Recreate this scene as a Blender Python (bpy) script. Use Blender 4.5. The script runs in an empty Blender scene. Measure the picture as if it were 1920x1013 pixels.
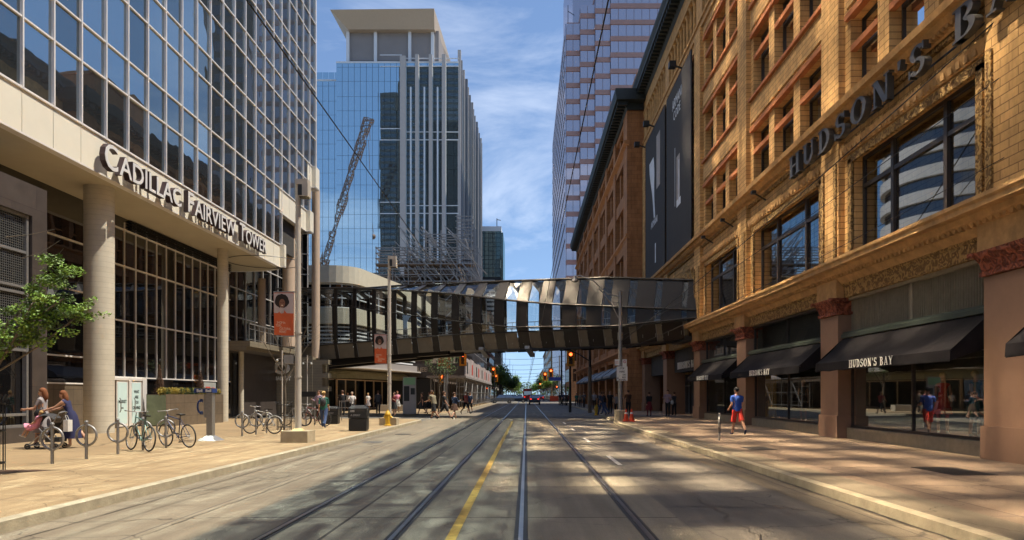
import bpy, bmesh, math, random
from mathutils import Vector, Matrix
random.seed(7)
R = math.radians
sc = bpy.context.scene
C = sc.collection
F = 1387.0            # focal length in photo pixels; the street's vanishing point is (987, 740)

# ---------------------------------------------------------------- camera, sky, sun, exposure
cam_d = bpy.data.cameras.new('camera')
cam = bpy.data.objects.new('camera', cam_d)
C.objects.link(cam)
cam.location = (0, 0, 1.65)
cam.rotation_euler = (R(90), 0, 0)
cam_d.sensor_width = 36.0
cam_d.lens = 36.0 * F / 1920
cam_d.shift_x = -27 / 1920
cam_d.shift_y = 233.5 / 1920
cam_d.clip_start = 0.1
cam_d.clip_end = 6000
sc.camera = cam

SUN_EL, SUN_AZ = 65.6, -1.0        # sun high over the street's right-hand side
sd = Vector((math.cos(R(SUN_EL)) * math.cos(R(SUN_AZ)), math.cos(R(SUN_EL)) * math.sin(R(SUN_AZ)), math.sin(R(SUN_EL))))
sun_d = bpy.data.lights.new('sun', 'SUN')
sun_d.energy = 4.8
sun_d.angle = R(0.5)
sun_d.color = (1.0, 0.93, 0.80)
sun = bpy.data.objects.new('sun', sun_d)
sun.rotation_euler = sd.to_track_quat('Z', 'Y').to_euler()
sun.location = (60, 0, 120)
C.objects.link(sun)

w = bpy.data.worlds.new('World')
sc.world = w
w.use_nodes = True
nt = w.node_tree
nt.nodes.clear()
N = nt.nodes.new
out = N('ShaderNodeOutputWorld'); bg = N('ShaderNodeBackground')
sky = N('ShaderNodeTexSky'); sky.sky_type = 'NISHITA'; sky.sun_disc = False
sky.sun_elevation = R(SUN_EL); sky.sun_rotation = R(90 - SUN_AZ)
sky.air_density = 1.0; sky.dust_density = 0.15; sky.ozone_density = 3.0
tc = N('ShaderNodeTexCoord'); mp = N('ShaderNodeMapping'); mp.inputs['Scale'].default_value = (1.0, 1.0, 3.2)
mp.inputs['Location'].default_value = (0.35, 0.1, 0.2)
n1 = N('ShaderNodeTexNoise'); n1.inputs['Scale'].default_value = 2.3; n1.inputs['Detail'].default_value = 9; n1.inputs['Roughness'].default_value = 0.62
n1.inputs['Distortion'].default_value = 0.5
cr = N('ShaderNodeValToRGB'); cr.color_ramp.elements[0].position = 0.49; cr.color_ramp.elements[1].position = 0.82
sep = N('ShaderNodeSeparateXYZ'); hr = N('ShaderNodeMapRange')
hr.inputs['From Min'].default_value = 0.02; hr.inputs['From Max'].default_value = 0.62
hr.inputs['To Min'].default_value = 0.95; hr.inputs['To Max'].default_value = 0.25
mul = N('ShaderNodeMath'); mul.operation = 'MULTIPLY'
mx = N('ShaderNodeMix'); mx.data_type = 'RGBA'; mx.inputs[7].default_value = (7.2, 7.7, 8.5, 1)
L = nt.links.new
L(tc.outputs['Generated'], mp.inputs['Vector']); L(mp.outputs[0], n1.inputs['Vector']); L(n1.outputs['Fac'], cr.inputs[0])
L(tc.outputs['Generated'], sep.inputs[0]); L(sep.outputs['Z'], hr.inputs['Value'])
L(cr.outputs[0], mul.inputs[0]); L(hr.outputs[0], mul.inputs[1]); L(mul.outputs[0], mx.inputs[0])
sv = N('ShaderNodeVectorMath'); sv.operation = 'ADD'; sv.inputs[1].default_value = (0, 0, .12)
L(tc.outputs['Generated'], sv.inputs[0]); L(sv.outputs[0], sky.inputs['Vector'])
L(sky.outputs[0], mx.inputs[6]); L(mx.outputs[2], bg.inputs['Color'])
bg.inputs['Strength'].default_value = 0.13
L(bg.outputs[0], out.inputs['Surface'])

sc.view_settings.view_transform = 'Standard'
sc.view_settings.look = 'None'
sc.view_settings.exposure = 0.52
sc.view_settings.gamma = 1.0
sc.cycles.use_denoising = True
sc.cycles.use_adaptive_sampling = False
sc.cycles.use_guiding = True          # finds the sunlight that reaches the street by way of the tower's glass
sc.cycles.max_bounces = 8
sc.cycles.transparent_max_bounces = 16
sc.cycles.sample_clamp_indirect = 0.0
sc.cycles.caustics_reflective = True
sc.cycles.blur_glossy = 0.0

# ---------------------------------------------------------------- materials
def lk(m):
    return m.node_tree.nodes, m.node_tree.links.new

def mat(name, col, rough=0.8, metal=0.0, var=0.18, vs=2.5, bump=0.0, bs=30.0, spec=None, stain=0.0, streak=False):
    """Plain surface with two octaves of colour variation and an optional fine bump."""
    m = bpy.data.materials.new(name); m.use_nodes = True
    ns, ln = lk(m); b = ns['Principled BSDF']
    b.inputs['Roughness'].default_value = rough; b.inputs['Metallic'].default_value = metal
    if spec is not None: b.inputs['Specular IOR Level'].default_value = spec
    if var <= 0 and bump <= 0:
        b.inputs['Base Color'].default_value = (*col, 1); return m
    t = ns.new('ShaderNodeTexCoord'); mpn = ns.new('ShaderNodeMapping')
    ln(t.outputs['Object'], mpn.inputs[0])
    if streak: mpn.inputs['Scale'].default_value = (1, 1, 0.18)
    n = ns.new('ShaderNodeTexNoise'); n.inputs['Scale'].default_value = vs; n.inputs['Detail'].default_value = 8; n.inputs['Roughness'].default_value = 0.65
    ln(mpn.outputs[0], n.inputs['Vector'])
    r = ns.new('ShaderNodeMapRange'); r.inputs['From Min'].default_value = 0.25; r.inputs['From Max'].default_value = 0.75
    r.inputs['To Min'].default_value = 1 - var; r.inputs['To Max'].default_value = 1 + var
    ln(n.outputs['Fac'], r.inputs['Value'])
    h = ns.new('ShaderNodeVectorMath'); h.operation = 'SCALE'; h.inputs[0].default_value = col
    ln(r.outputs[0], h.inputs['Scale']); ln(h.outputs[0], b.inputs['Base Color'])
    if bump > 0:
        n2 = ns.new('ShaderNodeTexNoise'); n2.inputs['Scale'].default_value = bs; n2.inputs['Detail'].default_value = 6
        ln(t.outputs['Object'], n2.inputs['Vector'])
        bp = ns.new('ShaderNodeBump'); bp.inputs['Strength'].default_value = bump; bp.inputs['Distance'].default_value = 0.02
        ln(n2.outputs['Fac'], bp.inputs['Height']); ln(bp.outputs[0], b.inputs['Normal'])
    return m

def blocks(name, c1, c2, mortar, bw, bh, axes='yz', rough=0.85, ms=0.012, bump=0.4, var=0.2, vs=1.5, offset=0.5, grime=0.0):
    """Masonry, slabs or tiles: a Brick texture laid on two world axes, with noise over it."""
    m = bpy.data.materials.new(name); m.use_nodes = True
    ns, ln = lk(m); b = ns['Principled BSDF']; b.inputs['Roughness'].default_value = rough
    t = ns.new('ShaderNodeTexCoord'); s = ns.new('ShaderNodeSeparateXYZ'); c = ns.new('ShaderNodeCombineXYZ')
    ln(t.outputs['Object'], s.inputs[0])
    o = {'x': 0, 'y': 1, 'z': 2}
    if axes == 'hz':
        ad = ns.new('ShaderNodeMath'); ad.operation = 'ADD'; ln(s.outputs[0], ad.inputs[0]); ln(s.outputs[1], ad.inputs[1])
        ln(ad.outputs[0], c.inputs[0]); ln(s.outputs[2], c.inputs[1])
    else:
        ln(s.outputs[o[axes[0]]], c.inputs[0]); ln(s.outputs[o[axes[1]]], c.inputs[1])
    br = ns.new('ShaderNodeTexBrick'); ln(c.outputs[0], br.inputs['Vector'])
    br.inputs['Color1'].default_value = (*c1, 1); br.inputs['Color2'].default_value = (*c2, 1); br.inputs['Mortar'].default_value = (*mortar, 1)
    br.inputs['Scale'].default_value = 1; br.inputs['Brick Width'].default_value = bw; br.inputs['Row Height'].default_value = bh
    br.inputs['Mortar Size'].default_value = ms; br.offset = offset; br.inputs['Mortar Smooth'].default_value = 0.1
    n = ns.new('ShaderNodeTexNoise'); n.inputs['Scale'].default_value = vs; n.inputs['Detail'].default_value = 9; n.inputs['Roughness'].default_value = 0.7
    ln(t.outputs['Object'], n.inputs['Vector'])
    r = ns.new('ShaderNodeMapRange'); r.inputs['From Min'].default_value = 0.25; r.inputs['From Max'].default_value = 0.75
    r.inputs['To Min'].default_value = 1 - var; r.inputs['To Max'].default_value = 1 + var
    ln(n.outputs['Fac'], r.inputs['Value'])
    h = ns.new('ShaderNodeVectorMath'); h.operation = 'SCALE'; ln(br.outputs['Color'], h.inputs[0]); ln(r.outputs[0], h.inputs['Scale'])
    ln(h.outputs[0], b.inputs['Base Color'])
    if grime > 0:            # soot and rain streaks that run down the wall
        mg_ = ns.new('ShaderNodeMapping'); mg_.inputs['Scale'].default_value = (1.6, 1.6, 0.22); ln(t.outputs['Object'], mg_.inputs[0])
        ng = ns.new('ShaderNodeTexNoise'); ng.inputs['Scale'].default_value = 1.5; ng.inputs['Detail'].default_value = 7; ng.inputs['Roughness'].default_value = 0.7; ln(mg_.outputs[0], ng.inputs['Vector'])
        rg_ = ns.new('ShaderNodeMapRange'); rg_.inputs['From Min'].default_value = 0.35; rg_.inputs['From Max'].default_value = 0.62; rg_.inputs['To Min'].default_value = 1 - grime; rg_.inputs['To Max'].default_value = 1.08
        ln(ng.outputs['Fac'], rg_.inputs['Value']); h2 = ns.new('ShaderNodeVectorMath'); h2.operation = 'SCALE'; ln(h.outputs[0], h2.inputs[0]); ln(rg_.outputs[0], h2.inputs['Scale']); ln(h2.outputs[0], b.inputs['Base Color'])
    n2 = ns.new('ShaderNodeTexNoise'); n2.inputs['Scale'].default_value = 40; n2.inputs['Detail'].default_value = 5
    ln(t.outputs['Object'], n2.inputs['Vector'])
    mm = ns.new('ShaderNodeMath'); mm.operation = 'MULTIPLY_ADD'; mm.inputs[1].default_value = -1.0
    ln(br.outputs['Fac'], mm.inputs[0]); ln(n2.outputs['Fac'], mm.inputs[2])
    bp = ns.new('ShaderNodeBump'); bp.inputs['Strength'].default_value = bump; bp.inputs['Distance'].default_value = 0.02
    ln(mm.outputs[0], bp.inputs['Height']); ln(bp.outputs[0], b.inputs['Normal'])
    return m

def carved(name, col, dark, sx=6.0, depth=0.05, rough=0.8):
    """Carved stone relief: scrolls and leaves as a deep bump, darker where the relief is low."""
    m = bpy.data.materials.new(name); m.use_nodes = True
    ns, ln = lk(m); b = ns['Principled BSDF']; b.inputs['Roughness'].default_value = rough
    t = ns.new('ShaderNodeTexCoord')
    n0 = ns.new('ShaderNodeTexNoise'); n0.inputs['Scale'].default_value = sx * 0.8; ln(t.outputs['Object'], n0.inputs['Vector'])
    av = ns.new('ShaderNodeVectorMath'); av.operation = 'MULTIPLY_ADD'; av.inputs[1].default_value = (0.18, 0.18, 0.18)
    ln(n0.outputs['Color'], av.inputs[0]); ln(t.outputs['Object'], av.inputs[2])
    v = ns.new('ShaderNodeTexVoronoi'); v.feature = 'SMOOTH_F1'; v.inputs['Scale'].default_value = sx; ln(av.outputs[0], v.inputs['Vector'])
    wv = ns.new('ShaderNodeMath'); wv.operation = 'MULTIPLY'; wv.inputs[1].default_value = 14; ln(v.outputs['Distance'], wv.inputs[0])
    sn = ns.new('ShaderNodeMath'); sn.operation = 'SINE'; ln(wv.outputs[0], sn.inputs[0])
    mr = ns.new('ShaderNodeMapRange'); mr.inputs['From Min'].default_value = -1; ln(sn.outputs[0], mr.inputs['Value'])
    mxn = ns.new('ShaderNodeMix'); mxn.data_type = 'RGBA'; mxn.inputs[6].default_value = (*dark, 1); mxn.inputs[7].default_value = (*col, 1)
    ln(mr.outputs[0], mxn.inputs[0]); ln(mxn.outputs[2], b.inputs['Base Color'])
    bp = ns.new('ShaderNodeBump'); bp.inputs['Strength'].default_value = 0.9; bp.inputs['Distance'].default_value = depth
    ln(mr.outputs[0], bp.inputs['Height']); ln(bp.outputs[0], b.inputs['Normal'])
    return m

def mirror_glass(name, tint, body=(0.012, 0.016, 0.02), refl=0.55, rough=0.01, wav=0.0, soft=0.18, softr=0.42, ws=0.6):
    """Coated curtain-wall glass: sharp reflection over a dark body, plus a wide warm lobe added to bounce sun into the street."""
    m = bpy.data.materials.new(name); m.use_nodes = True
    ns, ln = lk(m); ns.remove(ns['Principled BSDF']); o = ns['Material Output']
    d = ns.new('ShaderNodeBsdfDiffuse'); d.inputs['Color'].default_value = (*body, 1)
    g = ns.new('ShaderNodeBsdfGlossy'); g.inputs['Color'].default_value = (*tint, 1); g.inputs['Roughness'].default_value = rough
    g2 = ns.new('ShaderNodeBsdfGlossy'); g2.inputs['Color'].default_value = (1.0, .86, .68, 1); g2.inputs['Roughness'].default_value = softr  # wide warm reflection added to bring bounced sun to the street
    mg = ns.new('ShaderNodeMixShader'); mg.inputs[0].default_value = soft
    ln(g.outputs[0], mg.inputs[1]); ln(g2.outputs[0], mg.inputs[2])
    lw = ns.new('ShaderNodeLayerWeight'); lw.inputs['Blend'].default_value = 0.25
    mr = ns.new('ShaderNodeMapRange'); mr.inputs['To Min'].default_value = refl; mr.inputs['To Max'].default_value = 1.0
    ln(lw.outputs['Fresnel'], mr.inputs['Value'])
    ms = ns.new('ShaderNodeMixShader'); ln(mr.outputs[0], ms.inputs[0]); ln(d.outputs[0], ms.inputs[1]); ln(mg.outputs[0], ms.inputs[2])
    ln(ms.outputs[0], o.inputs['Surface'])
    if wav > 0:
        t = ns.new('ShaderNodeTexCoord'); n = ns.new('ShaderNodeTexNoise'); n.inputs['Scale'].default_value = ws; n.inputs['Detail'].default_value = 2
        ln(t.outputs['Object'], n.inputs['Vector'])
        bp = ns.new('ShaderNodeBump'); bp.inputs['Strength'].default_value = wav; bp.inputs['Distance'].default_value = 0.05
        ln(n.outputs['Fac'], bp.inputs['Height']); ln(bp.outputs[0], g.inputs['Normal'])
    return m

def clear_glass(name, tint=(0.8, 0.86, 0.86), refl=0.08, top=0.9, rcol=(0.9, 0.95, 1)):
    m = bpy.data.materials.new(name); m.use_nodes = True
    ns, ln = lk(m); ns.remove(ns['Principled BSDF']); o = ns['Material Output']
    tr = ns.new('ShaderNodeBsdfTransparent'); tr.inputs['Color'].default_value = (*tint, 1)
    g = ns.new('ShaderNodeBsdfGlossy'); g.inputs['Color'].default_value = (*rcol, 1); g.inputs['Roughness'].default_value = 0.015
    lw = ns.new('ShaderNodeLayerWeight'); lw.inputs['Blend'].default_value = 0.2
    mr = ns.new('ShaderNodeMapRange'); mr.inputs['To Min'].default_value = refl; mr.inputs['To Max'].default_value = top
    ln(lw.outputs['Fresnel'], mr.inputs['Value'])
    ms = ns.new('ShaderNodeMixShader'); ln(mr.outputs[0], ms.inputs[0]); ln(tr.outputs[0], ms.inputs[1]); ln(g.outputs[0], ms.inputs[2])
    ln(ms.outputs[0], o.inputs['Surface'])
    return m

def glow(name, col, s):
    m = bpy.data.materials.new(name); m.use_nodes = True
    b = m.node_tree.nodes['Principled BSDF']; b.inputs['Base Color'].default_value = (*col, 1)
    b.inputs['Emission Color'].default_value = (*col, 1); b.inputs['Emission Strength'].default_value = s
    return m

# ---------------------------------------------------------------- mesh helpers
class MB:
    def __init__(s): s.v = []; s.f = []; s.m = []; s.mi = 0
    def add(s, vs, fs):
        o = len(s.v); s.v += [tuple(v) for v in vs]
        for f in fs: s.f.append([i + o for i in f]); s.m.append(s.mi)
        return s
    def quad(s, a, b, c, d): return s.add([a, b, c, d], [(0, 1, 2, 3)])
    def box(s, x0, y0, z0, x1, y1, z1):
        if x0 > x1: x0, x1 = x1, x0
        if y0 > y1: y0, y1 = y1, y0
        if z0 > z1: z0, z1 = z1, z0
        v = [(x0, y0, z0), (x1, y0, z0), (x1, y1, z0), (x0, y1, z0), (x0, y0, z1), (x1, y0, z1), (x1, y1, z1), (x0, y1, z1)]
        return s.add(v, [(0, 3, 2, 1), (4, 5, 6, 7), (0, 1, 5, 4), (1, 2, 6, 5), (2, 3, 7, 6), (3, 0, 4, 7)])
    def obox(s, c, d, rz=0, rx=0, ry=0):
        M = Matrix.Translation(c) @ Matrix.Rotation(rz, 4, 'Z') @ Matrix.Rotation(ry, 4, 'Y') @ Matrix.Rotation(rx, 4, 'X')
        x, y, z = d[0] / 2, d[1] / 2, d[2] / 2
        v = [M @ Vector(p) for p in [(-x, -y, -z), (x, -y, -z), (x, y, -z), (-x, y, -z), (-x, -y, z), (x, -y, z), (x, y, z), (-x, y, z)]]
        return s.add(v, [(0, 3, 2, 1), (4, 5, 6, 7), (0, 1, 5, 4), (1, 2, 6, 5), (2, 3, 7, 6), (3, 0, 4, 7)])
    def beam(s, a, b, wd, ht=None):
        """a straight bar of rectangular section between two points"""
        a, b = Vector(a), Vector(b); d = (b - a); ln_ = d.length
        if ln_ < 1e-6: return s
        q = d.to_track_quat('Y', 'Z').to_matrix().to_4x4(); M = Matrix.Translation((a + b) / 2) @ q
        x, y, z = wd / 2, ln_ / 2, (ht or wd) / 2
        v = [M @ Vector(p) for p in [(-x, -y, -z), (x, -y, -z), (x, y, -z), (-x, y, -z), (-x, -y, z), (x, -y, z), (x, y, z), (-x, y, z)]]
        return s.add(v, [(0, 3, 2, 1), (4, 5, 6, 7), (0, 1, 5, 4), (1, 2, 6, 5), (2, 3, 7, 6), (3, 0, 4, 7)])
    def prism(s, poly, z0, z1):
        n = len(poly); v = [(p[0], p[1], z0) for p in poly] + [(p[0], p[1], z1) for p in poly]
        return s.add(v, [tuple(reversed(range(n))), tuple(range(n, 2 * n))] + [(i, (i + 1) % n, n + (i + 1) % n, n + i) for i in range(n)])
    def prof_y(s, poly, y0, y1):
        """a profile in X-Z extruded along the street"""
        n = len(poly); v = [(p[0], y0, p[1]) for p in poly] + [(p[0], y1, p[1]) for p in poly]
        return s.add(v, [tuple(range(n)), tuple(reversed(range(n, 2 * n)))] + [((i + 1) % n, i, n + i, n + (i + 1) % n) for i in range(n)])
    def tube(s, pts, r, n=8, cap=True):
        pts = [Vector(p) for p in pts]; rs = r if isinstance(r, (list, tuple)) else [r] * len(pts)
        rings = []; up = Vector((0, 0, 1)); prev = None
        for i, p in enumerate(pts):
            d = (pts[min(i + 1, len(pts) - 1)] - pts[max(i - 1, 0)])
            if d.length < 1e-9: d = Vector((0, 0, 1))
            d.normalize()
            if prev is None:
                a = d.cross(up)
                if a.length < 1e-3: a = d.cross(Vector((1, 0, 0)))
            else:
                a = prev - d * prev.dot(d)
                if a.length < 1e-3: a = d.orthogonal()
            a.normalize(); prev = a; b = d.cross(a)
            rings.append([p + (a * math.cos(2 * math.pi * k / n) + b * math.sin(2 * math.pi * k / n)) * rs[i] for k in range(n)])
        v = [q for rg in rings for q in rg]; fs = []
        for i in range(len(pts) - 1):
            for k in range(n):
                fs.append((i * n + k, i * n + (k + 1) % n, (i + 1) * n + (k + 1) % n, (i + 1) * n + k))
        if cap: fs += [tuple(reversed(range(n))), tuple(range((len(pts) - 1) * n, len(pts) * n))]
        return s.add(v, fs)
    def lathe(s, prof, c, n=20):
        v = []; fs = []
        for (r, z) in prof:
            for k in range(n): a = 2 * math.pi * k / n; v.append((c[0] + r * math.cos(a), c[1] + r * math.sin(a), c[2] + z))
        for i in range(len(prof) - 1):
            for k in range(n): fs.append((i * n + k, i * n + (k + 1) % n, (i + 1) * n + (k + 1) % n, (i + 1) * n + k))
        fs += [tuple(reversed(range(n))), tuple(range((len(prof) - 1) * n, len(prof) * n))]
        return s.add(v, fs)
    def torus(s, c, rad, r, u, w_, n=28, m=8):
        """ring of radius rad in the plane of u and w_"""
        u, w_ = Vector(u).normalized(), Vector(w_).normalized(); q = u.cross(w_); v = []; fs = []
        for i in range(n):
            a = 2 * math.pi * i / n; e = u * math.cos(a) + w_ * math.sin(a)
            for k in range(m):
                t = 2 * math.pi * k / m; v.append(Vector(c) + e * (rad + r * math.cos(t)) + q * r * math.sin(t))
        for i in range(n):
            for k in range(m): fs.append((i * m + k, i * m + (k + 1) % m, ((i + 1) % n) * m + (k + 1) % m, ((i + 1) % n) * m + k))
        return s.add(v, fs)
    def ball(s, c, r, n=10, m=7):
        if not isinstance(r, (list, tuple)): r = (r, r, r)
        v = [(c[0], c[1], c[2] - r[2])]; fs = []
        for i in range(1, m):
            t = math.pi * i / m
            for k in range(n):
                a = 2 * math.pi * k / n
                v.append((c[0] + r[0] * math.sin(t) * math.cos(a), c[1] + r[1] * math.sin(t) * math.sin(a), c[2] - r[2] * math.cos(t)))
        v.append((c[0], c[1], c[2] + r[2])); last = len(v) - 1
        for k in range(n): fs.append((0, 1 + (k + 1) % n, 1 + k)); fs.append((last, last - n + k, last - n + (k + 1) % n))
        for i in range(m - 2):
            for k in range(n): fs.append((1 + i * n + k, 1 + i * n + (k + 1) % n, 1 + (i + 1) * n + (k + 1) % n, 1 + (i + 1) * n + k))
        return s.add(v, fs)
    def build(s, name, mats, parent=None, smooth=None, loc=None):
        me = bpy.data.meshes.new(name); me.from_pydata(s.v, [], s.f); me.update()
        if not isinstance(mats, (list, tuple)): mats = [mats]
        for m in mats: me.materials.append(m)
        if len(mats) > 1: me.polygons.foreach_set('material_index', s.m)
        bm = bmesh.new(); bm.from_mesh(me); bmesh.ops.recalc_face_normals(bm, faces=bm.faces); bm.to_mesh(me); bm.free()
        if smooth:
            me.polygons.foreach_set('use_smooth', [True] * len(me.polygons)); me.set_sharp_from_angle(angle=R(smooth))
        o = bpy.data.objects.new(name, me); C.objects.link(o)
        if parent is not None: o.parent = parent
        if loc: o.location = loc
        return o

def islands(mb, name, m, parent):
    """one part per separate piece (the letters of a sign)"""
    par = list(range(len(mb.v)))
    def fd(a):
        while par[a] != a: par[a] = par[par[a]]; a = par[a]
        return a
    for f in mb.f:
        for q in f[1:]: par[fd(q)] = fd(f[0])
    gr = {}
    for f in mb.f: gr.setdefault(fd(f[0]), []).append(f)
    res = []
    for k in gr:
        ids = sorted({i for f in gr[k] for i in f}); mp_ = {i: j for j, i in enumerate(ids)}
        n = MB(); n.add([mb.v[i] for i in ids], [tuple(mp_[i] for i in f) for f in gr[k]]); res.append(n.build(name, m, parent))
    return res

def tag(o, label=None, cat=None, group=None, kind=None):
    if label: o['label'] = label
    if cat: o['category'] = cat
    if group: o['group'] = group
    if kind: o['kind'] = kind
    return o

def thing(name, label, cat, loc=(0, 0, 0), rz=0, group=None):
    o = bpy.data.objects.new(name, None); C.objects.link(o); o.location = loc; o.rotation_euler = (0, 0, rz)
    o.empty_display_size = 0.2
    return tag(o, label, cat, group)

def struct(name, mb, m): return tag(mb.build(name, m), kind='structure')

def copy_tree(o, parent=None, cmap=None):
    c = o.copy(); C.objects.link(c); c.parent = parent
    if cmap and c.type == 'MESH':
        for i, sl in enumerate(c.material_slots):
            if sl.material and sl.material.name in cmap:
                nm = cmap[sl.material.name]; sl.link = 'OBJECT'; sl.material = nm
    for ch in [x for x in o.children]: copy_tree(ch, c, cmap)
    return c

def at(px, py, Y):
    """world point seen at a photo pixel when it stands Y metres down the street"""
    return Vector(((px - 987) * Y / F, Y, 1.65 + (740 - py) * Y / F))

def text_mb(s, size, depth, origin, right, up, offset=0.0, width=None, spacing=1.0, align='LEFT', mb=None, bold_h=None):
    """lettering as solid mesh standing on a surface: origin = left end of the baseline on the wall"""
    cu = bpy.data.curves.new('t', 'FONT'); cu.body = s; cu.size = size; cu.extrude = depth / 2; cu.offset = offset
    cu.space_character = spacing; cu.align_x = align; cu.resolution_u = 3
    ob = bpy.data.objects.new('t', cu); C.objects.link(ob)
    dg = bpy.context.evaluated_depsgraph_get(); me = bpy.data.meshes.new_from_object(ob.evaluated_get(dg))
    r, u = Vector(right).normalized(), Vector(up).normalized(); nrm = r.cross(u)
    xs = [v.co.x for v in me.vertices] or [0]; k = 1.0
    if width and align == 'LEFT': k = width / max(max(xs), 1e-3)
    mb = mb or MB()
    mb.add([Vector(origin) + r * v.co.x * k + u * v.co.y + nrm * (v.co.z + depth / 2) for v in me.vertices], [tuple(p.vertices) for p in me.polygons])
    bpy.data.objects.remove(ob); bpy.data.curves.remove(cu); bpy.data.meshes.remove(me)
    return mb

# slab-serif capitals for the department store
def serif_text(s, h, adv, depth, origin, right, up, wk=1.0, mb=None):
    """each letter is drawn with thick and thin strokes and flat serifs, h tall, adv apart"""
    mb = mb or MB(); r, u = Vector(right).normalized(), Vector(up).normalized(); nrm = r.cross(u); x = 0; cnt = [0]
    def piece(poly):
        cnt[0] += 1; e = 0.0015 * (cnt[0] % 7); n = len(poly)
        P = [Vector(origin) + r * (x + p[0] * h * wk) + u * (p[1] * h) for p in poly]
        mb.add([p for p in P] + [p + nrm * (depth + e) for p in P], [tuple(range(n)), tuple(reversed(range(n, 2 * n)))] + [(i, (i + 1) % n, n + (i + 1) % n, n + i) for i in range(n)])
    def rc(a, b, c, d): piece([(a, b), (c, b), (c, d), (a, d)])
    def stem(cx, z0=0, z1=1, t=0.2, s0=True, s1=True):
        rc(cx - t / 2, z0, cx + t / 2, z1)
        if s0: rc(cx - t / 2 - 0.1, 0, cx + t / 2 + 0.1, 0.06)
        if s1: rc(cx - t / 2 - 0.1, 0.94, cx + t / 2 + 0.1, 1)
    def arc(cx, cy, rx, ry, a0, a1, t0, t1, n=10):
        for i in range(n):
            q = []
            for j in (i, i + 1):
                a = a0 + (a1 - a0) * j / n; t = t0 + (t1 - t0) * abs(math.cos(a)); q.append((math.cos(a), math.sin(a), t))
            (c0, s0_, w0), (c1, s1_, w1) = q
            piece([(cx + c0 * rx, cy + s0_ * ry), (cx + c1 * rx, cy + s1_ * ry), (cx + c1 * (rx - w1), cy + s1_ * (ry - w1)), (cx + c0 * (rx - w0), cy + s0_ * (ry - w0))])
    pi = math.pi; W = {}
    for ch in s:
        cnt[0] = 0
        if ch == 'H': stem(.22); stem(.78); rc(.3, .46, .7, .54); wd = 1
        elif ch == 'U':
            stem(.22, .35, 1, s0=False); stem(.78, .35, 1, t=.11, s0=False); arc(.475, .36, .355, .36, pi, 2 * pi, .1, .2); wd = 1
        elif ch == 'D': stem(.22); arc(.35, .5, .5, .5, -pi / 2, pi / 2, .07, .2); wd = .95
        elif ch == 'O': arc(.48, .5, .45, .5, 0, 2 * pi, .07, .2, 20); wd = .98
        elif ch == 'S':
            arc(.4, .73, .3, .27, .25 * pi * .6, 1.5 * pi, .07, .17, 12); arc(.4, .28, .34, .28, -.82 * pi, .5 * pi, .08, .17, 12)
            rc(.63, .72, .69, .98); rc(.06, .02, .12, .3); wd = .82
        elif ch == 'N': stem(.2, t=.09); stem(.82, t=.09, s0=False); piece([(.14, 1), (.36, 1), (.87, 0), (.66, 0)]); wd = 1.05
        elif ch == "'": piece([(.08, 1), (.24, 1), (.18, .68), (.1, .68)]); wd = .32
        elif ch == 'B': stem(.22); arc(.4, .755, .32, .245, -pi / 2, pi / 2, .06, .18); arc(.42, .27, .38, .27, -pi / 2, pi / 2, .06, .2); wd = .9
        elif ch == 'A': piece([(.42, 1), (.54, 1), (.9, 0), (.68, 0)]); piece([(.42, .98), (.49, .9), (.2, 0), (.12, 0)]); rc(.26, .27, .72, .34); rc(.02, 0, .32, .06); rc(.6, 0, 1, .06); wd = 1.02
        elif ch == 'Y': piece([(.02, 1), (.26, 1), (.58, .45), (.38, .45)]); piece([(.5, .5), (.57, .44), (.9, 1), (.82, 1)]); stem(.48, 0, .46, s1=False); rc(-.04, .94, .34, 1); rc(.7, .94, 1, 1); wd = .98
        else: wd = .5
        x += (wd + adv) * h * wk
    return mb, x
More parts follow.
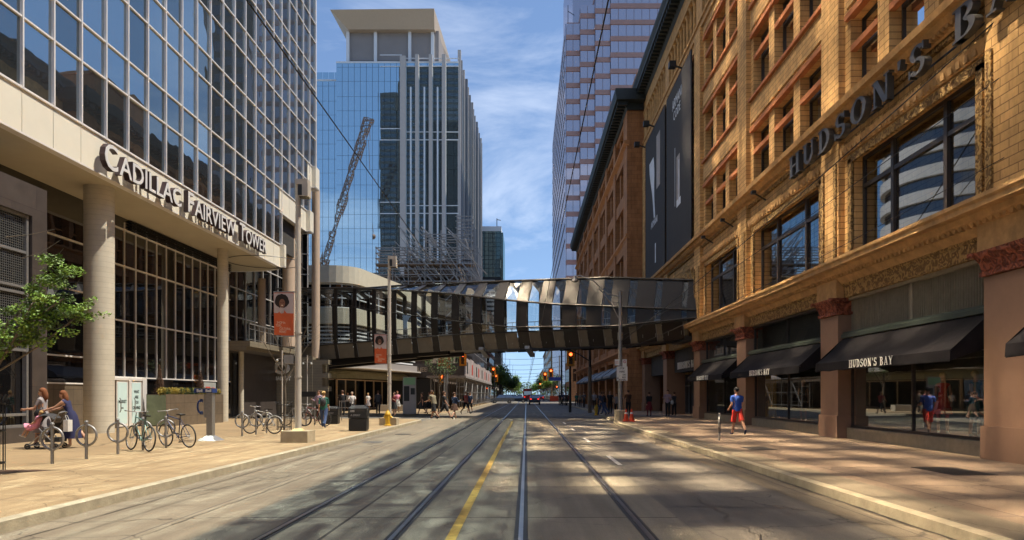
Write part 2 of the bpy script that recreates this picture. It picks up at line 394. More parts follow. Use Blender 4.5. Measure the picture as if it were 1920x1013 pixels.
# ---------------------------------------------------------------- palette
def paving(name, c1, c2, mortar, bw, bh, rough=0.85, ms=0.012, var=0.22, crack=0.5, fine=0.12, off=0.0, tyre=0.0):
    m = blocks(name, c1, c2, mortar, bw, bh, 'xy', rough, ms, 0.35, var, 0.35, off)
    ns, ln = lk(m); b = ns['Principled BSDF']; t = [n for n in ns if n.type == 'TEX_COORD'][0]
    src = b.inputs['Base Color'].links[0].from_socket
    # fine aggregate speckle
    n = ns.new('ShaderNodeTexNoise'); n.inputs['Scale'].default_value = 55; n.inputs['Detail'].default_value = 4; n.inputs['Roughness'].default_value = 0.8
    ln(t.outputs['Object'], n.inputs['Vector'])
    r = ns.new('ShaderNodeMapRange'); r.inputs['From Min'].default_value = 0.3; r.inputs['From Max'].default_value = 0.7
    r.inputs['To Min'].default_value = 1 - fine; r.inputs['To Max'].default_value = 1 + fine; ln(n.outputs['Fac'], r.inputs['Value'])
    # wandering cracks
    wn = ns.new('ShaderNodeTexNoise'); wn.inputs['Scale'].default_value = 1.3; wn.inputs['Detail'].default_value = 5; ln(t.outputs['Object'], wn.inputs['Vector'])
    wa = ns.new('ShaderNodeVectorMath'); wa.operation = 'MULTIPLY_ADD'; wa.inputs[1].default_value = (1.3, 1.3, 0); ln(wn.outputs['Color'], wa.inputs[0]); ln(t.outputs['Object'], wa.inputs[2])
    v = ns.new('ShaderNodeTexVoronoi'); v.feature = 'DISTANCE_TO_EDGE'; v.inputs['Scale'].default_value = 0.28; ln(wa.outputs[0], v.inputs['Vector'])
    cr_ = ns.new('ShaderNodeMapRange'); cr_.inputs['From Min'].default_value = 0.0; cr_.inputs['From Max'].default_value = 0.006
    cr_.inputs['To Min'].default_value = 1 - crack; cr_.inputs['To Max'].default_value = 1.0; ln(v.outputs['Distance'], cr_.inputs['Value'])
    # dark spots: gum and oil
    v2 = ns.new('ShaderNodeTexVoronoi'); v2.inputs['Scale'].default_value = 1.6; v2.inputs['Randomness'].default_value = 1; ln(t.outputs['Object'], v2.inputs['Vector'])
    s2 = ns.new('ShaderNodeMapRange'); s2.inputs['From Min'].default_value = 0.03; s2.inputs['From Max'].default_value = 0.05
    s2.inputs['To Min'].default_value = 0.72; ln(v2.outputs['Distance'], s2.inputs['Value'])
    # wear and drips drawn out along the direction of travel
    sm_ = ns.new('ShaderNodeMapping'); sm_.inputs['Scale'].default_value = (2.6, .16, 1); ln(t.outputs['Object'], sm_.inputs[0])
    sn_ = ns.new('ShaderNodeTexNoise'); sn_.inputs['Scale'].default_value = 1.4; sn_.inputs['Detail'].default_value = 6; ln(sm_.outputs[0], sn_.inputs['Vector'])
    sr_ = ns.new('ShaderNodeMapRange'); sr_.inputs['From Min'].default_value = 0.3; sr_.inputs['From Max'].default_value = 0.65; sr_.inputs['To Min'].default_value = 1 - tyre; sr_.inputs['To Max'].default_value = 1 + tyre * .3; ln(sn_.outputs['Fac'], sr_.inputs['Value'])
    a0 = ns.new('ShaderNodeMath'); a0.operation = 'MULTIPLY'; ln(r.outputs[0], a0.inputs[0]); ln(sr_.outputs[0], a0.inputs[1])
    a = ns.new('ShaderNodeMath'); a.operation = 'MULTIPLY'; ln(a0.outputs[0], a.inputs[0]); ln(cr_.outputs[0], a.inputs[1])
    a2 = ns.new('ShaderNodeMath'); a2.operation = 'MULTIPLY'; ln(a.outputs[0], a2.inputs[0]); ln(s2.outputs[0], a2.inputs[1])
    h = ns.new('ShaderNodeVectorMath'); h.operation = 'SCALE'; ln(src, h.inputs[0]); ln(a2.outputs[0], h.inputs['Scale']); ln(h.outputs[0], b.inputs['Base Color'])
    return m

M = {}
M['asphalt'] = paving('asphalt', (.14, .125, .103), (.16, .142, .118), (.05, .048, .045), 60, 17, 0.75, 0.02, 0.35, 0.6, 0.3, tyre=.3)
M['track_concrete'] = paving('track_concrete', (.175, .155, .118), (.20, .178, .135), (.045, .038, .03), 2.35, 3.3, 0.8, 0.022, 0.22, 0.3, 0.18, tyre=.32)
M['lane_concrete'] = paving('lane_concrete', (.165, .134, .092), (.19, .153, .104), (.09, .075, .06), 2.3, 6.5, 0.85, 0.014, 0.2, 0.6, 0.18, tyre=.18)
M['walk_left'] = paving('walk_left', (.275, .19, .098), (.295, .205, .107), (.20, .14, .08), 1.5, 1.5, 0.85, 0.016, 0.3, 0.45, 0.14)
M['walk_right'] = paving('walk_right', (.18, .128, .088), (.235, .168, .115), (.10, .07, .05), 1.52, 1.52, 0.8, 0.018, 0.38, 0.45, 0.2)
M['kerb'] = mat('kerb', (.34, .29, .20), 0.85, var=0.3, vs=3, bump=0.4)
M['steel'] = mat('rail_steel', (.36, .34, .32), 0.34, 1.0, var=0.1, vs=8)
M['groove'] = mat('rail_groove', (.022, .02, .018), 0.6, var=0.3)
M['yellow'] = mat('yellow_paint', (.42, .28, .05), 0.7, var=0.4, vs=6)
M['white_line'] = mat('white_paint', (.62, .60, .54), 0.7, var=0.25, vs=7)
M['soil'] = mat('ground', (.16, .15, .13), 0.9)
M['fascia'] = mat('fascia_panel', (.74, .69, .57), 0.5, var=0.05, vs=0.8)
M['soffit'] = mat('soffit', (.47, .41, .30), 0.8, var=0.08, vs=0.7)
M['mullion'] = mat('mullion_aluminium', (.78, .74, .70), 0.4, 0.15, var=0.06)
M['column'] = blocks('column_concrete', (.52, .47, .37), (.55, .50, .40), (.40, .36, .28), 40, 0.2, 'hz', 0.8, 0.006, 0.3, 0.12, 2)
M['pier_plain'] = mat('smooth_column', (.50, .38, .28), 0.7, var=0.08)
M['granite'] = blocks('dark_granite', (.06, .048, .042), (.075, .06, .052), (.04, .03, .03), 2.3, 1.9, 'hz', 0.32, 0.01, 0.1, 0.25, 2.0)
M['granite_brown'] = blocks('brown_granite', (.13, .10, .07), (.15, .115, .08), (.06, .05, .04), 1.3, 0.62, 'hz', 0.25, 0.008, 0.1, 0.2, 2.0, 0.0)
M['taupe'] = blocks('taupe_stone', (.20, .17, .12), (.22, .185, .13), (.12, .10, .08), 1.4, 0.2, 'hz', 0.5, 0.008, 0.1, 0.15, 2.0, 0.0)
M['dark_metal'] = mat('dark_metal', (.03, .03, .032), 0.4, 0.5, var=0.1)
M['bronze'] = mat('bronze_frame', (.055, .045, .04), 0.45, 0.3, var=0.15)
M['tower_glass'] = mirror_glass('tower_glass', (.36, .44, .46), (.010, .014, .016), 0.60, 0.008, 0.16, 0.13, 0.36, 0.45)
M['bounce_glass'] = mirror_glass('bounce_glass', (1, .86, .68), (.05, .05, .05), 1.0, 0.2, 0, 1.0, .058)  # unseen reflector panes, made to bounce warm sun onto street and store
M['dull_glass'] = mirror_glass('dull_glass', (.4, .36, .3), (.05, .05, .05), 0.15, 0.35, 0, 1.0, .45)
M['lobby_glass'] = mirror_glass('lobby_glass', (.55, .55, .55), (.006, .006, .007), 0.22, 0.01, 0.05, 0.04, 0.3, 0.7)
M['shop_glass'] = clear_glass('shop_glass', (.88, .92, .90), 0.035, 0.38)
M['window_glass'] = clear_glass('window_glass', (.5, .56, .58), 0.32, 0.95)
M['bridge_glass'] = clear_glass('bridge_glass', (.86, .90, .90), 0.08, 0.7)
M['inside'] = mat('interior', (.05, .045, .04), 0.9, var=0.3)
M['blind'] = mat('window_blind', (.42, .42, .38), 0.9, var=0.1)
M['black'] = mat('black_paint', (.012, .012, .012), 0.45, var=0.1)
M['black_rubber'] = mat('black_rubber', (.02, .02, .02), 0.7, var=0.1)
M['galv'] = mat('galvanised', (.30, .29, .28), 0.45, 0.6, var=0.15, vs=12)
M['pole_paint'] = mat('pole_paint', (.47, .42, .36), 0.6, 0.0, var=0.15, vs=3, streak=True)
M['lamp_glass'] = mat('lamp_lens', (.5, .5, .46), 0.2, var=0)

# ---------------------------------------------------------------- street
KL, KR = -6.2, 4.86       # kerb lines
struct('ground', MB().quad((-900, -400, -0.06), (900, -400, -0.06), (900, 1500, -0.06), (-900, 1500, -0.06)), M['soil'])
rd = MB(); rd.quad((KL - 34, -45, 0), (30, -45, 0), (30, 1100, 0), (KL - 34, 1100, 0))
struct('road', rd, M['asphalt'])
struct('concrete_lane', MB().quad((KL - 0.2, -45, 0.004), (-3.82, -45, 0.004), (-3.82, 135, 0.004), (KL - 0.2, 135, 0.004)), M['lane_concrete'])
struct('track_bed', MB().quad((-3.82, -45, 0.0045), (2.02, -45, 0.0045), (2.02, 420, 0.0045), (-3.82, 420, 0.0045)), M['track_concrete'])
for x in (-3.02, -1.53, -0.06, 1.43):
    g = MB(); g.quad((x - .085, -45, .009), (x + .075, -45, .009), (x + .075, 420, .009), (x - .085, 420, .009)); struct('rail_groove', g, M['groove'])
    g = MB(); g.box(x - .032, -45, .009, x + .022, 420, .022); struct('tram_rail', g, M['steel'])
struct('centre_line', MB().quad((-.92, -45, .010), (-.80, -45, .010), (-.80, 46, .010), (-.92, 46, .010)), M['yellow'])
for y in (17.2, 25.5, 33.6, 41.4):
    struct('lane_dash', MB().quad((2.13, y, .010), (2.24, y, .010), (2.24, y + 2.6, .010), (2.13, y + 2.6, .010)), M['white_line'])
struct('gutter', MB().quad((KR - .62, -45, .005), (KR, -45, .005), (KR, 42, .005), (KR - .62, 42, .005)), M['lane_concrete'])

def walk(name, poly, m, z=0.15):
    b = MB(); b.prism(poly, -0.05, z); struct(name, b, M[m])
def arcp(cx, cy, r, a0, a1, n=8): return [(cx + r * math.cos(R(a0 + (a1 - a0) * i / n)), cy + r * math.sin(R(a0 + (a1 - a0) * i / n))) for i in range(n + 1)]
kb = 0.16
# left pavement up to the side street, rounded corner
cornL = arcp(KL - 3, 46.5 - 3, 3 - kb, 0, 90)
walk('pavement', [(KL - 30, -45), (KL - kb, -45)] + cornL + [(KL - 30, 46.5 - kb)], 'walk_left')
def kerb_run(pts_out, wd):
    """kerb stones along an outline, standing a little proud of the pavement"""
    b = MB(); pts = [Vector((p[0], p[1])) for p in pts_out]; ins = []
    for i, p in enumerate(pts):
        d = (pts[min(i + 1, len(pts) - 1)] - pts[max(i - 1, 0)]).normalized(); ins.append(p + Vector((-d.y, d.x)) * wd)
    for i in range(len(pts) - 1):
        a, c, e, f = pts[i], pts[i + 1], ins[i + 1], ins[i]
        b.add([(a.x, a.y, -.04), (c.x, c.y, -.04), (e.x, e.y, -.04), (f.x, f.y, -.04), (a.x, a.y, .145), (c.x, c.y, .145), (e.x, e.y, .158), (f.x, f.y, .158)],
              [(0, 3, 2, 1), (4, 5, 6, 7), (0, 1, 5, 4), (1, 2, 6, 5), (2, 3, 7, 6), (3, 0, 4, 7)])
    return b
def segd(a, b, n): return [(a[0] + (b[0] - a[0]) * i / n, a[1] + (b[1] - a[1]) * i / n) for i in range(n + 1)]
struct('kerb', kerb_run([(KL, -45), (KL, 43.5)] + arcp(KL - 3, 43.5, 3, 5, 90) + [(KL - 30, 46.5)], kb - .002), M['kerb'])
walk('plaza', arcp(KL - 3 - kb, 60, 3 - kb, 270, 360) + [(KL - kb, 136), (KL - 34, 136), (KL - 34, 57 + kb)], 'walk_left')
struct('kerb', kerb_run([(KL - 34, 57)] + arcp(KL - 3, 60, 3, 270, 360) + [(KL, 136)], kb - .002), M['kerb'])
# right pavement follows the slightly bent kerb
RK = [(KR, -45), (KR, 38), (4.95, 42), (5.3, 44.5), (5.5, 55), (6.1, 60), (6.2, 136)]
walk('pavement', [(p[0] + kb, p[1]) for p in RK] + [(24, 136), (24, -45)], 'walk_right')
struct('kerb', kerb_run([(p[0], p[1]) for p in reversed(RK)], kb - .002), M['kerb'])
# concrete edge strip on the right pavement and cast-iron covers
struct('pavement_edge', MB().quad((KR + kb, -45, .1535), (KR + .85, -45, .1535), (KR + .85, 41, .1535), (KR + kb, 41, .1535)), M['lane_concrete'])
struct('far_pavement', MB().box(KL - 34, 166, -.05, KL - .3, 1000, .15), M['walk_left'])
struct('far_pavement', MB().box(6.2, 166, -.05, 34, 1000, .15), M['walk_right'])
M['iron'] = mat('cast_iron', (.045, .04, .035), 0.6, 0.4, var=0.3, vs=20, bump=0.5, bs=80)
def cover(nm, cx, cy, wx, wy, z, label, rnd=False):
    b = MB()
    if rnd: b.lathe([(wx, 0), (wx, .006)], (cx, cy, z), 24)
    else: b.box(cx - wx, cy - wy, z, cx + wx, cy + wy, z + .006)
    o = b.build(nm, M['iron']); tag(o, label, 'cover')
cover('utility_cover', 8.35, 14.5, .42, .75, .151, 'dark rectangular metal hatch in the right pavement nearest the camera')
cover('utility_cover', 6.45, 20.6, .34, .6, .151, 'dark square metal hatch in the right pavement below the bicycle ring')
cover('manhole_cover', 3.3, 25.5, .38, .38, .001, 'round iron manhole lid in the asphalt lane on the right', True)
cover('manhole_cover', -5.1, 30.6, .34, .34, .0045, 'round iron manhole lid in the sunlit lane on the left', True)

# repair patches, tar seams and a strip of litter: each flush sheet a few millimetres up
M['patch'] = paving('asphalt_patch', (.08, .076, .068), (.09, .085, .075), (.03, .03, .03), 60, 17, 0.85, 0.02, 0.3, 0.3, 0.35)
M['tar'] = mat('tar_seal', (.018, .017, .017), 0.45, var=.3, vs=6)
rp = random.Random(41)
def blobpoly(cx, cy, wx, wy, n=14, j=.14): return [(cx + wx * (1 + rp.uniform(-j, j)) * (abs(math.cos(a)) ** .5) * (1 if math.cos(a) > 0 else -1), cy + wy * (1 + rp.uniform(-j, j)) * (abs(math.sin(a)) ** .5) * (1 if math.sin(a) > 0 else -1)) for a in [2 * math.pi * i / n for i in range(n)]]
for (cx, cy, wx, wy, z) in ((3.6, 33.5, .5, 2.4, .004), (-5.3, 25.5, .35, .5, .0085)):
    p_ = blobpoly(cx, cy, wx, wy); b = MB(); b.add([(q[0], q[1], z) for q in p_], [tuple(range(len(p_)))]); struct('road_patch', b, M['patch'])
def seam(pts, wd, z):
    b = MB()
    for i in range(len(pts) - 1):
        a, c = Vector(pts[i]), Vector(pts[i + 1]); d = (c - a).normalized(); q = Vector((-d.y, d.x)) * wd * rp.uniform(.3, .7)
        b.add([(a.x - q.x, a.y - q.y, z), (c.x - q.x, c.y - q.y, z), (c.x + q.x, c.y + q.y, z), (a.x + q.x, a.y + q.y, z)], [(0, 1, 2, 3)])
    struct('tar_seam', b, M['tar'])
def wander(x0, y0, x1, y1, n=22, j=.09):
    return [(x0 + (x1 - x0) * i / n + rp.uniform(-j, j), y0 + (y1 - y0) * i / n + rp.uniform(-j, j)) for i in range(n + 1)]
seam(wander(2.05, 10.9, 4.3, 10.6), .018, .0052); seam(wander(2.1, 14.8, 4.4, 15.1), .014, .0052); seam(wander(-6.1, 9.5, -4.0, 9.9), .012, .0092); seam(wander(-5.9, 11.6, -4.6, 15.5), .014, .0092)
seam(wander(2.3, 19.0, 4.8, 18.3), .02, .0056); seam(wander(2.6, 6.5, 2.9, 16.0, 40), .014, .0056); seam(wander(-4.5, 6.5, -4.35, 24, 50, .03), .012, .0096)
seam(wander(KR - .03, 7, KR - .03, 40, 60, .02), .05, .0096); seam(wander(KL + .42, 8, KL + .42, 40, 60, .02), .016, .0096)
# ---------------------------------------------------------------- left: glass office tower with the lettered fascia
TX = -15.7; MOD = 1.524; Y0 = 22.99 - MOD * 26
tower = thing('office_tower', 'tall mirrored glass office tower with cream band and big raised lettering over the left pavement', 'office tower', (TX, 20, 0.15))
tower.location = (0, 0, 0)
levels = [(11.2, 13.37)]; zz = 14.77
while zz < 126: levels.append((zz, zz + 2.2)); zz += 3.6
# pane rows: (z0, z1, far end of that row)
rows = []
rows.append((11.2, 13.4, 47.35)); rows.append((13.4, 14.78, 47.35)); rows.append((14.78, 17.0, 53.45)); rows.append((17.0, 18.34, 53.45))
zz = 18.34; k = 0
while zz < 126:
    h = 2.22 if k % 2 == 0 else 1.38
    rows.append((zz, zz + h, 54.98)); zz += h; k += 1
ycols = [Y0 + MOD * i for i in range(48)]
core_b = MB()
core_b.box(-46, -16, 9.9, TX - .35, 47.0, 11.1); core_b.box(-46, -16, 11.1, TX - .35, 53.0, 14.7); core_b.box(-46, -16, 14.7, TX - .35, 54.6, 126)
core_b.build('core_wall', M['inside'], tower)
mu = MB(); extra = MB(); hi = MB(); lo = MB(); cnt = 0; rn = random.Random(3)
panes = []
for (z0, z1, ye) in rows:
    for i in range(len(ycols) - 1):
        a, b = ycols[i], ycols[i + 1]
        if a >= ye - .2: continue
        b = min(b, ye)
        panes.append((a, b, z0, z1))
def pane_quad(mb, a, b, z0, z1, x=TX - .02):
    t1, t2 = rn.uniform(-.004, .004), rn.uniform(-.003, .003)
    mb.quad((x + t1, a + .03, z0 + .03), (x - t1, b - .03, z0 + .03), (x - t1 + t2, b - .03, z1 - .03), (x + t1 + t2, a + .03, z1 - .03))
def vis(p): return p[0] > 20.5 and (p[2] - 1.65) / 15.7 * 0 + 740 - (p[2] - 1.65) * F / p[1] > -10
visible = [p for p in panes if vis(p)]
visible.sort(key=lambda p: -(p[3] - p[2]) / p[1] ** 2)
named = set(visible[:100])
for p in panes:
    if p[2] > 33:
        # upper storeys: unseen panes tilted in groups to throw sun patches on the street
        ky = math.floor(p[0] / 3.05 + .35 * math.sin(p[2] * .21)); kz = math.floor(p[2] / 4.3 + .3 * math.sin(p[0] * .33)); pr = random.Random(ky * 131 + kz * 17)
        yc = (ky + .5 - .35 * math.sin(p[2] * .21)) * 3.05 + pr.uniform(-.7, .7); zc = (kz + .5 - .3 * math.sin(p[0] * .33)) * 4.3 + pr.uniform(-1, 1); D = 1.1 * (p[2] + 1)
        a_ = (yc - (p[0] + p[1]) / 2) * .8 / (2 * D); b_ = (zc - (p[2] + p[3]) / 2) * .33 / (2 * D)
        tgt = hi if pr.random() < (.86 if (12 < (p[0] + p[1]) / 2 < 43) or (p[2] > 39 and 6.5 < p[0] < 30) else .18) else lo; y0_, y1_, z0_, z1_ = p[0] + .03, p[1] - .03, p[2] + .03, p[3] - .03; ym, zm = (y0_ + y1_) / 2, (z0_ + z1_) / 2
        fx = lambda y, z: TX - .02 - a_ * (y - ym) - b_ * (z - zm)
        tgt.quad((fx(y0_, z0_), y0_, z0_), (fx(y1_, z0_), y1_, z0_), (fx(y1_, z1_), y1_, z1_), (fx(y0_, z1_), y0_, z1_))
    elif p in named:
        m_ = MB(); pane_quad(m_, *p); m_.build('window_pane', M['tower_glass'], tower)
    else: pane_quad(extra, *p)
tag(lo.build('dull_panes', M['dull_glass'], tower), kind='stuff')  # dull glass added where no sun patches should fall on the street
tag(hi.build('upper_panes', M['bounce_glass'], tower), kind='stuff')
tag(extra.build('window_panes', M['tower_glass'], tower), kind='stuff')
for i, y in enumerate(ycols):
    if y < 54.9:
        z0 = 11.2 if y < 47.4 else (14.78 if y < 53.5 else 18.34)
        mu.box(TX - .06, y - .034, z0, TX + .075, y + .034, 126)
for (z0, z1, ye) in rows:
    mu.box(TX - .06, Y0, z0 - .03, TX + .052, ye, z0 + .03)
mu.box(TX - .10, 54.94, 18.34, TX + .08, 55.10, 126)
mu.build('mullion_grid', M['mullion'], tower)
# return walls at the stepped far end: glass turned to face up the street
rg = MB()
for (x0, yy, z0, z1) in ((TX - 4, 47.45, 11.2, 14.0), (TX - 4, 53.55, 14.8, 17.6), (TX - 8, 55.0, 18.34, 126)):
    rg.quad((TX, yy, z0), (x0, yy + 1.2, z0), (x0, yy + 1.2, z1), (TX, yy, z1))
rg.build('return_glass', M['tower_glass'], tower)

def fascia(ya, yb, z0, z1, name='fascia'):
    """cream panels, with the rounded end turning back from the street"""
    mb = MB(); js = MB(); n = 0
    ys = [y for y in ycols if ya < y < yb - .4]
    pts = [(TX + .02, y) for y in [ya] + ys + [yb - 1.6]]
    for a0 in (12, 26, 42, 60, 80): pts.append((TX + .02 - 3.2 + 3.2 * math.cos(R(a0)), yb - 1.6 + 1.9 * math.sin(R(a0))))
    pts.append((TX - 7, yb + .45))
    for i in range(len(pts) - 1):
        (xa, y_a), (xb, y_b) = pts[i], pts[i + 1]
        d = Vector((xb - xa, y_b - y_a)); g = d.normalized() * .012; nrm = Vector((d.y, -d.x)).normalized() * -.3
        A = Vector((xa, y_a)) + g; B = Vector((xb, y_b)) - g
        mb.prism([(A.x, A.y), (B.x, B.y), (B.x + nrm.x, B.y + nrm.y), (A.x + nrm.x, A.y + nrm.y)], z0 + .06, z1 - .05)
    o = mb.build(name, M['fascia'], tower)
    tr = MB()
    for i in range(len(pts) - 1):
        (xa, y_a), (xb, y_b) = pts[i], pts[i + 1]
        d = Vector((xb - xa, y_b - y_a)).normalized(); nn = Vector((d.y, -d.x))
        for (za, zb, o1) in ((z0, z0 + .058, .012), (z1 - .05, z1 - .002, .05)):
            tr.prism([(xa + nn.x * o1, y_a + nn.y * o1), (xb + nn.x * o1, y_b + nn.y * o1), (xb - nn.x * .28, y_b - nn.y * .28), (xa - nn.x * .28, y_a - nn.y * .28)], za, zb)
    tr.build('trim', M['mullion'], o)
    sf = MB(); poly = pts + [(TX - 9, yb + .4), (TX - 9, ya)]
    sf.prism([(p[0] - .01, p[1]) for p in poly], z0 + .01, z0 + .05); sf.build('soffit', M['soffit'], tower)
    return o
fascia(-16, 48.6, 9.75, 11.2); fascia(47.0, 54.2, 13.25, 14.78); fascia(53.0, 55.6, 16.75, 18.34)
M['letter_face'] = mat('letter_face', (.80, .78, .76), 0.35, 0.2, var=0)
M['letter_side'] = mat('letter_side', (.045, .025, .028), 0.4, 0.2, var=0)
# raised lettering: white faces on dark returns, standing off the cream panels
def sign_two(words, origin, right, up, depth, parent, name, boldness=.02):
    r = Vector(right).normalized(); nrm = r.cross(Vector(up).normalized()); side = MB(); face = MB(); pos = 0
    for (s, h, wd) in words:
        o_ = Vector(origin) + r * pos
        if s.strip():
            text_mb(s, h, depth, o_, right, up, boldness, wd, mb=side)
            text_mb(s, h * .985, .012, o_ + nrm * (depth + .002), right, up, boldness * .45, wd, mb=face)
        pos += wd
    for o_ in islands(side, name, M['letter_side'], parent): pass
    islands(face, 'letter_face', M['letter_face'], parent)
sign_two([('C', 1.36, .92), (' ', 1, .14), ('ADILLAC', 1.08, 4.95), (' ', 1, .55), ('F', 1.36, .68), (' ', 1, .12), ('AIRVIEW', 1.08, 4.75), (' ', 1, .55), ('T', 1.36, .78), (' ', 1, .08), ('OWER', 1.08, 3.25)],
         (TX + .22, 26.75, 9.93), (0, 1, 0), (0, 0, 1), .2, tower, 'sign_letter')

# columns
def column(cx, cy, r, z0, z1, m, nm='column', par=None, cap=True, flutes=False):
    b = MB(); pr = [(r + .02, 0), (r, .02)] if cap else [(r, 0)]
    b.lathe([(r, 0), (r, z1 - z0)], (cx, cy, z0), 28); return b.build(nm, M[m], par, 40)
column(-16.75, 29.0, .54, .15, 9.77, 'column', par=tower)
column(-16.95, 41.3, .29, .15, 9.77, 'column', par=tower)
column(-18.6, 52.0, .27, 4.98, 9.78, 'pier_plain', par=tower)
column(-16.45, 51.2, .42, 4.98, 13.28, 'pier_plain', par=tower)
column(-16.0, 56.2, .30, 4.4, 17.2, 'pier_plain', par=tower)
b = MB(); b.torus((-15.9, 45, 9.70), 2.2, .02, (1, 0, 0), (0, 1, 0), 30, 5); b.build('soffit_ring', M['dark_metal'], tower)

# dark stone portal at the near end, flush with the cream band
PX = -15.78
po = MB()
po.box(-19, 12, 7.35, PX, 24.35, 8.35); po.box(-19, 23.62, .15, PX + .002, 24.35, 7.352); po.box(-19, 12, .15, PX + .02, 24.36, .62)
po.build('stone_portal', M['granite'], tower)
fr = MB()
for y in (23.52, 20.4, 17.3, 14.1): fr.box(PX - .22, y - .05, .62, PX - .08, y + .05, 7.35)
for z in (.66, 1.02, 3.05, 4.85, 5.05, 6.15, 7.3): fr.box(PX - .21, 12, z - .04, PX - .09, 23.56, z + .04)
fr.build('window_frame', M['galv'], tower)
me_ = MB()                         # metal mesh screens over the upper lights
for (za, zb) in ((3.1, 4.8), (4.9, 6.1), (6.2, 7.25)):
    z = za
    while z < zb: me_.box(PX - .155, 12, z, PX - .145, 23.5, z + .02); z += .075
y = 16
while y < 23.5: me_.box(PX - .16, y, 3.1, PX - .15, y + .02, 7.25); y += .09
me_.build('mesh_screen', mat('mesh_grey', (.10, .10, .095), .5, .2, var=.1), tower)
b = MB(); b.quad((PX - .25, 12, .62), (PX - .25, 23.7, .62), (PX - .25, 23.7, 7.35), (PX - .25, 12, 7.35)); b.build('lobby_glass', M['lobby_glass'], tower)
b = MB(); b.box(PX - .14, 14, 2.2, PX - .10, 17.2, 3.0); b.build('door_transom', M['mullion'], tower)
# recessed dark lobby wall and the tall gridded lobby window
GX = -18.5
b = MB(); b.quad((GX, 24, .15), (GX, 46.2, .15), (GX, 46.2, 9.8), (GX, 24, 9.8)); b.build('lobby_glass', M['lobby_glass'], tower)
gb = MB()
for i in range(14):
    y = 33.0 + i * .99; gb.box(GX, y - .016, 2.44, GX + .06, y + .016, 9.55)
for z in (2.44, 5.02, 7.53, 9.2): gb.box(GX, 32.0, z - .028, GX + .095, 46, z + .035)
for z in (2.1, 3.2, 5.9, 7.9): gb.box(GX, 24.4, z - .03, GX + .08, 31.0, z + .03)
gb.build('mullion_grid', M['mullion'], tower)
lb = MB()
for z in (9.3, 9.42, 9.54, 9.66): lb.box(GX - .02, 34.4, z, GX + .16, 46, z + .05)
lb.box(GX - .02, 31.2, .15, GX + .2, 32.3, 9.7)
lb.build('header_louvre', M['dark_metal'], tower)
b = MB(); b.box(GX - .05, 24.3, .15, GX + .05, 31.2, 2.06); b.build('stone_panel', M['granite_brown'], tower)
# frosted doors
M['frost'] = mat('frosted_film', (.58, .74, .72), 0.5, var=0.05)
M['ink'] = mat('black_ink', (.03, .035, .035), 0.6, var=0)
def door(ya, words, size0):
    d = MB(); d.box(GX + .14, ya, .2, GX + .19, ya + .94, 2.3); o = d.build('door', M['mullion'], tower)
    p = MB(); p.box(GX + .192, ya + .08, .32, GX + .2, ya + .86, 2.2); p.build('door_film', M['frost'], o)
    h = MB(); h.tube([(GX + .28, ya + .1, .85), (GX + .33, ya + .1, .95), (GX + .33, ya + .1, 1.4), (GX + .28, ya + .1, 1.5)], .02, 6); h.build('handle', M['galv'], o)
    t = MB()
    for (s, z, w_) in words: text_mb(s, .19 if w_ > .3 else .1, .004, (GX + .202, ya + .47 - w_ / 2, z), (0, 1, 0), (0, 0, 1), .006, w_, mb=t)
    t.build('door_lettering', M['ink'], o)
door(33.05, [('MARKET', 1.27, .66), ('x', 1.02, .2)], .2)
door(34.25, [('WHAT', 1.72, .46), ('ARE', 1.47, .32), ('YOU', 1.22, .34), ('CRAVING?', .97, .66)], .2)
b = MB(); b.box(GX + .02, 34.02, .15, GX + .24, 34.23, 2.42); b.box(GX + .02, 35.22, .15, GX + .24, 35.6, 2.42); b.box(GX + .02, 32.3, 2.3, GX + .22, 35.6, 2.405); b.build('door_frame', M['mullion'], tower)

# planter wall with hedge and two clipped cones
pl = thing('stone_planter', 'polished brown stone planter box with green near end, below the lobby window', 'planter', (-16.6, 36, .15))
pl.location = (0, 0, 0)
A, B = Vector((-16.95, 34.8)), Vector((-16.35, 39.9)); dn = (B - A).normalized(); nn = Vector((-dn.y, dn.x))
b = MB(); b.prism([A, B, B + nn * 1.0, A + nn * 1.0], .15, 1.66); b.build('planter_wall', M['granite_brown'], pl)
M['green_film'] = mat('green_panel', (.22, .26, .16), 0.3, var=0.25, vs=3)
b = MB(); b.prism([A + nn * .02 - dn * .012, A + nn * .98 - dn * .012, A + nn * .98, A + nn * .02], .2, 1.62); b.build('green_panel', M['green_film'], pl)

# podium beyond the columns: balcony slab, railing, dark glazing, stone entrance block
pod = thing('podium_block', 'low brown stone wing with a railed balcony under the tower\'s far corner', 'building', (0, 0, 0))
b = MB(); b.box(-19.5, 45.5, 4.62, -17.0, 55.4, 4.96); b.box(-22, 45.5, 4.4, -17.25, 55.3, 4.62); b.build('balcony_slab', M['taupe'], pod)
ra = MB()
for i in range(12): ra.box(-17.12, 45.6 + i * .86, 4.96, -17.08, 45.64 + i * .86, 6.05)
ra.box(-17.14, 45.6, 6.0, -17.06, 55.2, 6.06); ra.box(-17.12, 45.6, 5.05, -17.08, 55.2, 5.08); ra.box(-17.12, 45.6, 5.7, -17.08, 55.2, 5.73)
ra.build('railing', M['galv'], pod)
b = MB(); b.quad((-17.1, 45.6, 5.1), (-17.1, 55.2, 5.1), (-17.1, 55.2, 5.98), (-17.1, 45.6, 5.98)); b.build('railing_glass', M['bridge_glass'], pod)
b = MB(); b.quad((-20.2, 46, 4.96), (-20.2, 62, 4.96), (-20.2, 62, 17), (-20.2, 46, 17)); b.quad((-26, 61.5, 4.9), (-18.1, 61.5, 4.9), (-18.1, 61.5, 16.5), (-26, 61.5, 16.5)); b.build('dark_glazing', M['lobby_glass'], pod)
mg = MB()
for i in range(9): mg.box(-20.2, 46.3 + i * 1.7, 4.96, -20.1, 46.36 + i * 1.7, 16)
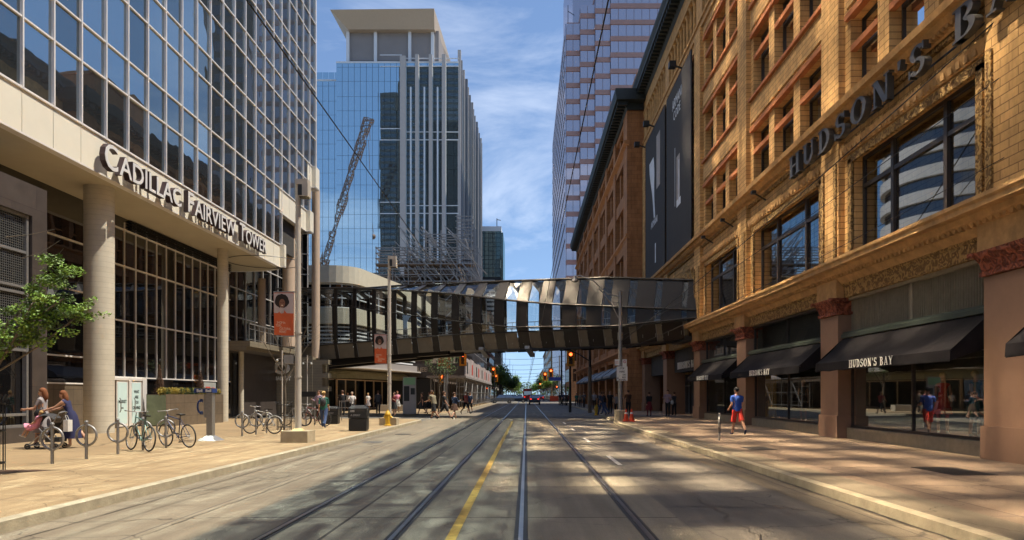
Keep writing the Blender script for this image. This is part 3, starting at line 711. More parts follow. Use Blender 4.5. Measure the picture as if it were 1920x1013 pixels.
for z in (7.0, 9.0, 11.2, 13): mg.box(-20.2, 46, z, -20.11, 62, z + .06)
for i in range(7): mg.box(-23.6 + i * .9, 61.4, 5, -23.55 + i * .9, 61.5, 16.4)
for z in (6.5, 8.2, 9.9, 11.6, 13.3, 15): mg.box(-24, 61.41, z, -18.1, 61.49, z + .06)
mg.build('mullion_grid', M['mullion'], pod)
b = MB(); b.box(-21, 46.2, .15, -18.7, 56.5, 4.4); b.box(-18.75, 48.0, .15, -18.58, 55.1, 4.398); b.build('side_wall', M['granite'], pod)
b = MB(); b.quad((-18.69, 46.25, .2), (-18.69, 47.95, .2), (-18.69, 47.95, 4.3), (-18.69, 46.25, 4.3)); b.build('glazing', M['lobby_glass'], pod)
b = MB(); b.box(-18.6, 55.0, .15, -15.9, 57.0, 4.45); b.box(-18.6, 55.05, .15, -15.2, 56.9, 4.25)
for z in (1.9, 2.9, 3.9): b.box(-15.3, 55.03, z, -14.75, 56.0, z + .35)
b.build('entrance_wall', M['taupe'], pod)
column(-18.35, 47.6, .16, .15, 4.4, 'column', 'pilaster', pod)
gd = MB(); gd.box(-18.66, 42.0, .2, -18.3, 43.6, 2.35); gd.build('grey_door', mat('grey_door', (.33, .35, .34), 0.5, var=.1), pod)
b = MB(); b.box(-18.298, 42.5, 1.1, -18.29, 42.85, 1.85); b.build('paper_notice', M['letter_face'], pod)
M['red_ink'] = mat('red_ink', (.5, .06, .04), 0.6, var=0)
b = MB(); b.box(-18.298, 42.2, 1.95, -18.288, 42.8, 2.1); b.box(-18.298, 43.0, 1.95, -18.288, 43.4, 2.06); b.build('red_notice', M['red_ink'], pod)
# the ring-and-word sign on the entrance block
sg = thing('market_sign', 'white ring sign above the word MARKET on the taupe entrance wall', 'sign', (0, 0, 0))
b = MB(); c_ = Vector((-18.15, 54.75, 3.62)); n_ = 28; vs_ = []
for i in range(n_):
    a = 2 * math.pi * i / n_; vs_.append((math.cos(a), math.sin(a)))
for i in range(n_):
    (ca, sa), (cb, sb) = vs_[i], vs_[(i + 1) % n_]
    b.add([(c_.x + ca * .62, c_.y, c_.z + sa * .46), (c_.x + cb * .62, c_.y, c_.z + sb * .46), (c_.x + cb * .30, c_.y, c_.z + sb * .24), (c_.x + ca * .30, c_.y, c_.z + sa * .24),
           (c_.x + ca * .62, c_.y + .12, c_.z + sa * .46), (c_.x + cb * .62, c_.y + .12, c_.z + sb * .46), (c_.x + cb * .30, c_.y + .12, c_.z + sb * .24), (c_.x + ca * .30, c_.y + .12, c_.z + sa * .24)],
          [(0, 1, 2, 3), (7, 6, 5, 4), (0, 4, 5, 1), (2, 6, 7, 3)])
b.build('ring', M['letter_face'], sg)
islands(text_mb('MARKET', .38, .12, (-18.75, 54.98, 2.72), (1, 0, 0), (0, 0, 1), .01, 1.25), 'sign_letter', M['letter_face'], sg)
# ---------------------------------------------------------------- right: golden terracotta department store
M['terra'] = blocks('terracotta', (.52, .31, .12), (.68, .42, .17), (.27, .15, .06), 0.62, 0.21, 'yz', 0.9, 0.014, 0.5, 0.3, 1.2, grime=.26)
M['terra_red'] = mat('red_terracotta', (.42, .155, .06), 0.85, var=0.35, vs=2.5, bump=0.3)
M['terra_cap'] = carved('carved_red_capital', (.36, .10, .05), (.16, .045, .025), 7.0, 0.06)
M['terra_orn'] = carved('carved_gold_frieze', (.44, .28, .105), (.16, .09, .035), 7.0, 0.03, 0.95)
M['terra_mould'] = mat('moulded_terracotta', (.46, .275, .115), 0.9, var=0.4, vs=2.5, bump=0.4, bs=20)
M['pier'] = mat('brown_stone_pier', (.27, .16, .105), 0.7, var=0.14, vs=1.0, bump=0.15, bs=60)
M['green_metal'] = mat('green_bronze', (.05, .065, .055), 0.45, 0.4, var=0.15)
M['cornice'] = mat('dark_green_cornice', (.018, .024, .024), 0.6, 0.0, var=0.3, vs=3)
M['plinth'] = mat('grey_plinth', (.27, .235, .175), 0.7, var=0.2, vs=4)
M['awning'] = mat('black_canvas', (.012, .011, .013), 0.9, var=0.45, vs=2.2, bump=.5, bs=3, spec=.15)
M['white_text'] = mat('white_letter', (.75, .74, .70), 0.6, var=0)
M['sign_metal'] = mat('grey_letter_metal', (.09, .087, .085), 0.4, 0.2, var=0.12)
M['pier_red'] = mat('pier_return', (.24, .11, .075), 0.7, var=0.15)
store = thing('department_store', 'long golden terracotta department store with black awnings and raised lettering, lining the right side', 'department store', (0, 0, 0))
FX = 10.92
PIERS = [(-5.4, -3.9), (5.4, 6.9), (15.35, 17.3), (25.4, 26.9), (36.1, 37.6), (45.7, 47.3), (56.4, 57.8), (66.9, 68.4)]
YA, YB = -5.4, 68.4
wall = MB()
wall.box(13.9, YA, .15, 30, YB, 29.0)                       # body behind the rooms
wall.box(FX + .06, YA, 29.0, 30, YB, 29.2)
ZF = [11.4, 15.95, 20.45]                                   # sills of the three window storeys
for (a, b_) in PIERS: wall.box(10.72, a, 6.2, 12.0, b_, 24.4)
for i in range(len(PIERS) - 1):
    a, b_ = PIERS[i][1], PIERS[i + 1][0]
    ww = (b_ - a)
    # second-storey big window surround
    wall.box(FX + .02, a, 6.2, 12.0, a + .62, 9.62); wall.box(FX + .02, b_ - .62, 6.2, 12.0, b_, 9.62)
    wall.box(FX, a, 9.6, 12.0, b_, 11.4)
    # three narrow lights per storey with mullion piers
    for fi, z in enumerate(ZF):
        top = z + 2.95; nxt = ZF[fi + 1] if fi < 2 else 24.4
        wall.box(FX, a, top, 12.0, b_, nxt)
        wall.box(FX - .06, a + .25, top + .38, FX + .01, b_ - .25, nxt - .42)        # raised panel on the spandrel
        for q in (0, 1, 2, 3):
            if q in (0, 3): ya_, yb_ = (a, a + .42) if q == 0 else (b_ - .42, b_)
            else: c0 = a + ww * q / 3; ya_, yb_ = c0 - .36, c0 + .36
            wall.box(FX + .03, ya_, z, 12.0, yb_, top)
wall.build('wall', M['terra'], store)
base = MB()
# shopfront piers, capitals
for (a, b_) in PIERS:
    pr_ = MB(); pr_.box(10.70, a, .9, 12.1, b_, 4.38); pr_.box(10.64, a - .05, .15, 12.1, b_ + .05, .92); pr_.build('pier', M['pier'], store)
    cap = MB(); cap.box(10.62, a - .06, 4.40, 12.0, b_ + .06, 4.50)
    cap.prof_y([(10.66, 4.50), (12, 4.50), (12, 4.94), (10.42, 4.94), (10.46, 4.84), (10.60, 4.70)], a - .02, b_ + .02)
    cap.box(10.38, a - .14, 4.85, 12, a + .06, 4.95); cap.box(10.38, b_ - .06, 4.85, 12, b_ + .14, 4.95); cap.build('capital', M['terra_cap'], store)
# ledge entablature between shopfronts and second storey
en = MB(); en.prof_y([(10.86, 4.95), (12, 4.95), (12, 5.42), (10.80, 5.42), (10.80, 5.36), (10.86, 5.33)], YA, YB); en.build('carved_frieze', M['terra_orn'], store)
lg = MB()
lg.prof_y([(10.76, 5.42), (12, 5.42), (12, 5.86), (10.40, 5.86), (10.46, 5.74), (10.62, 5.62), (10.70, 5.5)], YA, YB)
lg.prof_y([(10.14, 5.86), (12, 5.86), (12, 6.12), (10.08, 6.12), (10.08, 6.03), (10.14, 5.98)], YA, YB)
lg.prof_y([(10.30, 6.12), (12, 6.12), (12, 6.24), (10.5, 6.24)], YA, YB)
y = YA
while y < YB: lg.box(10.50, y, 5.60, 10.70, y + .12, 5.72); y += .24
for (a, b_) in PIERS: lg.box(10.60, a - .1, 4.96, 11.0, b_ + .1, 5.62)
lg.build('ledge', M['terra_mould'], store)
# sign-level cornice
c2 = MB()
c2.prof_y([(10.84, 9.75), (12, 9.75), (12, 10.05), (10.74, 10.05), (10.78, 9.9)], YA, YB)
c2.prof_y([(10.80, 10.85), (12, 10.85), (12, 11.16), (10.50, 11.16), (10.58, 11.02), (10.72, 10.93)], YA, YB)
c2.prof_y([(10.32, 11.16), (12, 11.16), (12, 11.34), (10.28, 11.34)], YA, YB)
c2.prof_y([(10.46, 11.34), (12, 11.34), (12, 11.42), (10.6, 11.42)], YA, YB)
y = YA
while y < YB: c2.box(10.60, y, 10.90, 10.76, y + .1, 11.02); y += .2
y = YA
while y < YB: c2.box(10.76, y, 9.78, 10.83, y + .16, 10.0); y += .34
c2.build('sign_cornice', M['terra_mould'], store)
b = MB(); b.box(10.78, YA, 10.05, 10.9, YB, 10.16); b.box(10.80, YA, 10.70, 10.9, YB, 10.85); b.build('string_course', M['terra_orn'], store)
# ornament: carved jambs round the second-storey windows, red heads and sills of the upper lights
oj = MB(); rh = MB()
for i in range(len(PIERS) - 1):
    a, b_ = PIERS[i][1], PIERS[i + 1][0]; ww = b_ - a
    for yy in (a + .36, b_ - .62): oj.box(FX - .05, yy, 6.24, FX + .05, yy + .26, 9.58)
    oj.box(FX - .05, a + .36, 9.45, FX + .05, b_ - .36, 9.70)
    for (a2, b2) in (PIERS[i],): 
        oj.box(10.66, a2 + .12, 6.3, 10.74, a2 + .32, 9.6); oj.box(10.66, b2 - .32, 6.3, 10.74, b2 - .12, 9.6)
    for z in ZF:
        rh.box(FX - .10, a + .2, z + 2.93, FX + .14, b_ - .2, z + 3.12)
        rh.box(FX - .14, a + .1, z - .12, FX + .14, b_ - .1, z + .02)
        for q in range(3):
            y0_ = a + .42 if q == 0 else a + ww * q / 3 + .36; y1_ = b_ - .42 if q == 2 else a + ww * (q + 1) / 3 - .36
            rh.box(FX + .02, y0_, z + 1.82, FX + .22, y1_, z + 2.02)
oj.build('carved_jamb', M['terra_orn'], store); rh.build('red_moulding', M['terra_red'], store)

def window(y0_, y1_, z0, z1, x, cols, rows_, par, frame_m, nm='window', fw=.07, blind=0.0, glass='window_glass'):
    fb = MB(); d = .09
    fb.box(x - d, y0_, z0, x, y0_ + fw, z1); fb.box(x - d, y1_ - fw, z0, x, y1_, z1)
    fb.box(x - d + .002, y0_ + fw, z0, x, y1_ - fw, z0 + fw); fb.box(x - d + .002, y0_ + fw, z1 - fw, x, y1_ - fw, z1)
    for cfrac in cols: yc = y0_ + (y1_ - y0_) * cfrac; fb.box(x - d - .03, yc - fw * .75, z0 + fw, x - .004, yc + fw * .75, z1 - fw)
    for rf_ in rows_: zc = z0 + (z1 - z0) * rf_; fb.box(x - d - .015, y0_ + fw, zc - fw * .6, x - .006, y1_ - fw, zc + fw * .6)
    o = fb.build(nm, M[frame_m], par)
    g = MB(); e = rn.uniform(-.012, .012)
    g.quad((x - .03 + e, y0_ + fw, z0 + fw), (x - .03 - e, y1_ - fw, z0 + fw), (x - .03 - e, y1_ - fw, z1 - fw), (x - .03 + e, y0_ + fw, z1 - fw))
    g.build('pane', M[glass], o)
    if blind > 0:
        bl = MB(); bl.quad((x + .25, y0_, z1 - (z1 - z0) * blind), (x + .25, y1_, z1 - (z1 - z0) * blind), (x + .25, y1_, z1), (x + .25, y0_, z1)); bl.build('blind', M['blind'], o)
    return o
for i in range(len(PIERS) - 1):
    a, b_ = PIERS[i][1], PIERS[i + 1][0]; ww = b_ - a
    window(a + .62, b_ - .62, 6.26, 9.6, 11.35, (.28, .70), (.70,), store, 'bronze', fw=.11, glass='window_glass')
    for fi, z in enumerate(ZF):
        for q in range(3):
            y0_ = a + .42 if q == 0 else a + ww * q / 3 + .36; y1_ = b_ - .42 if q == 2 else a + ww * (q + 1) / 3 - .36
            window(y0_, y1_, z + .02, z + 2.93, 11.42, (), (.66,), store, 'bronze', fw=.07, blind=rn.choice([0, 0, .4, .6]) if b_ < 40 else 0)
# top gallery: colonnettes under the dark cornice
ga = MB(); ga.box(10.80, YA, 24.4, 12, YB, 24.75); ga.box(10.70, YA, 24.75, 12, YB, 24.9); ga.box(10.86, YA, 27.5, 12, YB, 28.7); ga.box(10.80, YA, 27.5, 10.87, YB, 27.75)
ga.build('gallery_band', M['terra_mould'], store)
gc = MB(); y = YA + .3; gi = MB()
while y < YB:
    gc.lathe([(.2, 0), (.2, .12), (.13, .18), (.13, 2.3), (.2, 2.42), (.22, 2.6)], (11.05, y, 24.9), 8); y += 1.05
for (a, b_) in PIERS: gc.box(10.86, a, 24.9, 12, b_, 27.5)
gc.build('colonnette', M['terra_mould'], store)
gi.quad((11.6, YA, 24.9), (11.6, YB, 24.9), (11.6, YB, 27.5), (11.6, YA, 27.5)); gi.build('gallery_glass', M['lobby_glass'], store)
co = MB()
co.prof_y([(10.84, 28.7), (12, 28.7), (12, 29.3), (10.55, 29.3)], YA, YB + .3)
co.prof_y([(9.95, 29.3), (12, 29.3), (12, 30.2), (9.85, 30.2), (9.85, 30.0), (10.0, 29.7)], YA, YB + .3)
y = YA
while y < YB: co.box(10.05, y, 28.98, 10.85, y + .28, 29.3); y += .62
co.build('cornice', M['cornice'], store)
# raised lettering over the second storey
mb_, w8 = serif_text("HUDSON'S ", .80, .22, .22, (10.62, 29.5, 10.28), (0, -1, 0), (0, 0, 1))
wk = (29.5 - 18.2) / w8
yl = 29.5
for ch in "HUDSON'S BAY":
    mb_, wd_ = serif_text(ch, .80, .22, .20, (10.66, yl, 10.22), (0, -1, 0), (0, 0, 1), wk); yl -= wd_
    if ch != ' ': mb_.build('sign_letter', M['sign_metal'], store)
y = 29.2
st = MB(); st.box(10.80, 13.5, 10.40, 10.84, 29.4, 10.44); st.box(10.80, 13.5, 10.80, 10.84, 29.4, 10.84)
st.build('sign_rail', M['dark_metal'], store)
for y in (33.5, 38.8, 43.0): fl = MB(); fl.beam((10.85, y, 10.45), (10.35, y, 10.75), .06); fl.obox((10.28, y, 10.8), (.2, .22, .14)); fl.build('floodlight', M['black'], store)
for y in (50.5, 61.5, 66.6): fl = MB(); fl.beam((10.7, y, 23.9), (10.1, y, 24.1), .1); fl.obox((9.95, y, 24.15), (.45, .5, .4)); fl.build('floodlight', M['black'], store)

# shop windows, louvres, plinths and awnings bay by bay
M['shop_floor'] = mat('shop_floor', (.10, .10, .10), 0.5, var=.1)
M['shop_wall'] = mat('shop_wall', (.10, .095, .08), 0.8, var=.2)
M['gold'] = mat('gold_panel', (.45, .28, .08), 0.4, 0.5, var=.2)
aw_labels = ["black canvas awning at the far right edge of the photo, only its tip in view",
             "black canvas awning with white lettering over the big window of red and green dresses",
             "black canvas awning with white lettering between the running man and the middle pillar",
             "smallest black canvas awning with white lettering, left of the running man, by the bridge"]
def awning(ya, yb, label):
    t = thing('awning', label, 'awning', (10.9, (ya + yb) / 2, 2.4), 0, 'black shopfront awnings')
    t.location = (0, 0, 0)
    c = MB(); n = 14; P = []
    for i in range(n + 1):
        y = ya + (yb - ya) * i / n; sag = .03 * math.sin(i * 2.1) + .015 * math.sin(i * 5)
        P.append([(10.86, y, 3.56), (10.55, y, 3.24 - sag * .6 - .03), (10.22, y, 2.93 - sag - .03), (9.93, y, 2.70), (9.91, y, 2.44 + .012 * math.sin(i * 3))])
    v = [p for r_ in P for p in r_]; f = [(i * 5 + k, i * 5 + k + 1, (i + 1) * 5 + k + 1, (i + 1) * 5 + k) for i in range(n) for k in range(4)]
    c.add(v, f); c.add([(p[0] + .02, p[1], p[2] - .02) for p in v], f)
    for y in (ya, yb):
        c.add([(10.86, y, 3.56), (9.93, y, 2.70), (9.91, y, 2.44), (10.4, y, 2.62), (10.86, y, 2.75)], [(0, 1, 2, 3, 4)])
    c.build('canvas', M['awning'], t, 30)
    ar = MB(); ar.beam((10.9, ya + .15, 2.72), (9.97, ya + .15, 2.68), .03); ar.beam((10.9, yb - .15, 2.72), (9.97, yb - .15, 2.68), .03); ar.tube([(9.96, ya, 2.68), (9.96, yb, 2.68)], .02, 6)
    ar.build('arm', M['galv'], t)
    hh = .235; _, wd = serif_text("HUDSON'S BAY", hh, .12, .004, (0, 0, 0), (0, -1, 0), (0, 0, 1))
    kx = 2.75 / wd; mid = (ya + yb) / 2
    tx, _ = serif_text("HUDSON'S BAY", hh, .12, .004, (9.905, mid + 1.37, 2.47), (0, -1, 0), (0, 0, 1), kx)
    tx.build('lettering', M['white_text'], t)
def mullrow(mb, x, ya, yb, step, z0, z1, w_=.03):
    y = ya
    while y < yb: mb.box(x - .05, y, z0, x + .02, y + w_, z1); y += step
for i in range(len(PIERS) - 1):
    a, b_ = PIERS[i][1], PIERS[i + 1][0]
    if i > 4: continue
    pb = MB(); pb.box(10.98, a, .15, 12.0, b_, .52); pb.build('plinth', M['plinth'], store)
    rm = MB()                                               # display room
    rm.quad((12.0, a, .5), (13.9, a, .5), (13.9, b_, .5), (12.0, b_, .5)); rm.box(11.2, a, .45, 13.85, b_, .515)
    rm.build('display_floor', M['shop_floor'], store)
    rm = MB(); rm.box(13.6, a, .52, 13.85, b_, 4.8); rm.box(11.3, a, .52, 13.6, a + .08, 4.8); rm.box(11.3, b_ - .08, .52, 13.6, b_, 4.8); rm.box(11.4, a + .08, 3.62, 13.6, b_ - .08, 3.72)
    rm.build('display_wall', M['shop_wall'], store)
    sw = MB(); sw.box(11.12, a, .52, 11.24, b_, .60); sw.box(11.10, a, 3.50, 11.3, b_, 3.70)
    for yy in (a, b_ - .08, a + (b_ - a) * .5 - .02, a + (b_ - a) * .08): sw.box(11.13, yy, .6, 11.22, yy + .05, 3.5)
    o = sw.build('shop_window', M['bronze'], store)
    g = MB(); g.quad((11.18, a, .6), (11.18, b_, .6), (11.18, b_, 3.5), (11.18, a, 3.5)); g.build('pane', M['shop_glass'], o)
    br = MB(); br.prof_y([(10.80, 3.58), (11.3, 3.58), (11.3, 3.78), (10.86, 3.78), (10.86, 3.72), (10.80, 3.70)], a + .002, b_ - .002); br.build('transom_bar', M['green_metal'], store)
    lv = MB(); lv.quad((11.5, a, 3.7), (11.5, b_, 3.7), (11.5, b_, 4.95), (11.5, a, 4.95)); lv.build('transom_void', M['black'], store)
    tl = MB(); tl.box(11.0, a, 4.86, 11.3, b_, 4.95)
    if i in (2,) or i == 1:
        mullrow(tl, 11.2, a, b_, .115, 3.78, 4.86, .035); tl.box(11.1, (a + b_) / 2 - .08, 3.78, 11.25, (a + b_) / 2 + .08, 4.86)
    else:
        tl.box(11.1, a, 3.78, 11.2, a + .08, 4.86); tl.box(11.1, b_ - .08, 3.78, 11.2, b_, 4.86); tl.box(11.1, (a + b_) / 2 - .03, 3.78, 11.2, (a + b_) / 2 + .03, 4.86)
        g = MB(); g.quad((11.16, a, 3.78), (11.16, b_, 3.78), (11.16, b_, 4.86), (11.16, a, 4.86)); g.build('transom_glass', M['shop_glass'], store)
    tl.build('transom_grille', M['plinth' if i == 2 else 'bronze'], store)
    if 1 <= i <= 4: awning(a + .02, b_ - .02, aw_labels[i - 1])
# entrance bays under the bridge: deep, dark, with a lettered lintel
for i in (5, 6):
    a, b_ = PIERS[i][1], PIERS[i + 1][0]
    e = MB(); e.box(11.3, a, 3.3, 12, b_, 4.95); e.box(13.4, a, .15, 13.85, b_, 3.3); e.build('entrance_lintel', M['inside'], store)
    d = MB()
    for q in range(7): d.box(12.9, a + .5 + q * (b_ - a - 1) / 6, .15, 13.0, a + .56 + q * (b_ - a - 1) / 6, 3.2)
    d.box(12.9, a + .4, 2.3, 13.0, b_ - .4, 2.4); d.build('entrance_doors', M['bronze'], store)
_, wd = serif_text("HUDSON'S BAY", .5, .1, .05, (0, 0, 0), (0, -1, 0), (0, 0, 1))
yl = 54.9
for ch in "HUDSON'S BAY":
    tx, wd_ = serif_text(ch, .5, .1, .05, (11.25, yl, 3.5), (0, -1, 0), (0, 0, 1), 6.2 / wd); yl -= wd_
    if ch != ' ': tx.build('lintel_letter', M['white_text'], store)
# banners
M['banner_black'] = mat('banner_cloth', (.03, .029, .031), 0.85, var=.12, vs=.6)
M['banner_pale'] = mat('banner_print', (.62, .66, .72), 0.6, var=.25, vs=1.4)
M['banner_tan'] = mat('banner_print_tan', (.34, .30, .28), 0.6, var=.3, vs=1.0)
def banner(ya, yb, z0, z1, label, kind):
    t = thing('advert_banner', label, 'banner', (0, 0, 0), 0, 'tall black banners on the store front')
    b = MB(); b.box(10.56, ya, z0, 10.64, yb, z1); b.build('cloth', M['banner_black'], t)
    x = 10.553; p = MB(); q = MB()
    c = (ya + yb) / 2; h = z1 - z0
    if kind == 2:
        q.box(x, c - .7, z0 + h * .30, 10.562, c + .4, z0 + h * .55); p.box(x - .002, c - .55, z0 + h * .30, 10.562, c - .3, z0 + h * .52); p.box(x, c + .9, z0 + h * .28, 10.562, c + 1.0, z0 + h * .62)
        p.box(x - .002, c - 1.0, z0 + h * .26, 10.562, c + .4, z0 + h * .30)
        text_mb('ARMANI', 1.0, .01, (x + .006, c + 1.9, z0 + h * .86), (0, -1, 0), (0, 0, 1), 0, 3.2, mb=p); text_mb('CODE', .9, .01, (x + .006, c + 1.5, z0 + h * .79), (0, -1, 0), (0, 0, 1), 0, 2.4, mb=p)
    else:
        n = 12
        for i in range(n):
            f0, f1 = i / n, (i + 1) / n
            wv = lambda f: (2.6 - 1.9 * f) * (.8 + .2 * math.sin(f * 7)); of = lambda f: .9 - 1.5 * f
            p.add([(x, c + of(f0) - wv(f0) / 2 + .5, z0 + h * (.80 - .42 * f0)), (x, c + of(f0) + wv(f0) / 2 + .5, z0 + h * (.80 - .42 * f0)), (x, c + of(f1) + wv(f1) / 2 + .5, z0 + h * (.80 - .42 * f1)), (x, c + of(f1) - wv(f1) / 2 + .5, z0 + h * (.80 - .42 * f1))], [(0, 1, 2, 3)])
        q.box(x - .001, c - 2.6, z0 + h * .55, 10.562, c - 1.0, z0 + h * .9); p.box(x, c - .7, z0 + h * .07, 10.562, c - .3, z0 + h * .2)
        text_mb('ARMANI', .8, .01, (x + .006, c + 1.6, z0 + h * .33), (0, -1, 0), (0, 0, 1), 0, 3.0, mb=p)
    p.build('pale_print', M['banner_pale'], t); q.build('tan_print', M['banner_tan'], t)
banner(47.45, 55.8, 11.6, 23.8, 'nearer black banner with a slim pale bottle, hung over the store windows', 2)
banner(56.5, 65.6, 11.6, 23.8, 'farther black banner with a white draped figure, next to the blank brown wall', 1)

# farther half of the block: projecting red-brown wing
wing = thing('brick_wing', 'red-brown projecting wing of the store block with a blank side wall and dark cornice', 'building', (0, 0, 0))
M['brownstone'] = blocks('brownstone', (.36, .16, .06), (.42, .19, .075), (.22, .10, .045), 1.1, .4, 'hz', 0.8, .014, .4, .25, 1.0, grime=.25)
M['brown_trim'] = mat('brown_trim', (.46, .21, .08), 0.8, var=.2, bump=.3)
WX = 9.3; WA, WB = 68.4, 137
wb = MB(); wb.box(WX + 1.2, WA + .3, .15, 30, WB, 28.4)
wb.box(WX, WA, .15, WX + 6, WA + 1.6, 28.4)
nb = 8; bw_ = (WB - WA - 1.6) / nb
for i in range(nb + 1):
    y = WA + 1.6 + i * bw_; wb.box(WX + .001, y - .9 if i else y - .1, .15, WX + 1.3, y + .9, 28.4)
for (z0, z1) in ((5.0, 6.6), (10, 11.6), (15.2, 16.4), (19.8, 21), (24, 25.2), (27.4, 28.4)): wb.box(WX + .12, WA + 1.6, z0, WX + 1.3, WB, z1)
for i in range(nb):
    y = WA + 1.6 + i * bw_
    for k_ in (1, 2): wb.box(WX + .3, y + bw_ * k_ / 3 - .3, 6.6, WX + 1.3, y + bw_ * k_ / 3 + .3, 28)
wb.build('wall', M['brownstone'], wing)
tr_ = MB()
for (z, o_) in ((5.6, .5), (11.4, .35), (16.3, .15), (24.9, .3)): tr_.prof_y([(WX + .2, z - .25), (WX - o_, z), (WX - o_, z + .18), (WX + .2, z + .24)], WA - .2, WB)
tr_.build('string_course', M['brown_trim'], wing)
wg = MB()
for i in range(nb):
    y = WA + 1.6 + i * bw_; wg.quad((WX + 1.0, y + .8, 1), (WX + 1.0, y + bw_ - .8, 1), (WX + 1.0, y + bw_ - .8, 28), (WX + 1.0, y + .8, 28))
wg.build('window_glass', M['lobby_glass'], wing)
wf = MB()
for i in range(nb):
    y = WA + 1.6 + i * bw_
    for z in (8.6, 13.6, 18.2, 22.6, 26.4): wf.box(WX + .86, y + .8, z, WX + .98, y + bw_ - .8, z + .14)
wf.build('transom', M['brown_trim'], wing)
cb = MB(); cb.prof_y([(WX, 27.9), (WX + 1.5, 27.9), (WX + 1.5, 28.5), (WX - .3, 28.5)], WA - .3, WB)
cb.prof_y([(WX - 1.1, 28.5), (WX + 1.5, 28.5), (WX + 1.5, 29.5), (WX - 1.2, 29.5), (WX - 1.2, 29.2)], WA - 1.2, WB)
y = WA - .8
while y < WB: cb.box(WX - .95, y, 28.15, WX - .05, y + .35, 28.5); y += .8
cb.box(WX - 1.1, WA - 1.15, 28.55, 11, WA, 29.45)
cb.build('cornice', M['cornice'], wing)
b = MB(); b.box(11.2, 74, 28.4, 16, 84, 33.5); b.box(11.0, 73.8, 33.5, 16.2, 84.2, 33.8); b.build('roof_house', M['brownstone'], wing)
lcl = ['first grey shop awning of the row beyond the bridge, nearest its pole', 'second grey shop awning beyond the bridge', 'third grey shop awning beyond the bridge, in the middle of the row', 'fourth grey shop awning beyond the bridge', 'fifth grey shop awning beyond the bridge, small', 'last and smallest grey shop awning beyond the bridge']
M['grey_awning'] = mat('grey_canvas', (.19, .21, .235), 0.6, var=.1)
for i in range(6):
    y = WA + 1.6 + i * bw_; c = MB()
    c.add([(WX + .1, y + .9, 4.5), (WX + .1, y + bw_ - .9, 4.5), (WX - 1.3, y + bw_ - .9, 3.5), (WX - 1.3, y + .9, 3.5), (WX - 1.3, y + bw_ - .9, 3.3), (WX - 1.3, y + .9, 3.3), (WX + .1, y + .9, 3.3), (WX + .1, y + bw_ - .9, 3.3)],
          [(0, 1, 2, 3), (3, 2, 4, 5), (0, 3, 5, 6), (1, 7, 4, 2)])
    tag(c.build('awning', M['grey_awning']), lcl[i], 'awning', 'grey awnings beyond the bridge')
# ---------------------------------------------------------------- glazed footbridge
bridge = thing('footbridge', 'twisting glazed footbridge with dark ribs spanning the street to the golden store', 'footbridge', (0, 0, 0))
M['rib'] = mat('bridge_rib', (.016, .012, .010), 0.45, 0.1, var=.15)
M['spandrel'] = mat('bridge_spandrel', (.17, .14, .10), 0.45, var=.12)
M['bridge_floor'] = mat('bridge_floor', (.30, .28, .25), 0.7)
BA, BB = Vector((-19.0, 60.7, 0)), Vector((12.2, 48.8, 0)); bd = (BB - BA); bdn = bd.normalized(); bn = Vector((bdn.y, -bdn.x, 0))
def ip(t, ks):
    for (a, va), (b, vb) in zip(ks, ks[1:]):
        if t <= b: return va + (vb - va) * (t - a) / (b - a)
    return ks[-1][1]
def bsec(t):
    zt = ip(t, [(0, 9.95), (.46, 9.78), (.8, 9.68), (1, 9.15)]); zb = ip(t, [(0, 4.2), (.46, 4.85), (.8, 4.95), (1, 5.4)])
    f3 = ip(t, [(0, 9.95), (.2, 9.7), (.35, 9.25), (.46, 8.85), (.6, 8.15), (.7, 7.75), (1, 6.95)])
    r1 = ip(t, [(0, 9.97), (.3, 9.93), (.46, 9.74), (.8, 9.45), (1, 8.85)]); f1 = zb + 1.1
    f2 = max(f1 + .06, ip(t, [(0, 9.15), (.2, 8.3), (.46, 6.95), (.6, 6.35), (1, 6.0)]))
    r1n = ip(t, [(0, -.6), (.3, .4), (.55, 1.35), (1, 2.0)])
    k = 1 - .12 * max(0, t - .5) * 2
    g_ = max(0, t - .35) / .65
    return [((2.0 - .4 * g_) * k, zb), ((2.3 + .1 * g_) * k, f1), ((2.38 + .55 * g_) * k, f2), ((2.3 + .5 * g_) * k, f3), (r1n * k, r1), (-1.0, zt), (-2.2 * k, zt - .35), (-2.3 * k, f1), (-2.0 * k, zb)]
def bp_(t, i, o=0.0):
    s = bsec(t); q = s[i]
    cx, cz = 0, 7.3
    d = Vector((q[0] - cx, q[1] - cz)); d.normalize()
    p = BA + bd * t + bn * (q[0] + d.x * o); p.z = q[1] + d.y * o; return p
NB = 19; t0b, t1b = .015, .985; pt = (t1b - t0b) / NB
def strip(mb, ta, tb, i, o=0.0): mb.quad(bp_(ta, i, o), bp_(tb, i, o), bp_(tb, i + 1, o), bp_(ta, i + 1, o))
fl_ = MB(); 
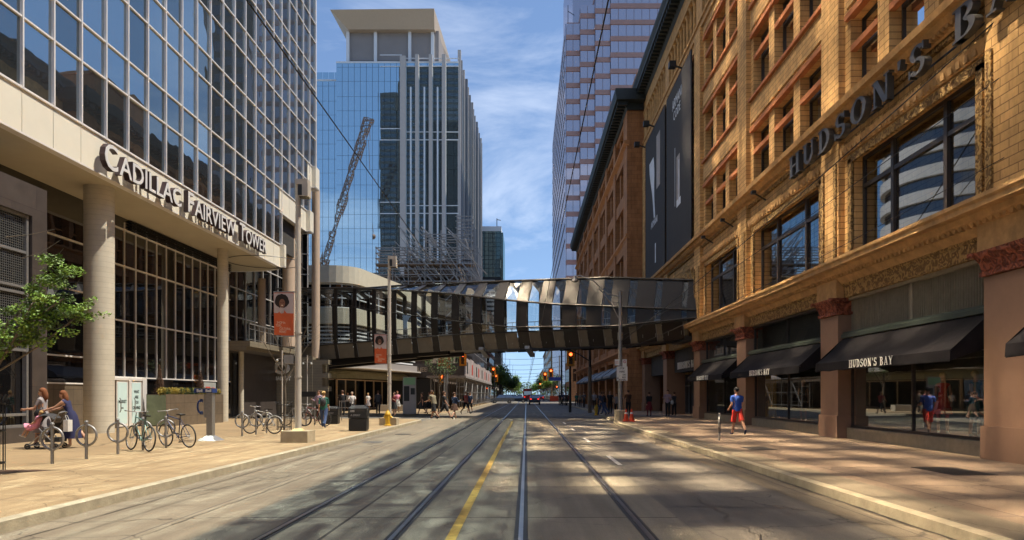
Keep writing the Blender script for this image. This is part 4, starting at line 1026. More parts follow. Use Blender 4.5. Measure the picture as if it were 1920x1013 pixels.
for k in range(NB + 1):
    tc_ = t0b + pt * k; wf_ = ip(tc_, [(0, .11), (.3, .18), (.5, .36), (.7, .55), (.85, .68), (1, .85)]) * pt
    ta, tb = max(0, tc_ - wf_ / 2), min(1, tc_ + wf_ / 2); lean = 0
    rb = MB()
    for i in range(8):
        o1, o0 = .06, -.12
        for (oo) in (o1, o0): strip(rb, ta, tb, i, oo)
        rb.quad(bp_(ta, i, o1), bp_(ta, i + 1, o1), bp_(ta, i + 1, o0), bp_(ta, i, o0)); rb.quad(bp_(tb, i, o1), bp_(tb, i + 1, o1), bp_(tb, i + 1, o0), bp_(tb, i, o0))
    rb.build('rib', M['rib'], bridge)
    if k < NB:
        g = MB(); tn = t0b + pt * (k + 1); wn_ = ip(tn, [(0, .11), (.3, .18), (.5, .36), (.7, .55), (.85, .68), (1, .85)]) * pt
        tb2 = tn - wn_ / 2
        if tb2 > tb:
            for i in (1, 2, 3, 4, 5, 6): strip(g, tb, tb2, i)
            g.build('glass_panel', M['bridge_glass'], bridge)
            s_ = MB(); strip(s_, tb + .0012, tb2 - .0012, 0, .03); s_.build('spandrel_panel', M['spandrel'], bridge); s_ = MB(); strip(s_, tb + .0012, tb2 - .0012, 7, .03); s_.build('spandrel_panel', M['spandrel'], bridge)
            e_ = MB(); e_.beam(bp_(tb + .001, 1, -.03), bp_(tb2 - .001, 1, -.03), .05); e_.beam(bp_(tb + .0012, 0, .05) + Vector((0, 0, .03)), bp_(tb + .0012, 1, .05), .03); e_.build('panel_edge', M['galv'], bridge)
for i, rname in ((1, 'rail'), (2, 'rail'), (3, 'rail'), (4, 'rail'), (5, 'rail')):
    r_ = MB(); n = 30
    r_.tube([bp_(j / n, i, .07) for j in range(n + 1)], (.05, .05, .05, .075, .08, .10)[i], 6); r_.build('edge_rail', M['rib'], bridge)
f = MB(); n = 16
for j in range(n):
    a, b_ = j / n, (j + 1) / n
    f.quad(bp_(a, 0, -.06), bp_(b_, 0, -.06), bp_(b_, 8, -.06), bp_(a, 8, -.06))
    up = Vector((0, 0, .35)); f.quad(bp_(a, 0, -.1) + up, bp_(b_, 0, -.1) + up, bp_(b_, 8, -.1) + up, bp_(a, 8, -.1) + up)
f.build('floor_deck', M['rib'], bridge)
f = MB()
for sgn, idx in ((1, 1), (-1, 7)):
    for h_ in (.05, .5): f.tube([bp_(j / 20, idx, -.35) + Vector((0, 0, h_)) for j in range(21)], .025, 5)
    for j in range(0, 41): p = bp_(j / 40, idx, -.35); f.beam(p + Vector((0, 0, -1.0)), p + Vector((0, 0, .5)), .03)
f.build('handrail', M['galv'], bridge)
f = MB()
for (ta, tb, dz) in ((.0, .36, -.42), (.0, .44, -.12)):
    for nn_ in (-1.2, 1.2):
        a = BA + bd * ta + bn * nn_; b_ = BA + bd * tb + bn * nn_; a.z = bsec(ta)[0][1] + dz; b_.z = bsec(tb)[0][1] + dz * .3; f.beam(a, b_, .4, .4)
f.build('under_beam', M['rib'], bridge)
for (t_, n_) in ((.53, 1.5), (.635, 1.6)):
    f = MB(); p = BA + bd * t_ + bn * n_; p.z = 4.75; f.beam(p + Vector((-.2, -.9, .15)), p + Vector((.2, .9, -.35)), .34, .2); f.build('hanging_fitting', M['galv'], bridge)
# dark hood where the bridge meets the store and the arch above it
b = MB(); b.box(10.2, 47.3, 5.15, 11.2, 51.9, 5.42); b.build('landing_beam', M['rib'], bridge)
ar = MB(); n = 14
for i in range(n):
    a0, a1 = math.pi * i / n, math.pi * (i + 1) / n
    for (r0, r1, x0) in ((2.0, 2.35, 10.66), (2.35, 2.8, 10.76)):
        P = [(50.2 + r * math.cos(a), 7.55 + r * 1.0 * math.sin(a)) for (r, a) in ((r0, a0), (r1, a0), (r1, a1), (r0, a1))]
        ar.add([(x0, p[0], p[1]) for p in P] + [(10.95, p[0], p[1]) for p in P], [(0, 1, 2, 3), (7, 6, 5, 4), (0, 4, 5, 1), (1, 5, 6, 2), (2, 6, 7, 3), (3, 7, 4, 0)])
for s_ in (-1, 1): ar.box(10.66, 50.2 + s_ * 2.0, 6.24, 10.95, 50.2 + s_ * 2.8, 7.55)
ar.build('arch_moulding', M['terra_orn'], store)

# ---------------------------------------------------------------- generic blocks
M['lav_glass'] = mirror_glass('lavender_glass', (.74, .66, .70), (.20, .165, .18), 0.55, 0.02, 0.05, .1, .3, .3)
M['teal_glass'] = mirror_glass('teal_glass', (.66, .86, .94), (.012, .04, .05), 0.72, 0.012, 0.10, .06, .35, .12)
M['green_glass'] = mirror_glass('green_glass', (.45, .60, .58), (.02, .04, .04), 0.45, 0.02, 0.1, .1, .3, .3)
M['dark_grey'] = mat('dark_grey', (.20, .21, .23), .5, var=.05); M['dark_teal'] = mat('dark_teal', (.02, .05, .08), .3, var=.1)
M['pink_granite'] = mat('pink_granite', (.33, .20, .175), 0.55, var=.12, vs=.6)
M['grey_pier'] = mat('grey_pier', (.46, .43, .40), 0.6, var=.08)
M['white_trim'] = mat('white_trim', (.72, .74, .76), 0.4, var=0)
M['roof_cream'] = mat('roof_cream', (.50, .41, .31), 0.6, var=.05)
M['taupe_panel'] = mat('taupe_panel', (.27, .245, .235), 0.7, var=.07, vs=.2)
M['cream_render'] = mat('cream_render', (.58, .53, .41), 0.7, var=.08)

# glass tower with pale fins beyond the bridge
gt = thing('glass_tower', 'blue glass office tower with pale vertical fins and flat-roofed penthouse, behind the footbridge', 'office tower', (0, 0, 0))
GY = 196
def band_face(par, x0, x1, y, z0, z1, fh, nm, m, panew=1.5, trim='dark_metal', tw=.06):
    z = z0
    while z < z1 - .2:
        zz_ = min(z + fh, z1); b = MB(); x = x0
        while x < x1 - .01:
            xe = min(x + panew, x1); e = rn.uniform(-.0016, .0016)
            for (za, zb_) in ((z + tw, z + fh * .48), (z + fh * .48 + tw, zz_)):
                if zb_ > za: b.quad((x + .04, y + e, za), (xe - .04, y - e, za), (xe - .04, y - e, zb_), (x + .04, y + e, zb_))
            x = xe
        b.build(nm, M[m], par); z = zz_
band_face(gt, -50.4, -33.2, GY, 30, 89.5, 7.8, 'glass_band', 'teal_glass', 1.6)
band_face(gt, -82, -50.4, GY + 3, 30, 86, 7.8, 'glass_band', 'teal_glass', 1.6)
band_face(gt, -33.2, -18, GY, 30, 89.5, 7.8, 'glass_band', 'teal_glass', 1.75)
b = MB(); b.box(-82, GY + 3.1, 0, -50.2, 290, 85.9); b.box(-50.3, GY + .12, 0, -18.25, 300, 89.3); b.build('core_wall', M['dark_metal'], gt)
z = 30.0
while z < 90:
    for (xa, xb, y_, z_, h_) in ((-33, -18, .12, z, .25), (-33, -18, .12, z + 2.1, .2), (-38.8, -33, .06, z, .2), (-38.8, -33, .06, z + 3, .2)):
        b = MB(); b.box(xa, GY - y_, z_, xb, GY + .02, z_ + h_); b.build('white_band', M['white_trim'], gt)
    z += 19.5
b = MB(); b.box(-50.4, GY - .1, 89.5, -18, GY + .3, 89.9); b.build('roof_rim', M['white_trim'], gt); b = MB(); b.box(-82, GY + 2.9, 86, -50.4, GY + 3.2, 86.4); b.build('roof_rim', M['white_trim'], gt)
for x, wd, zt_ in ((-32.6, 1.5, 91.0), (-28.9, .9, 91.4), (-25.3, .9, 91.4), (-21.8, 1.0, 91.4)):
    b = MB(); b.box(x - wd / 2, GY - 1.0, 0, x + wd / 2, GY, zt_); b.build('fin', M['grey_pier'], gt)
b = MB()
for x in (-30.6, -27, -23.5): b.box(x - .18, GY - .5, 0, x + .18, GY, 83)
b.build('slim_fin', M['white_trim'], gt)
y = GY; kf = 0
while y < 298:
    k_ = (y - GY) / 100; fn = MB(); fn.box(-18.2, y, 0, -17.62 + (kf % 3 == 0) * .25, y + 1.0, 93 + 9 * k_); fn.build('side_fin', M['grey_pier' if kf % 2 == 0 else 'dark_grey'], gt)  # every other fin coloured darker to imitate the shaded fin sides
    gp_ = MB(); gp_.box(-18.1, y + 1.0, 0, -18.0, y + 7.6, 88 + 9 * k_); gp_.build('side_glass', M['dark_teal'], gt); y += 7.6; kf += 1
b = MB(); b.box(-47.5, GY + 3, 89.5, -23.6, 222, 99.5); b.build('penthouse', M['taupe_panel'], gt)
b = MB(); b.box(-47.2, GY + 2.9, 89.9, -23.8, GY + 3.2, 91.4); b.build('penthouse_louvre', M['dark_metal'], gt)
for x in (-47.9, -40.5, -31.3, -25.2): b = MB(); b.box(x - .4, GY + 2.3, 89.9, x + .4, GY + 3.05, 99); b.build('penthouse_column', M['white_trim'], gt)
b = MB(); b.add([(-47.5, GY + 1, 98.9), (-24.5, GY + 1, 98.9), (-24.5, 226, 98.9), (-47.5, 226, 98.9), (-51.5, GY - 2, 102.6), (-24.2, GY - 2, 102.9), (-23.2, 226, 103.6), (-51.5, 226, 103.6)],
                [(0, 3, 2, 1), (4, 5, 6, 7), (0, 1, 5, 4), (1, 2, 6, 5), (2, 3, 7, 6), (3, 0, 4, 7)]); b.build('flat_roof', M['roof_cream'], gt)
# small green tower further down the street
g2 = thing('green_tower', 'slim green glass tower standing far behind, right of the pale fins', 'office tower', (0, 0, 0))
band_face(g2, -22, -10.4, 305, 50, 69, 3.6, 'glass_band', 'green_glass', 1.6, tw=.12)
b = MB(); b.box(-22, 305.2, 0, -10.5, 330, 69); b.build('core_wall', M['dark_metal'], g2)
b = MB(); b.box(-10.5, 305.1, 46, -9.6, 330, 68.5); b.build('side_glass', M['green_glass'], g2)
b = MB(); b.box(-22, 304.9, 69, -10.3, 330, 71); b.build('roof_rim', M['white_trim'], g2)
b = MB(); 
for z in range(0, 12): b.box(-22, 304.8, 27 + z * 1.9, -13, 305.1, 28.0 + z * 1.9)
b.build('louvre', M['grey_pier'], g2)
b = MB(); b.beam((-12.2, 306, 71), (-12.2, 306, 74.5), .3); b.beam((-12.2, 306, 74), (-10.6, 306, 73.7), .25); b.build('roof_davit', M['dark_metal'], g2)

# pink banded tower on the right
pk = thing('granite_tower', 'pink granite and lavender glass tower with stepped bays above the store roof', 'office tower', (0, 0, 0))
def bay(x0, x1, y, y1, zt_, ph, side=True):
    z = 14 + ph; gl0 = MB(); gr0 = MB()
    b = MB(); b.box(x0 + .15, y + .25, 0, x1 - .1, y1, zt_ - .2); b.build('core_wall', M['pink_granite'], pk)
    while z < zt_ - 1:
        vis_ = 40 < z < 101; gl = MB() if vis_ else gl0; gr = MB() if vis_ else gr0
        gr.add([(x0 - .05, y - .1, z), (x1, y - .1, z), (x1, y + .3, z), (x0 + .3, y + .3, z), (x0 + .3, y + 3.4, z), (x0 - .05, y + 3.4, z), (x0 - .05, y - .1, z + 1.15), (x1, y - .1, z + 1.15), (x1, y + .3, z + 1.15), (x0 + .3, y + .3, z + 1.15), (x0 + .3, y + 3.4, z + 1.15), (x0 - .05, y + 3.4, z + 1.15)],
               [(5, 4, 3, 2, 1, 0), (6, 7, 8, 9, 10, 11)] + [(k, (k + 1) % 6, 6 + (k + 1) % 6, 6 + k) for k in range(6)])
        zz_ = min(z + 4, zt_); n = max(2, round((x1 - x0) / 1.9)); wd = (x1 - x0) / n
        for i in range(n):
            e = rn.uniform(-.01, .01); gl.quad((x0 + i * wd + .05, y + .1 + e, z + 1.2), (x0 + (i + 1) * wd - .05, y + .1 - e, z + 1.2), (x0 + (i + 1) * wd - .05, y + .1 - e, zz_ - .02), (x0 + i * wd + .05, y + .1 + e, zz_ - .02))
        gl.quad((x0, y + .3, z + 1.2), (x0, y + 3.5, z + 1.2), (x0, y + 3.5, zz_), (x0, y + .3, zz_))
        if vis_: gr.build('granite_band', M['pink_granite'], pk); gl.build('glass_band', M['lav_glass'], pk)
        z += 4.0
    if gr0.v: tag(gr0.build('hidden_bands', M['pink_granite'], pk), kind='stuff'); tag(gl0.build('hidden_glass', M['lav_glass'], pk), kind='stuff')
bay(9.9, 13.3, 184, 272, 94.5, 0); bay(13.3, 16.9, 182.8, 260, 98.0, .7); bay(16.9, 20.6, 181.6, 250, 102.5, 1.3); bay(20.6, 34, 181, 240, 134, 2.2)
b = MB(); b.prism([(34, 181), (35, 179.8), (36, 181), (36, 184), (34, 184)], 0, 134); b.build('angled_bay', M['lav_glass'], pk)
b = MB(); b.box(12, 192, 94, 30, 240, 128); b.build('upper_block', M['lav_glass'], pk)
b = MB(); y = 184.6
while y < 272:
    b.box(9.62, y, 0, 9.9, y + 2.0, 94.2); y += 2.9
b.build('side_fin', M['lav_glass'], pk)
b = MB(); y = 184.6
while y < 272: b.box(9.75, y + 2.05, 0, 9.98, y + 2.85, 94.3); y += 2.9
b.build('side_pier', M['white_trim'], pk)
z = 40.0; b = MB()
while z < 94: b.box(9.54, 184.6, z, 9.66, 272, z + .45); z += 3.9
b.build('side_floor_lines', M['dark_grey'], pk)
b = MB(); b.beam((10.4, 185, 94.5), (10.4, 185, 99), .15); b.beam((10.4, 185, 97.5), (12, 185, 96.5), .12); b.build('roof_davit', M['dark_metal'], pk)

# rounded white arcade building behind the left end of the bridge
arc_b = thing('arcade_building', 'cream rounded building with white-framed strip windows behind the bridge\'s left end', 'building', (0, 0, 0))
def foot(o=0.0, y0=65.0):
    p = [(-34, y0 - o), (-17.3, y0 - o)]
    cx, cy, r = -17.3, y0 + 2.4, 2.4 + o
    for i in range(1, 7): a = R(-90 + 80 * i / 6); p.append((cx + r * math.cos(a), cy + r * math.sin(a)))
    p += [(-12.2 + o, 80), (-12.2 + o, 96)]
    return p
def ring(name, z0, z1, o, m, par, y0=65.0):
    f_ = foot(o, y0); b = MB(); b.prism(f_ + [(-34, 96)], z0, z1); return b.build(name, M[m], par)
def frame_ring(z0, z1, o, par, nv=10, hz=(), m='white_trim', y0=65.0, wd=.05, nm='window_frame'):
    f_ = [Vector((p[0], p[1], 0)) for p in foot(o, y0)]; b = MB()
    for a, c in zip(f_[1:], f_[2:]): 
        for z in hz: b.beam(a + Vector((0, 0, z)), c + Vector((0, 0, z)), wd)
    for z in hz: b.beam(f_[0] + Vector((0, 0, z)), f_[1] + Vector((0, 0, z)), wd)
    pts = [Vector((x, f_[0].y, 0)) for x in (-30, -27.5, -25, -22.4, -20, -18.6)] + f_[1:-2:2]
    d0, d1 = f_[-3], f_[-2]
    pts += [d0 + (d1 - d0) * i / 6 for i in range(7)]
    for p in pts: b.box(p.x - wd / 2, p.y - wd / 2, z0, p.x + wd / 2, p.y + wd / 2, z1)
    b.build(nm, M[m], par)
ring('parapet', 11.5, 13.0, .1, 'cream_render', arc_b); ring('strip_window', 9.3, 11.5, -.3, 'lobby_glass', arc_b); frame_ring(9.3, 11.5, -.22, arc_b, hz=(9.35, 10.2, 10.9, 11.42), wd=.09)
ring('cream_band', 7.9, 9.3, .15, 'cream_render', arc_b); ring('lower_window', 4.7, 7.9, -.4, 'lobby_glass', arc_b)
b = MB(); f_ = [Vector((p[0], p[1], 0)) for p in foot(-.2)]
z = 4.9
while z < 7.8:
    for a, c in zip(f_, f_[1:]): b.beam(a + Vector((0, 0, z)), c + Vector((0, 0, z)), .16, .13)
    z += .34
b.build('louvre_screen', M['white_trim'], arc_b)
ring('slab_band', 4.1, 4.7, .35, 'taupe_panel', arc_b); ring('edge_trim', 3.98, 4.1, .75, 'grey_pier', arc_b)
b = MB(); b.beam((-27.4, 64.8, 13), (-27.4, 64.8, 14.4), .8); b.build('roof_vent', M['pink_granite'], arc_b)
# glass-canopied shop below
shop = thing('corner_shop', 'ground floor shop with curved glass canopy and wide windows on the left corner', 'shop', (0, 0, 0))
ring('glazing', .16, 3.1, -2.6, 'shop_glass', shop); ring('inner_wall', .16, 3.95, -6, 'inside', shop)
frame_ring(.16, 3.1, -2.55, shop, hz=(.3, 3.05), m='pier_plain', wd=.11)
cn = MB(); prv = None
prof = [(.15, 3.1), (.12, 3.45), (-.15, 3.75), (-.7, 3.95)]
rings = [foot(o - .6, 65.0) for (o, z) in prof]
for j in range(len(prof) - 1):
    for i in range(1, len(rings[0]) - 1):
        a, b_, c, d = rings[j][i], rings[j][i + 1], rings[j + 1][i + 1], rings[j + 1][i]
        if a[1] > 79: continue
        cn.quad((a[0], a[1], prof[j][1]), (b_[0], b_[1], prof[j][1]), (c[0], c[1], prof[j + 1][1]), (d[0], d[1], prof[j + 1][1]))
    a, b_ = rings[j][0], rings[j][1]; c, d = rings[j + 1][1], rings[j + 1][0]
    cn.quad((-19.5, a[1], prof[j][1]), (b_[0], b_[1], prof[j][1]), (c[0], c[1], prof[j + 1][1]), (-19.5, d[1], prof[j + 1][1]))
cn.build('canopy', mat('canopy_metal', (.34, .33, .22), 0.3, .3, var=.2), shop, 50)
# low stone benches in front of the shop
M['bench_stone'] = mat('bench_stone', (.48, .42, .32), .8, var=.12)
b = MB(); b.box(-13.4, 66.0, .15, -10.6, 66.9, .72); tag(b.build('stone_bench', M['bench_stone']), 'long low stone block in front of the corner shop', 'bench')

# dark scaffolded corner building and its pavement gantry
sb = thing('scaffolded_building', 'dark old brick building wrapped in scaffolding on the far left corner', 'building', (0, 0, 0))
M['soot_brick'] = blocks('soot_brick', (.10, .07, .05), (.13, .085, .06), (.06, .05, .04), .5, .18, 'hz', .9, .01, .2, .3, .8)
M['hoarding'] = mat('hoarding_print', (.40, .34, .33), .7, var=.5, vs=.9)
b = MB(); b.box(-26, 82, .1, -10.6, 114, 9.0); b.box(-24, 114, .1, -10.2, 152, 20.0); b.box(-19, 115, 20.0, -10.8, 146, 22.4); b.build('wall', M['soot_brick'], sb)
b = MB(); b.box(-17.6, 80.6, .15, -10.3, 82, 3.35); b.build('shopfront', M['black'], sb)
b = MB(); b.box(-17.9, 80.3, 3.5, -9.6, 81.9, 5.0); b.build('sign_board', M['granite'], sb)
t_ = text_mb('QUEEN', .62, .04, (-12.3, 80.28, 4.15), (1, 0, 0), (0, 0, 1), .01, 1.9)
t_.build('sign_lettering', mat('tan_letter', (.34, .26, .18), .6, var=0), sb)
wn2 = MB()
for x in (-24, -21.5, -19, -16.5, -14, -12): wn2.box(x, 81.93, 6.0, x + 1.2, 82.0, 8.2)
for x in (-22.5, -19.5, -16.5, -13.5):
    for z in (11, 14.6, 17.6): wn2.box(x, 113.93, z, x + 1.4, 114.0, z + 2.0)
for j in range(12):
    for z in (6.5, 10.2, 13.8): wn2.box(-10.66 if z < 8 else -10.26, 84 + j * 5.2, z, -10.5 if z < 8 else -10.1, 86 + j * 5.2, z + 2.1) if z < 8 or j > 5 else None
wn2.build('window', M['lobby_glass'], sb)
sf = thing('scaffolding', 'steel scaffolding climbing above the footbridge around the dark building', 'scaffolding', (0, 0, 0))
so = MB(); pb = MB()
xs = [-22.4, -20.0, -17.6, -15.2, -12.8, -10.4, -8.2]; ys = [110.6, 112.6]; YS = 110.6
def rod(mb, a, b, r=.065): mb.beam(a, b, r * 2)
for x in xs:
    ztop = 23.8 if x < -16 else (26.2 if x < -11 else 28.6)
    for y in ys: rod(so, (x, y, 9.5), (x + rn.uniform(-.08, .08), y, ztop), .06)
for z in [10, 12.5, 15, 17.4, 18.6, 19.6, 20.4, 21.2, 22.0, 22.8, 23.6, 24.8, 25.6, 26.6, 27.6, 28.3]:
    xa = -22.6 if z < 24 else (-15.4 if z < 26.4 else -10.6)
    for y in ys: rod(so, (xa, y, z), (-8.0, y, z))
    for x in xs: rod(so, (x, ys[0], z), (x, ys[1], z)) if x >= xa else None
for i in range(len(xs) - 1):
    for z in (10, 12.5, 15, 17.4): rod(so, (xs[i], YS, z), (xs[i + 1], YS, z + 2.4)) if i % 2 == 0 else rod(so, (xs[i + 1], YS, z), (xs[i], YS, z + 2.4))
for i in range(80):
    x = rn.uniform(-20, -8.6); z = rn.uniform(17, 24); rod(so, (x, YS - .3 + rn.uniform(0, 1.8), z + 3.0), (x + rn.uniform(1.2, 3.4), YS - .3 + rn.uniform(0, 1.8), z), .07)
for j in range(14):
    y = 112.6 + j * 2.9
    for x in (-8.1, -9.6): rod(so, (x, y, 4.8), (x, y, 27.5 - .5 * j + (j % 3) * .8))
    for z in (8, 10.5, 13, 15.5, 18, 20, 22):
        if j < 13: rod(so, (-8.1, y, z), (-8.1, y + 2.9, z)); rod(so, (-8.1, y, z), (-9.6, y, z))
    if j < 13: rod(so, (-8.1, y, 8 + (j % 4) * 2.5), (-8.1, y + 2.9, 10.5 + (j % 4) * 2.5))
so.build('pole_frame', M['galv'], sf)
pb.box(-22.6, 110.8, 21.0, -8.0, 112.4, 21.15); pb.box(-18, 110.8, 18.6, -8.0, 112.4, 18.7)
for z in (10, 14, 18): pb.box(-9.5, 112.8, z - .1, -8.2, 150, z - .02)
pb.build('plank_deck', mat('scaffold_plank', (.20, .13, .08), .8, var=.3, vs=3), sf)
gn = thing('scaffold_gantry', 'pavement gantry of steel frames with printed hoarding boards on the far left', 'scaffolding', (0, 0, 0))
so = MB()
for j in range(19):
    y = 77.5 + j * 3.1
    for x in (-6.5, -7.3, -10.0): rod(so, (x, y, .15), (x, y, 3.4), .04)
    for z in (.9, 1.7, 2.5): rod(so, (-6.5, y, z), (-7.3, y, z), .03)
    if j % 3 == 0: rod(so, (-6.5, y, .4), (-6.5, y + 3.1, 3.2), .03)
    for z in (.5, 1.9, 3.1): rod(so, (-6.5, y, z), (-6.5, y + 3.1, z), .035)
so.build('pole_frame', M['galv'], gn)
b = MB(); b.box(-10.4, 77, 3.4, -6.3, 136, 3.6); b.build('deck', M['taupe_panel'], gn)
for j in range(9):
    y = 77.3 + j * 6.3; b = MB(); b.box(-6.42, y, 3.62, -6.34, y + 6.1, 5.5 + (j % 2) * .15); b.build('printed_board', M['hoarding'], gn)
    q = MB(); q.box(-6.335, y + 1.2 + j % 3, 3.9, -6.33, y + 3.1 + j % 3, 5.1); q.build('printed_figure', M['red_ink' if j % 2 else 'ink'], gn)
b = MB(); b.box(-10.3, 76.9, 3.62, -6.45, 76.98, 4.9); b.build('end_board', M['granite'], gn)

# ---------------------------------------------------------------- the street beyond the crossing
def blk(name, label, x0, x1, y0, y1, h, wallm, fh=3.6, bw=2.6, ww=1.5, wh=2.0, facexs=(), south=True, glass='lobby_glass', cornice=None, z_first=4.6):
    t = thing(name, label, 'building', (0, 0, 0)); b = MB(); b.box(x0, y0, 0, x1, y1, h); b.build('wall', M[wallm], t)
    wd = MB(); fx = x1 if x1 < 0 else x0; sgn = 1 if x1 < 0 else -1
    z = z_first
    while z + wh < h - .5:
        y = y0 + bw * .3
        while y + ww < y1: wd.box(fx - sgn * .05, y, z, fx + sgn * .05, y + ww, z + wh); y += bw
        if south:
            x = x0 + bw * .3
            while x + ww < x1: wd.box(x, y0 - .05, z, x + ww, y0 + .05, z + wh); x += bw
        z += fh
    y = y0 + 1
    while y + 4 < y1: wd.box(fx - sgn * .05, y, .5, fx + sgn * .06, y + 4, 3.4); y += 5
    wd.build('window', M[glass], t)
    c = MB(); o = .5; c.box(x0 - o * (sgn < 0), y0 - .3, h, x1 + o * (sgn > 0), y1, h + .7); c.build('cornice', M[cornice or wallm], t)
    return t
M['orange_brick'] = blocks('orange_brick', (.36, .15, .08), (.40, .18, .10), (.25, .15, .10), .6, .2, 'hz', .85, .01, .2, .2, .8)
M['tan_stone'] = mat('tan_stone', (.33, .25, .16), .8, var=.15, vs=.4)
M['grey_stone'] = mat('grey_stone', (.26, .25, .23), .8, var=.15, vs=.4)
M['pale_stone'] = mat('pale_stone', (.55, .52, .48), .8, var=.12, vs=.4)
M['dark_stone'] = mat('dark_stone', (.10, .085, .07), .8, var=.2, vs=.4)
blk('corner_building', 'grey concrete block with ribbon windows beyond the crossing, left side', -30, -12.0, 172, 215, 22, 'grey_stone', 4.2, 4, 3.2, 2.0)
blk('brick_building', 'orange brick building with ledges, left side of the far street', -30, -11.2, 222, 262, 26, 'orange_brick', 3.4, 2.4, 1.2, 1.8)
blk('low_building', 'low pale shop building farthest along the left side', -30, -11.5, 270, 330, 12, 'pale_stone')
blk('stone_building', 'dark brown stone block facing the crossing on the right', 9.6, 30, 166, 181, 24, 'brownstone', 4.6, 3, 1.6, 2.8)
blk('white_pier_building', 'narrow building with pale vertical piers, right side beyond the crossing', 10.3, 30, 274, 292, 40, 'pale_stone', 60, 2.2, 1.2, 36)
blk('tan_building', 'tall tan stone building with cornice ledges, right side of the far street', 10.0, 30, 300, 380, 31, 'tan_stone', 4.2, 3.0, 1.6, 2.4)
blk('brown_building', 'dark brown building with stepped roof far down the right side', 10.4, 30, 390, 450, 24, 'dark_stone')
blk('far_building', 'small tan building at the distant end of the right side', 10.8, 30, 470, 600, 17, 'tan_stone')
# buildings behind the camera that the glass reflects
def back(name, label, x0, x1, y0, y1, h, m, m2, fh=4.0):
    t = thing(name, label, 'building', (0, 0, 0)); b = MB(); b.box(x0, y0, 0, x1, y1, h); b.build('wall', M[m], t)
    w_ = MB(); z = 6
    while z < h - 3:
        w_.box(x0 + 1, y0 - .05, z, x1 - 1, y1 + .05, z + 2.3); w_.box(x0 - .05, y0 + 1, z, x1 + .05, y1 - 1, z + 2.3); z += fh
    w_.build('window_band', M[m2], t)
back('dark_tower', 'dark office slab behind the camera, seen only as a reflection', -86, -44, -135, -105, 222, 'dark_stone', 'lobby_glass')
back('stone_block', 'brown stone block behind the camera on the right side of the street', 11.2, 40, -60, -8, 26, 'brownstone', 'lobby_glass', 4.4)
back('office_block', 'pale concrete office block behind the camera on the left side', -45, -17, -75, -24, 60, 'grey_stone', 'tower_glass', 3.7)
cr_o = thing('tower_crane', 'orange lattice crane jib behind the camera, mirrored in the blue glass tower', 'crane', (0, 0, 0))
def lattice(a, b, wd, n, r, mb):
    a, b = Vector(a), Vector(b); d = (b - a).normalized(); u = d.cross(Vector((0, 1, 0))).normalized() * wd / 2; v = Vector((0, 1, 0)) * wd / 2
    prev = None
    for i in range(n + 1):
        p = a + (b - a) * i / n; q = [p + u + v, p - u + v, p - u - v, p + u - v]
        for k_ in range(4): mb.beam(q[k_], q[(k_ + 1) % 4], r)
        if prev:
            for k_ in range(4): mb.beam(prev[k_], q[k_], r * 1.5); mb.beam(prev[k_], q[(k_ + 1) % 4], r)
        prev = q
M['crane'] = mat('crane_orange', (.34, .14, .06), .6, var=.3, vs=.4)
b = MB(); lattice((-127, -60, 78), (-96, -60, 170), 3.4, 26, .34, b); b.build('jib', M['crane'], cr_o)
b = MB(); lattice((-127, -60, 0), (-127, -60, 84), 4.5, 20, .4, b); b.build('mast', M['crane'], cr_o)
b = MB(); b.beam((-96, -60, 170), (-93, -60, 100), .25); b.ball((-93, -60, 98), 1.6); b.build('hook', M['crane'], cr_o)

back('stone_tower', 'dark grey stone skyscraper behind the store, seen only mirrored in the left tower', 36.2, 47, 181, 230, 170, 'dark_stone', 'lobby_glass', 4.0)
back('lower_slab', 'lower shoulder of offices behind the camera, seen only as a reflection', -98.5, -86.2, -134, -104, 204, 'dark_stone', 'lobby_glass')
rt = thing('round_tower', 'pale banded round tower behind the office tower, mirrored in the store windows', 'building', (0, 0, 0))
b = MB(); w_ = MB(); w_.lathe([(12.2, 0), (12.2, 45)], (-48.5, 118, 0), 40); w_.build('window_wall', M['lobby_glass'], rt)
for z in range(0, 12): b.lathe([(12.9, 0), (12.9, 1.7)], (-48.5, 118, z * 3.6 + 2), 40)
b.build('balcony_band', M['pale_stone'], rt)
# ---------------------------------------------------------------- street furniture
GZ = .15
def gp(px, py, z=GZ):
    """ground point (height z) under a photo pixel"""
    Y = (1.65 - z) * F / (py - 740); return Vector(((px - 987) * Y / F, Y, z))

# post-and-ring bicycle stands
def ring_stand(rz):
    t = thing('bike_stand', '', 'bicycle stand', (0, 0, 0), rz, 'post and ring bicycle stands')
    b = MB(); b.tube([(0, 0, 0), (0, 0, .86)], .034, 12); b.tube([(0, 0, .86), (0, 0, .90)], [.046, .03], 12); b.build('post', M['galv'], t, 40)
    b = MB(); b.torus((0, 0, .55), .235, .028, (1, 0, 0), (0, 0, 1), 32, 8)
    for z in (.30, .80): b.box(-.05, -.03, z - .015, .05, .03, z + .015)
    b.build('ring', M['galv'], t, 60); return t
stands = [((98, 870), 0, 'grey ring stand nearest the camera, in front of the stroller'), ((162, 861), 0, 'grey ring stand in front of the woman in the navy dress'),
          ((221, 852), .15, 'grey ring stand at the front wheel of the teal bicycle'), ((268, 845), .1, 'grey ring stand half hidden behind the teal bicycle'),
          ((311, 840), .2, 'grey ring stand at the handlebar of the dark bicycle'), ((454, 818), .1, 'free grey ring stand just left of the pale bicycle'),
          ((480, 815), .1, 'grey ring stand in front of the pale bicycle\'s front wheel'), ((500, 812), .2, 'grey ring stand behind the pale bicycle\'s frame'),
          ((574, 799), .1, 'grey ring stand holding the reddish bicycle, right of the lamp block'), ((590, 797.5), .1, 'reddish ring stand beside the person in the teal top'),
          ((1349, 826), 1.25, 'single ring stand on the right pavement near the running man')]
st0 = ring_stand(0)
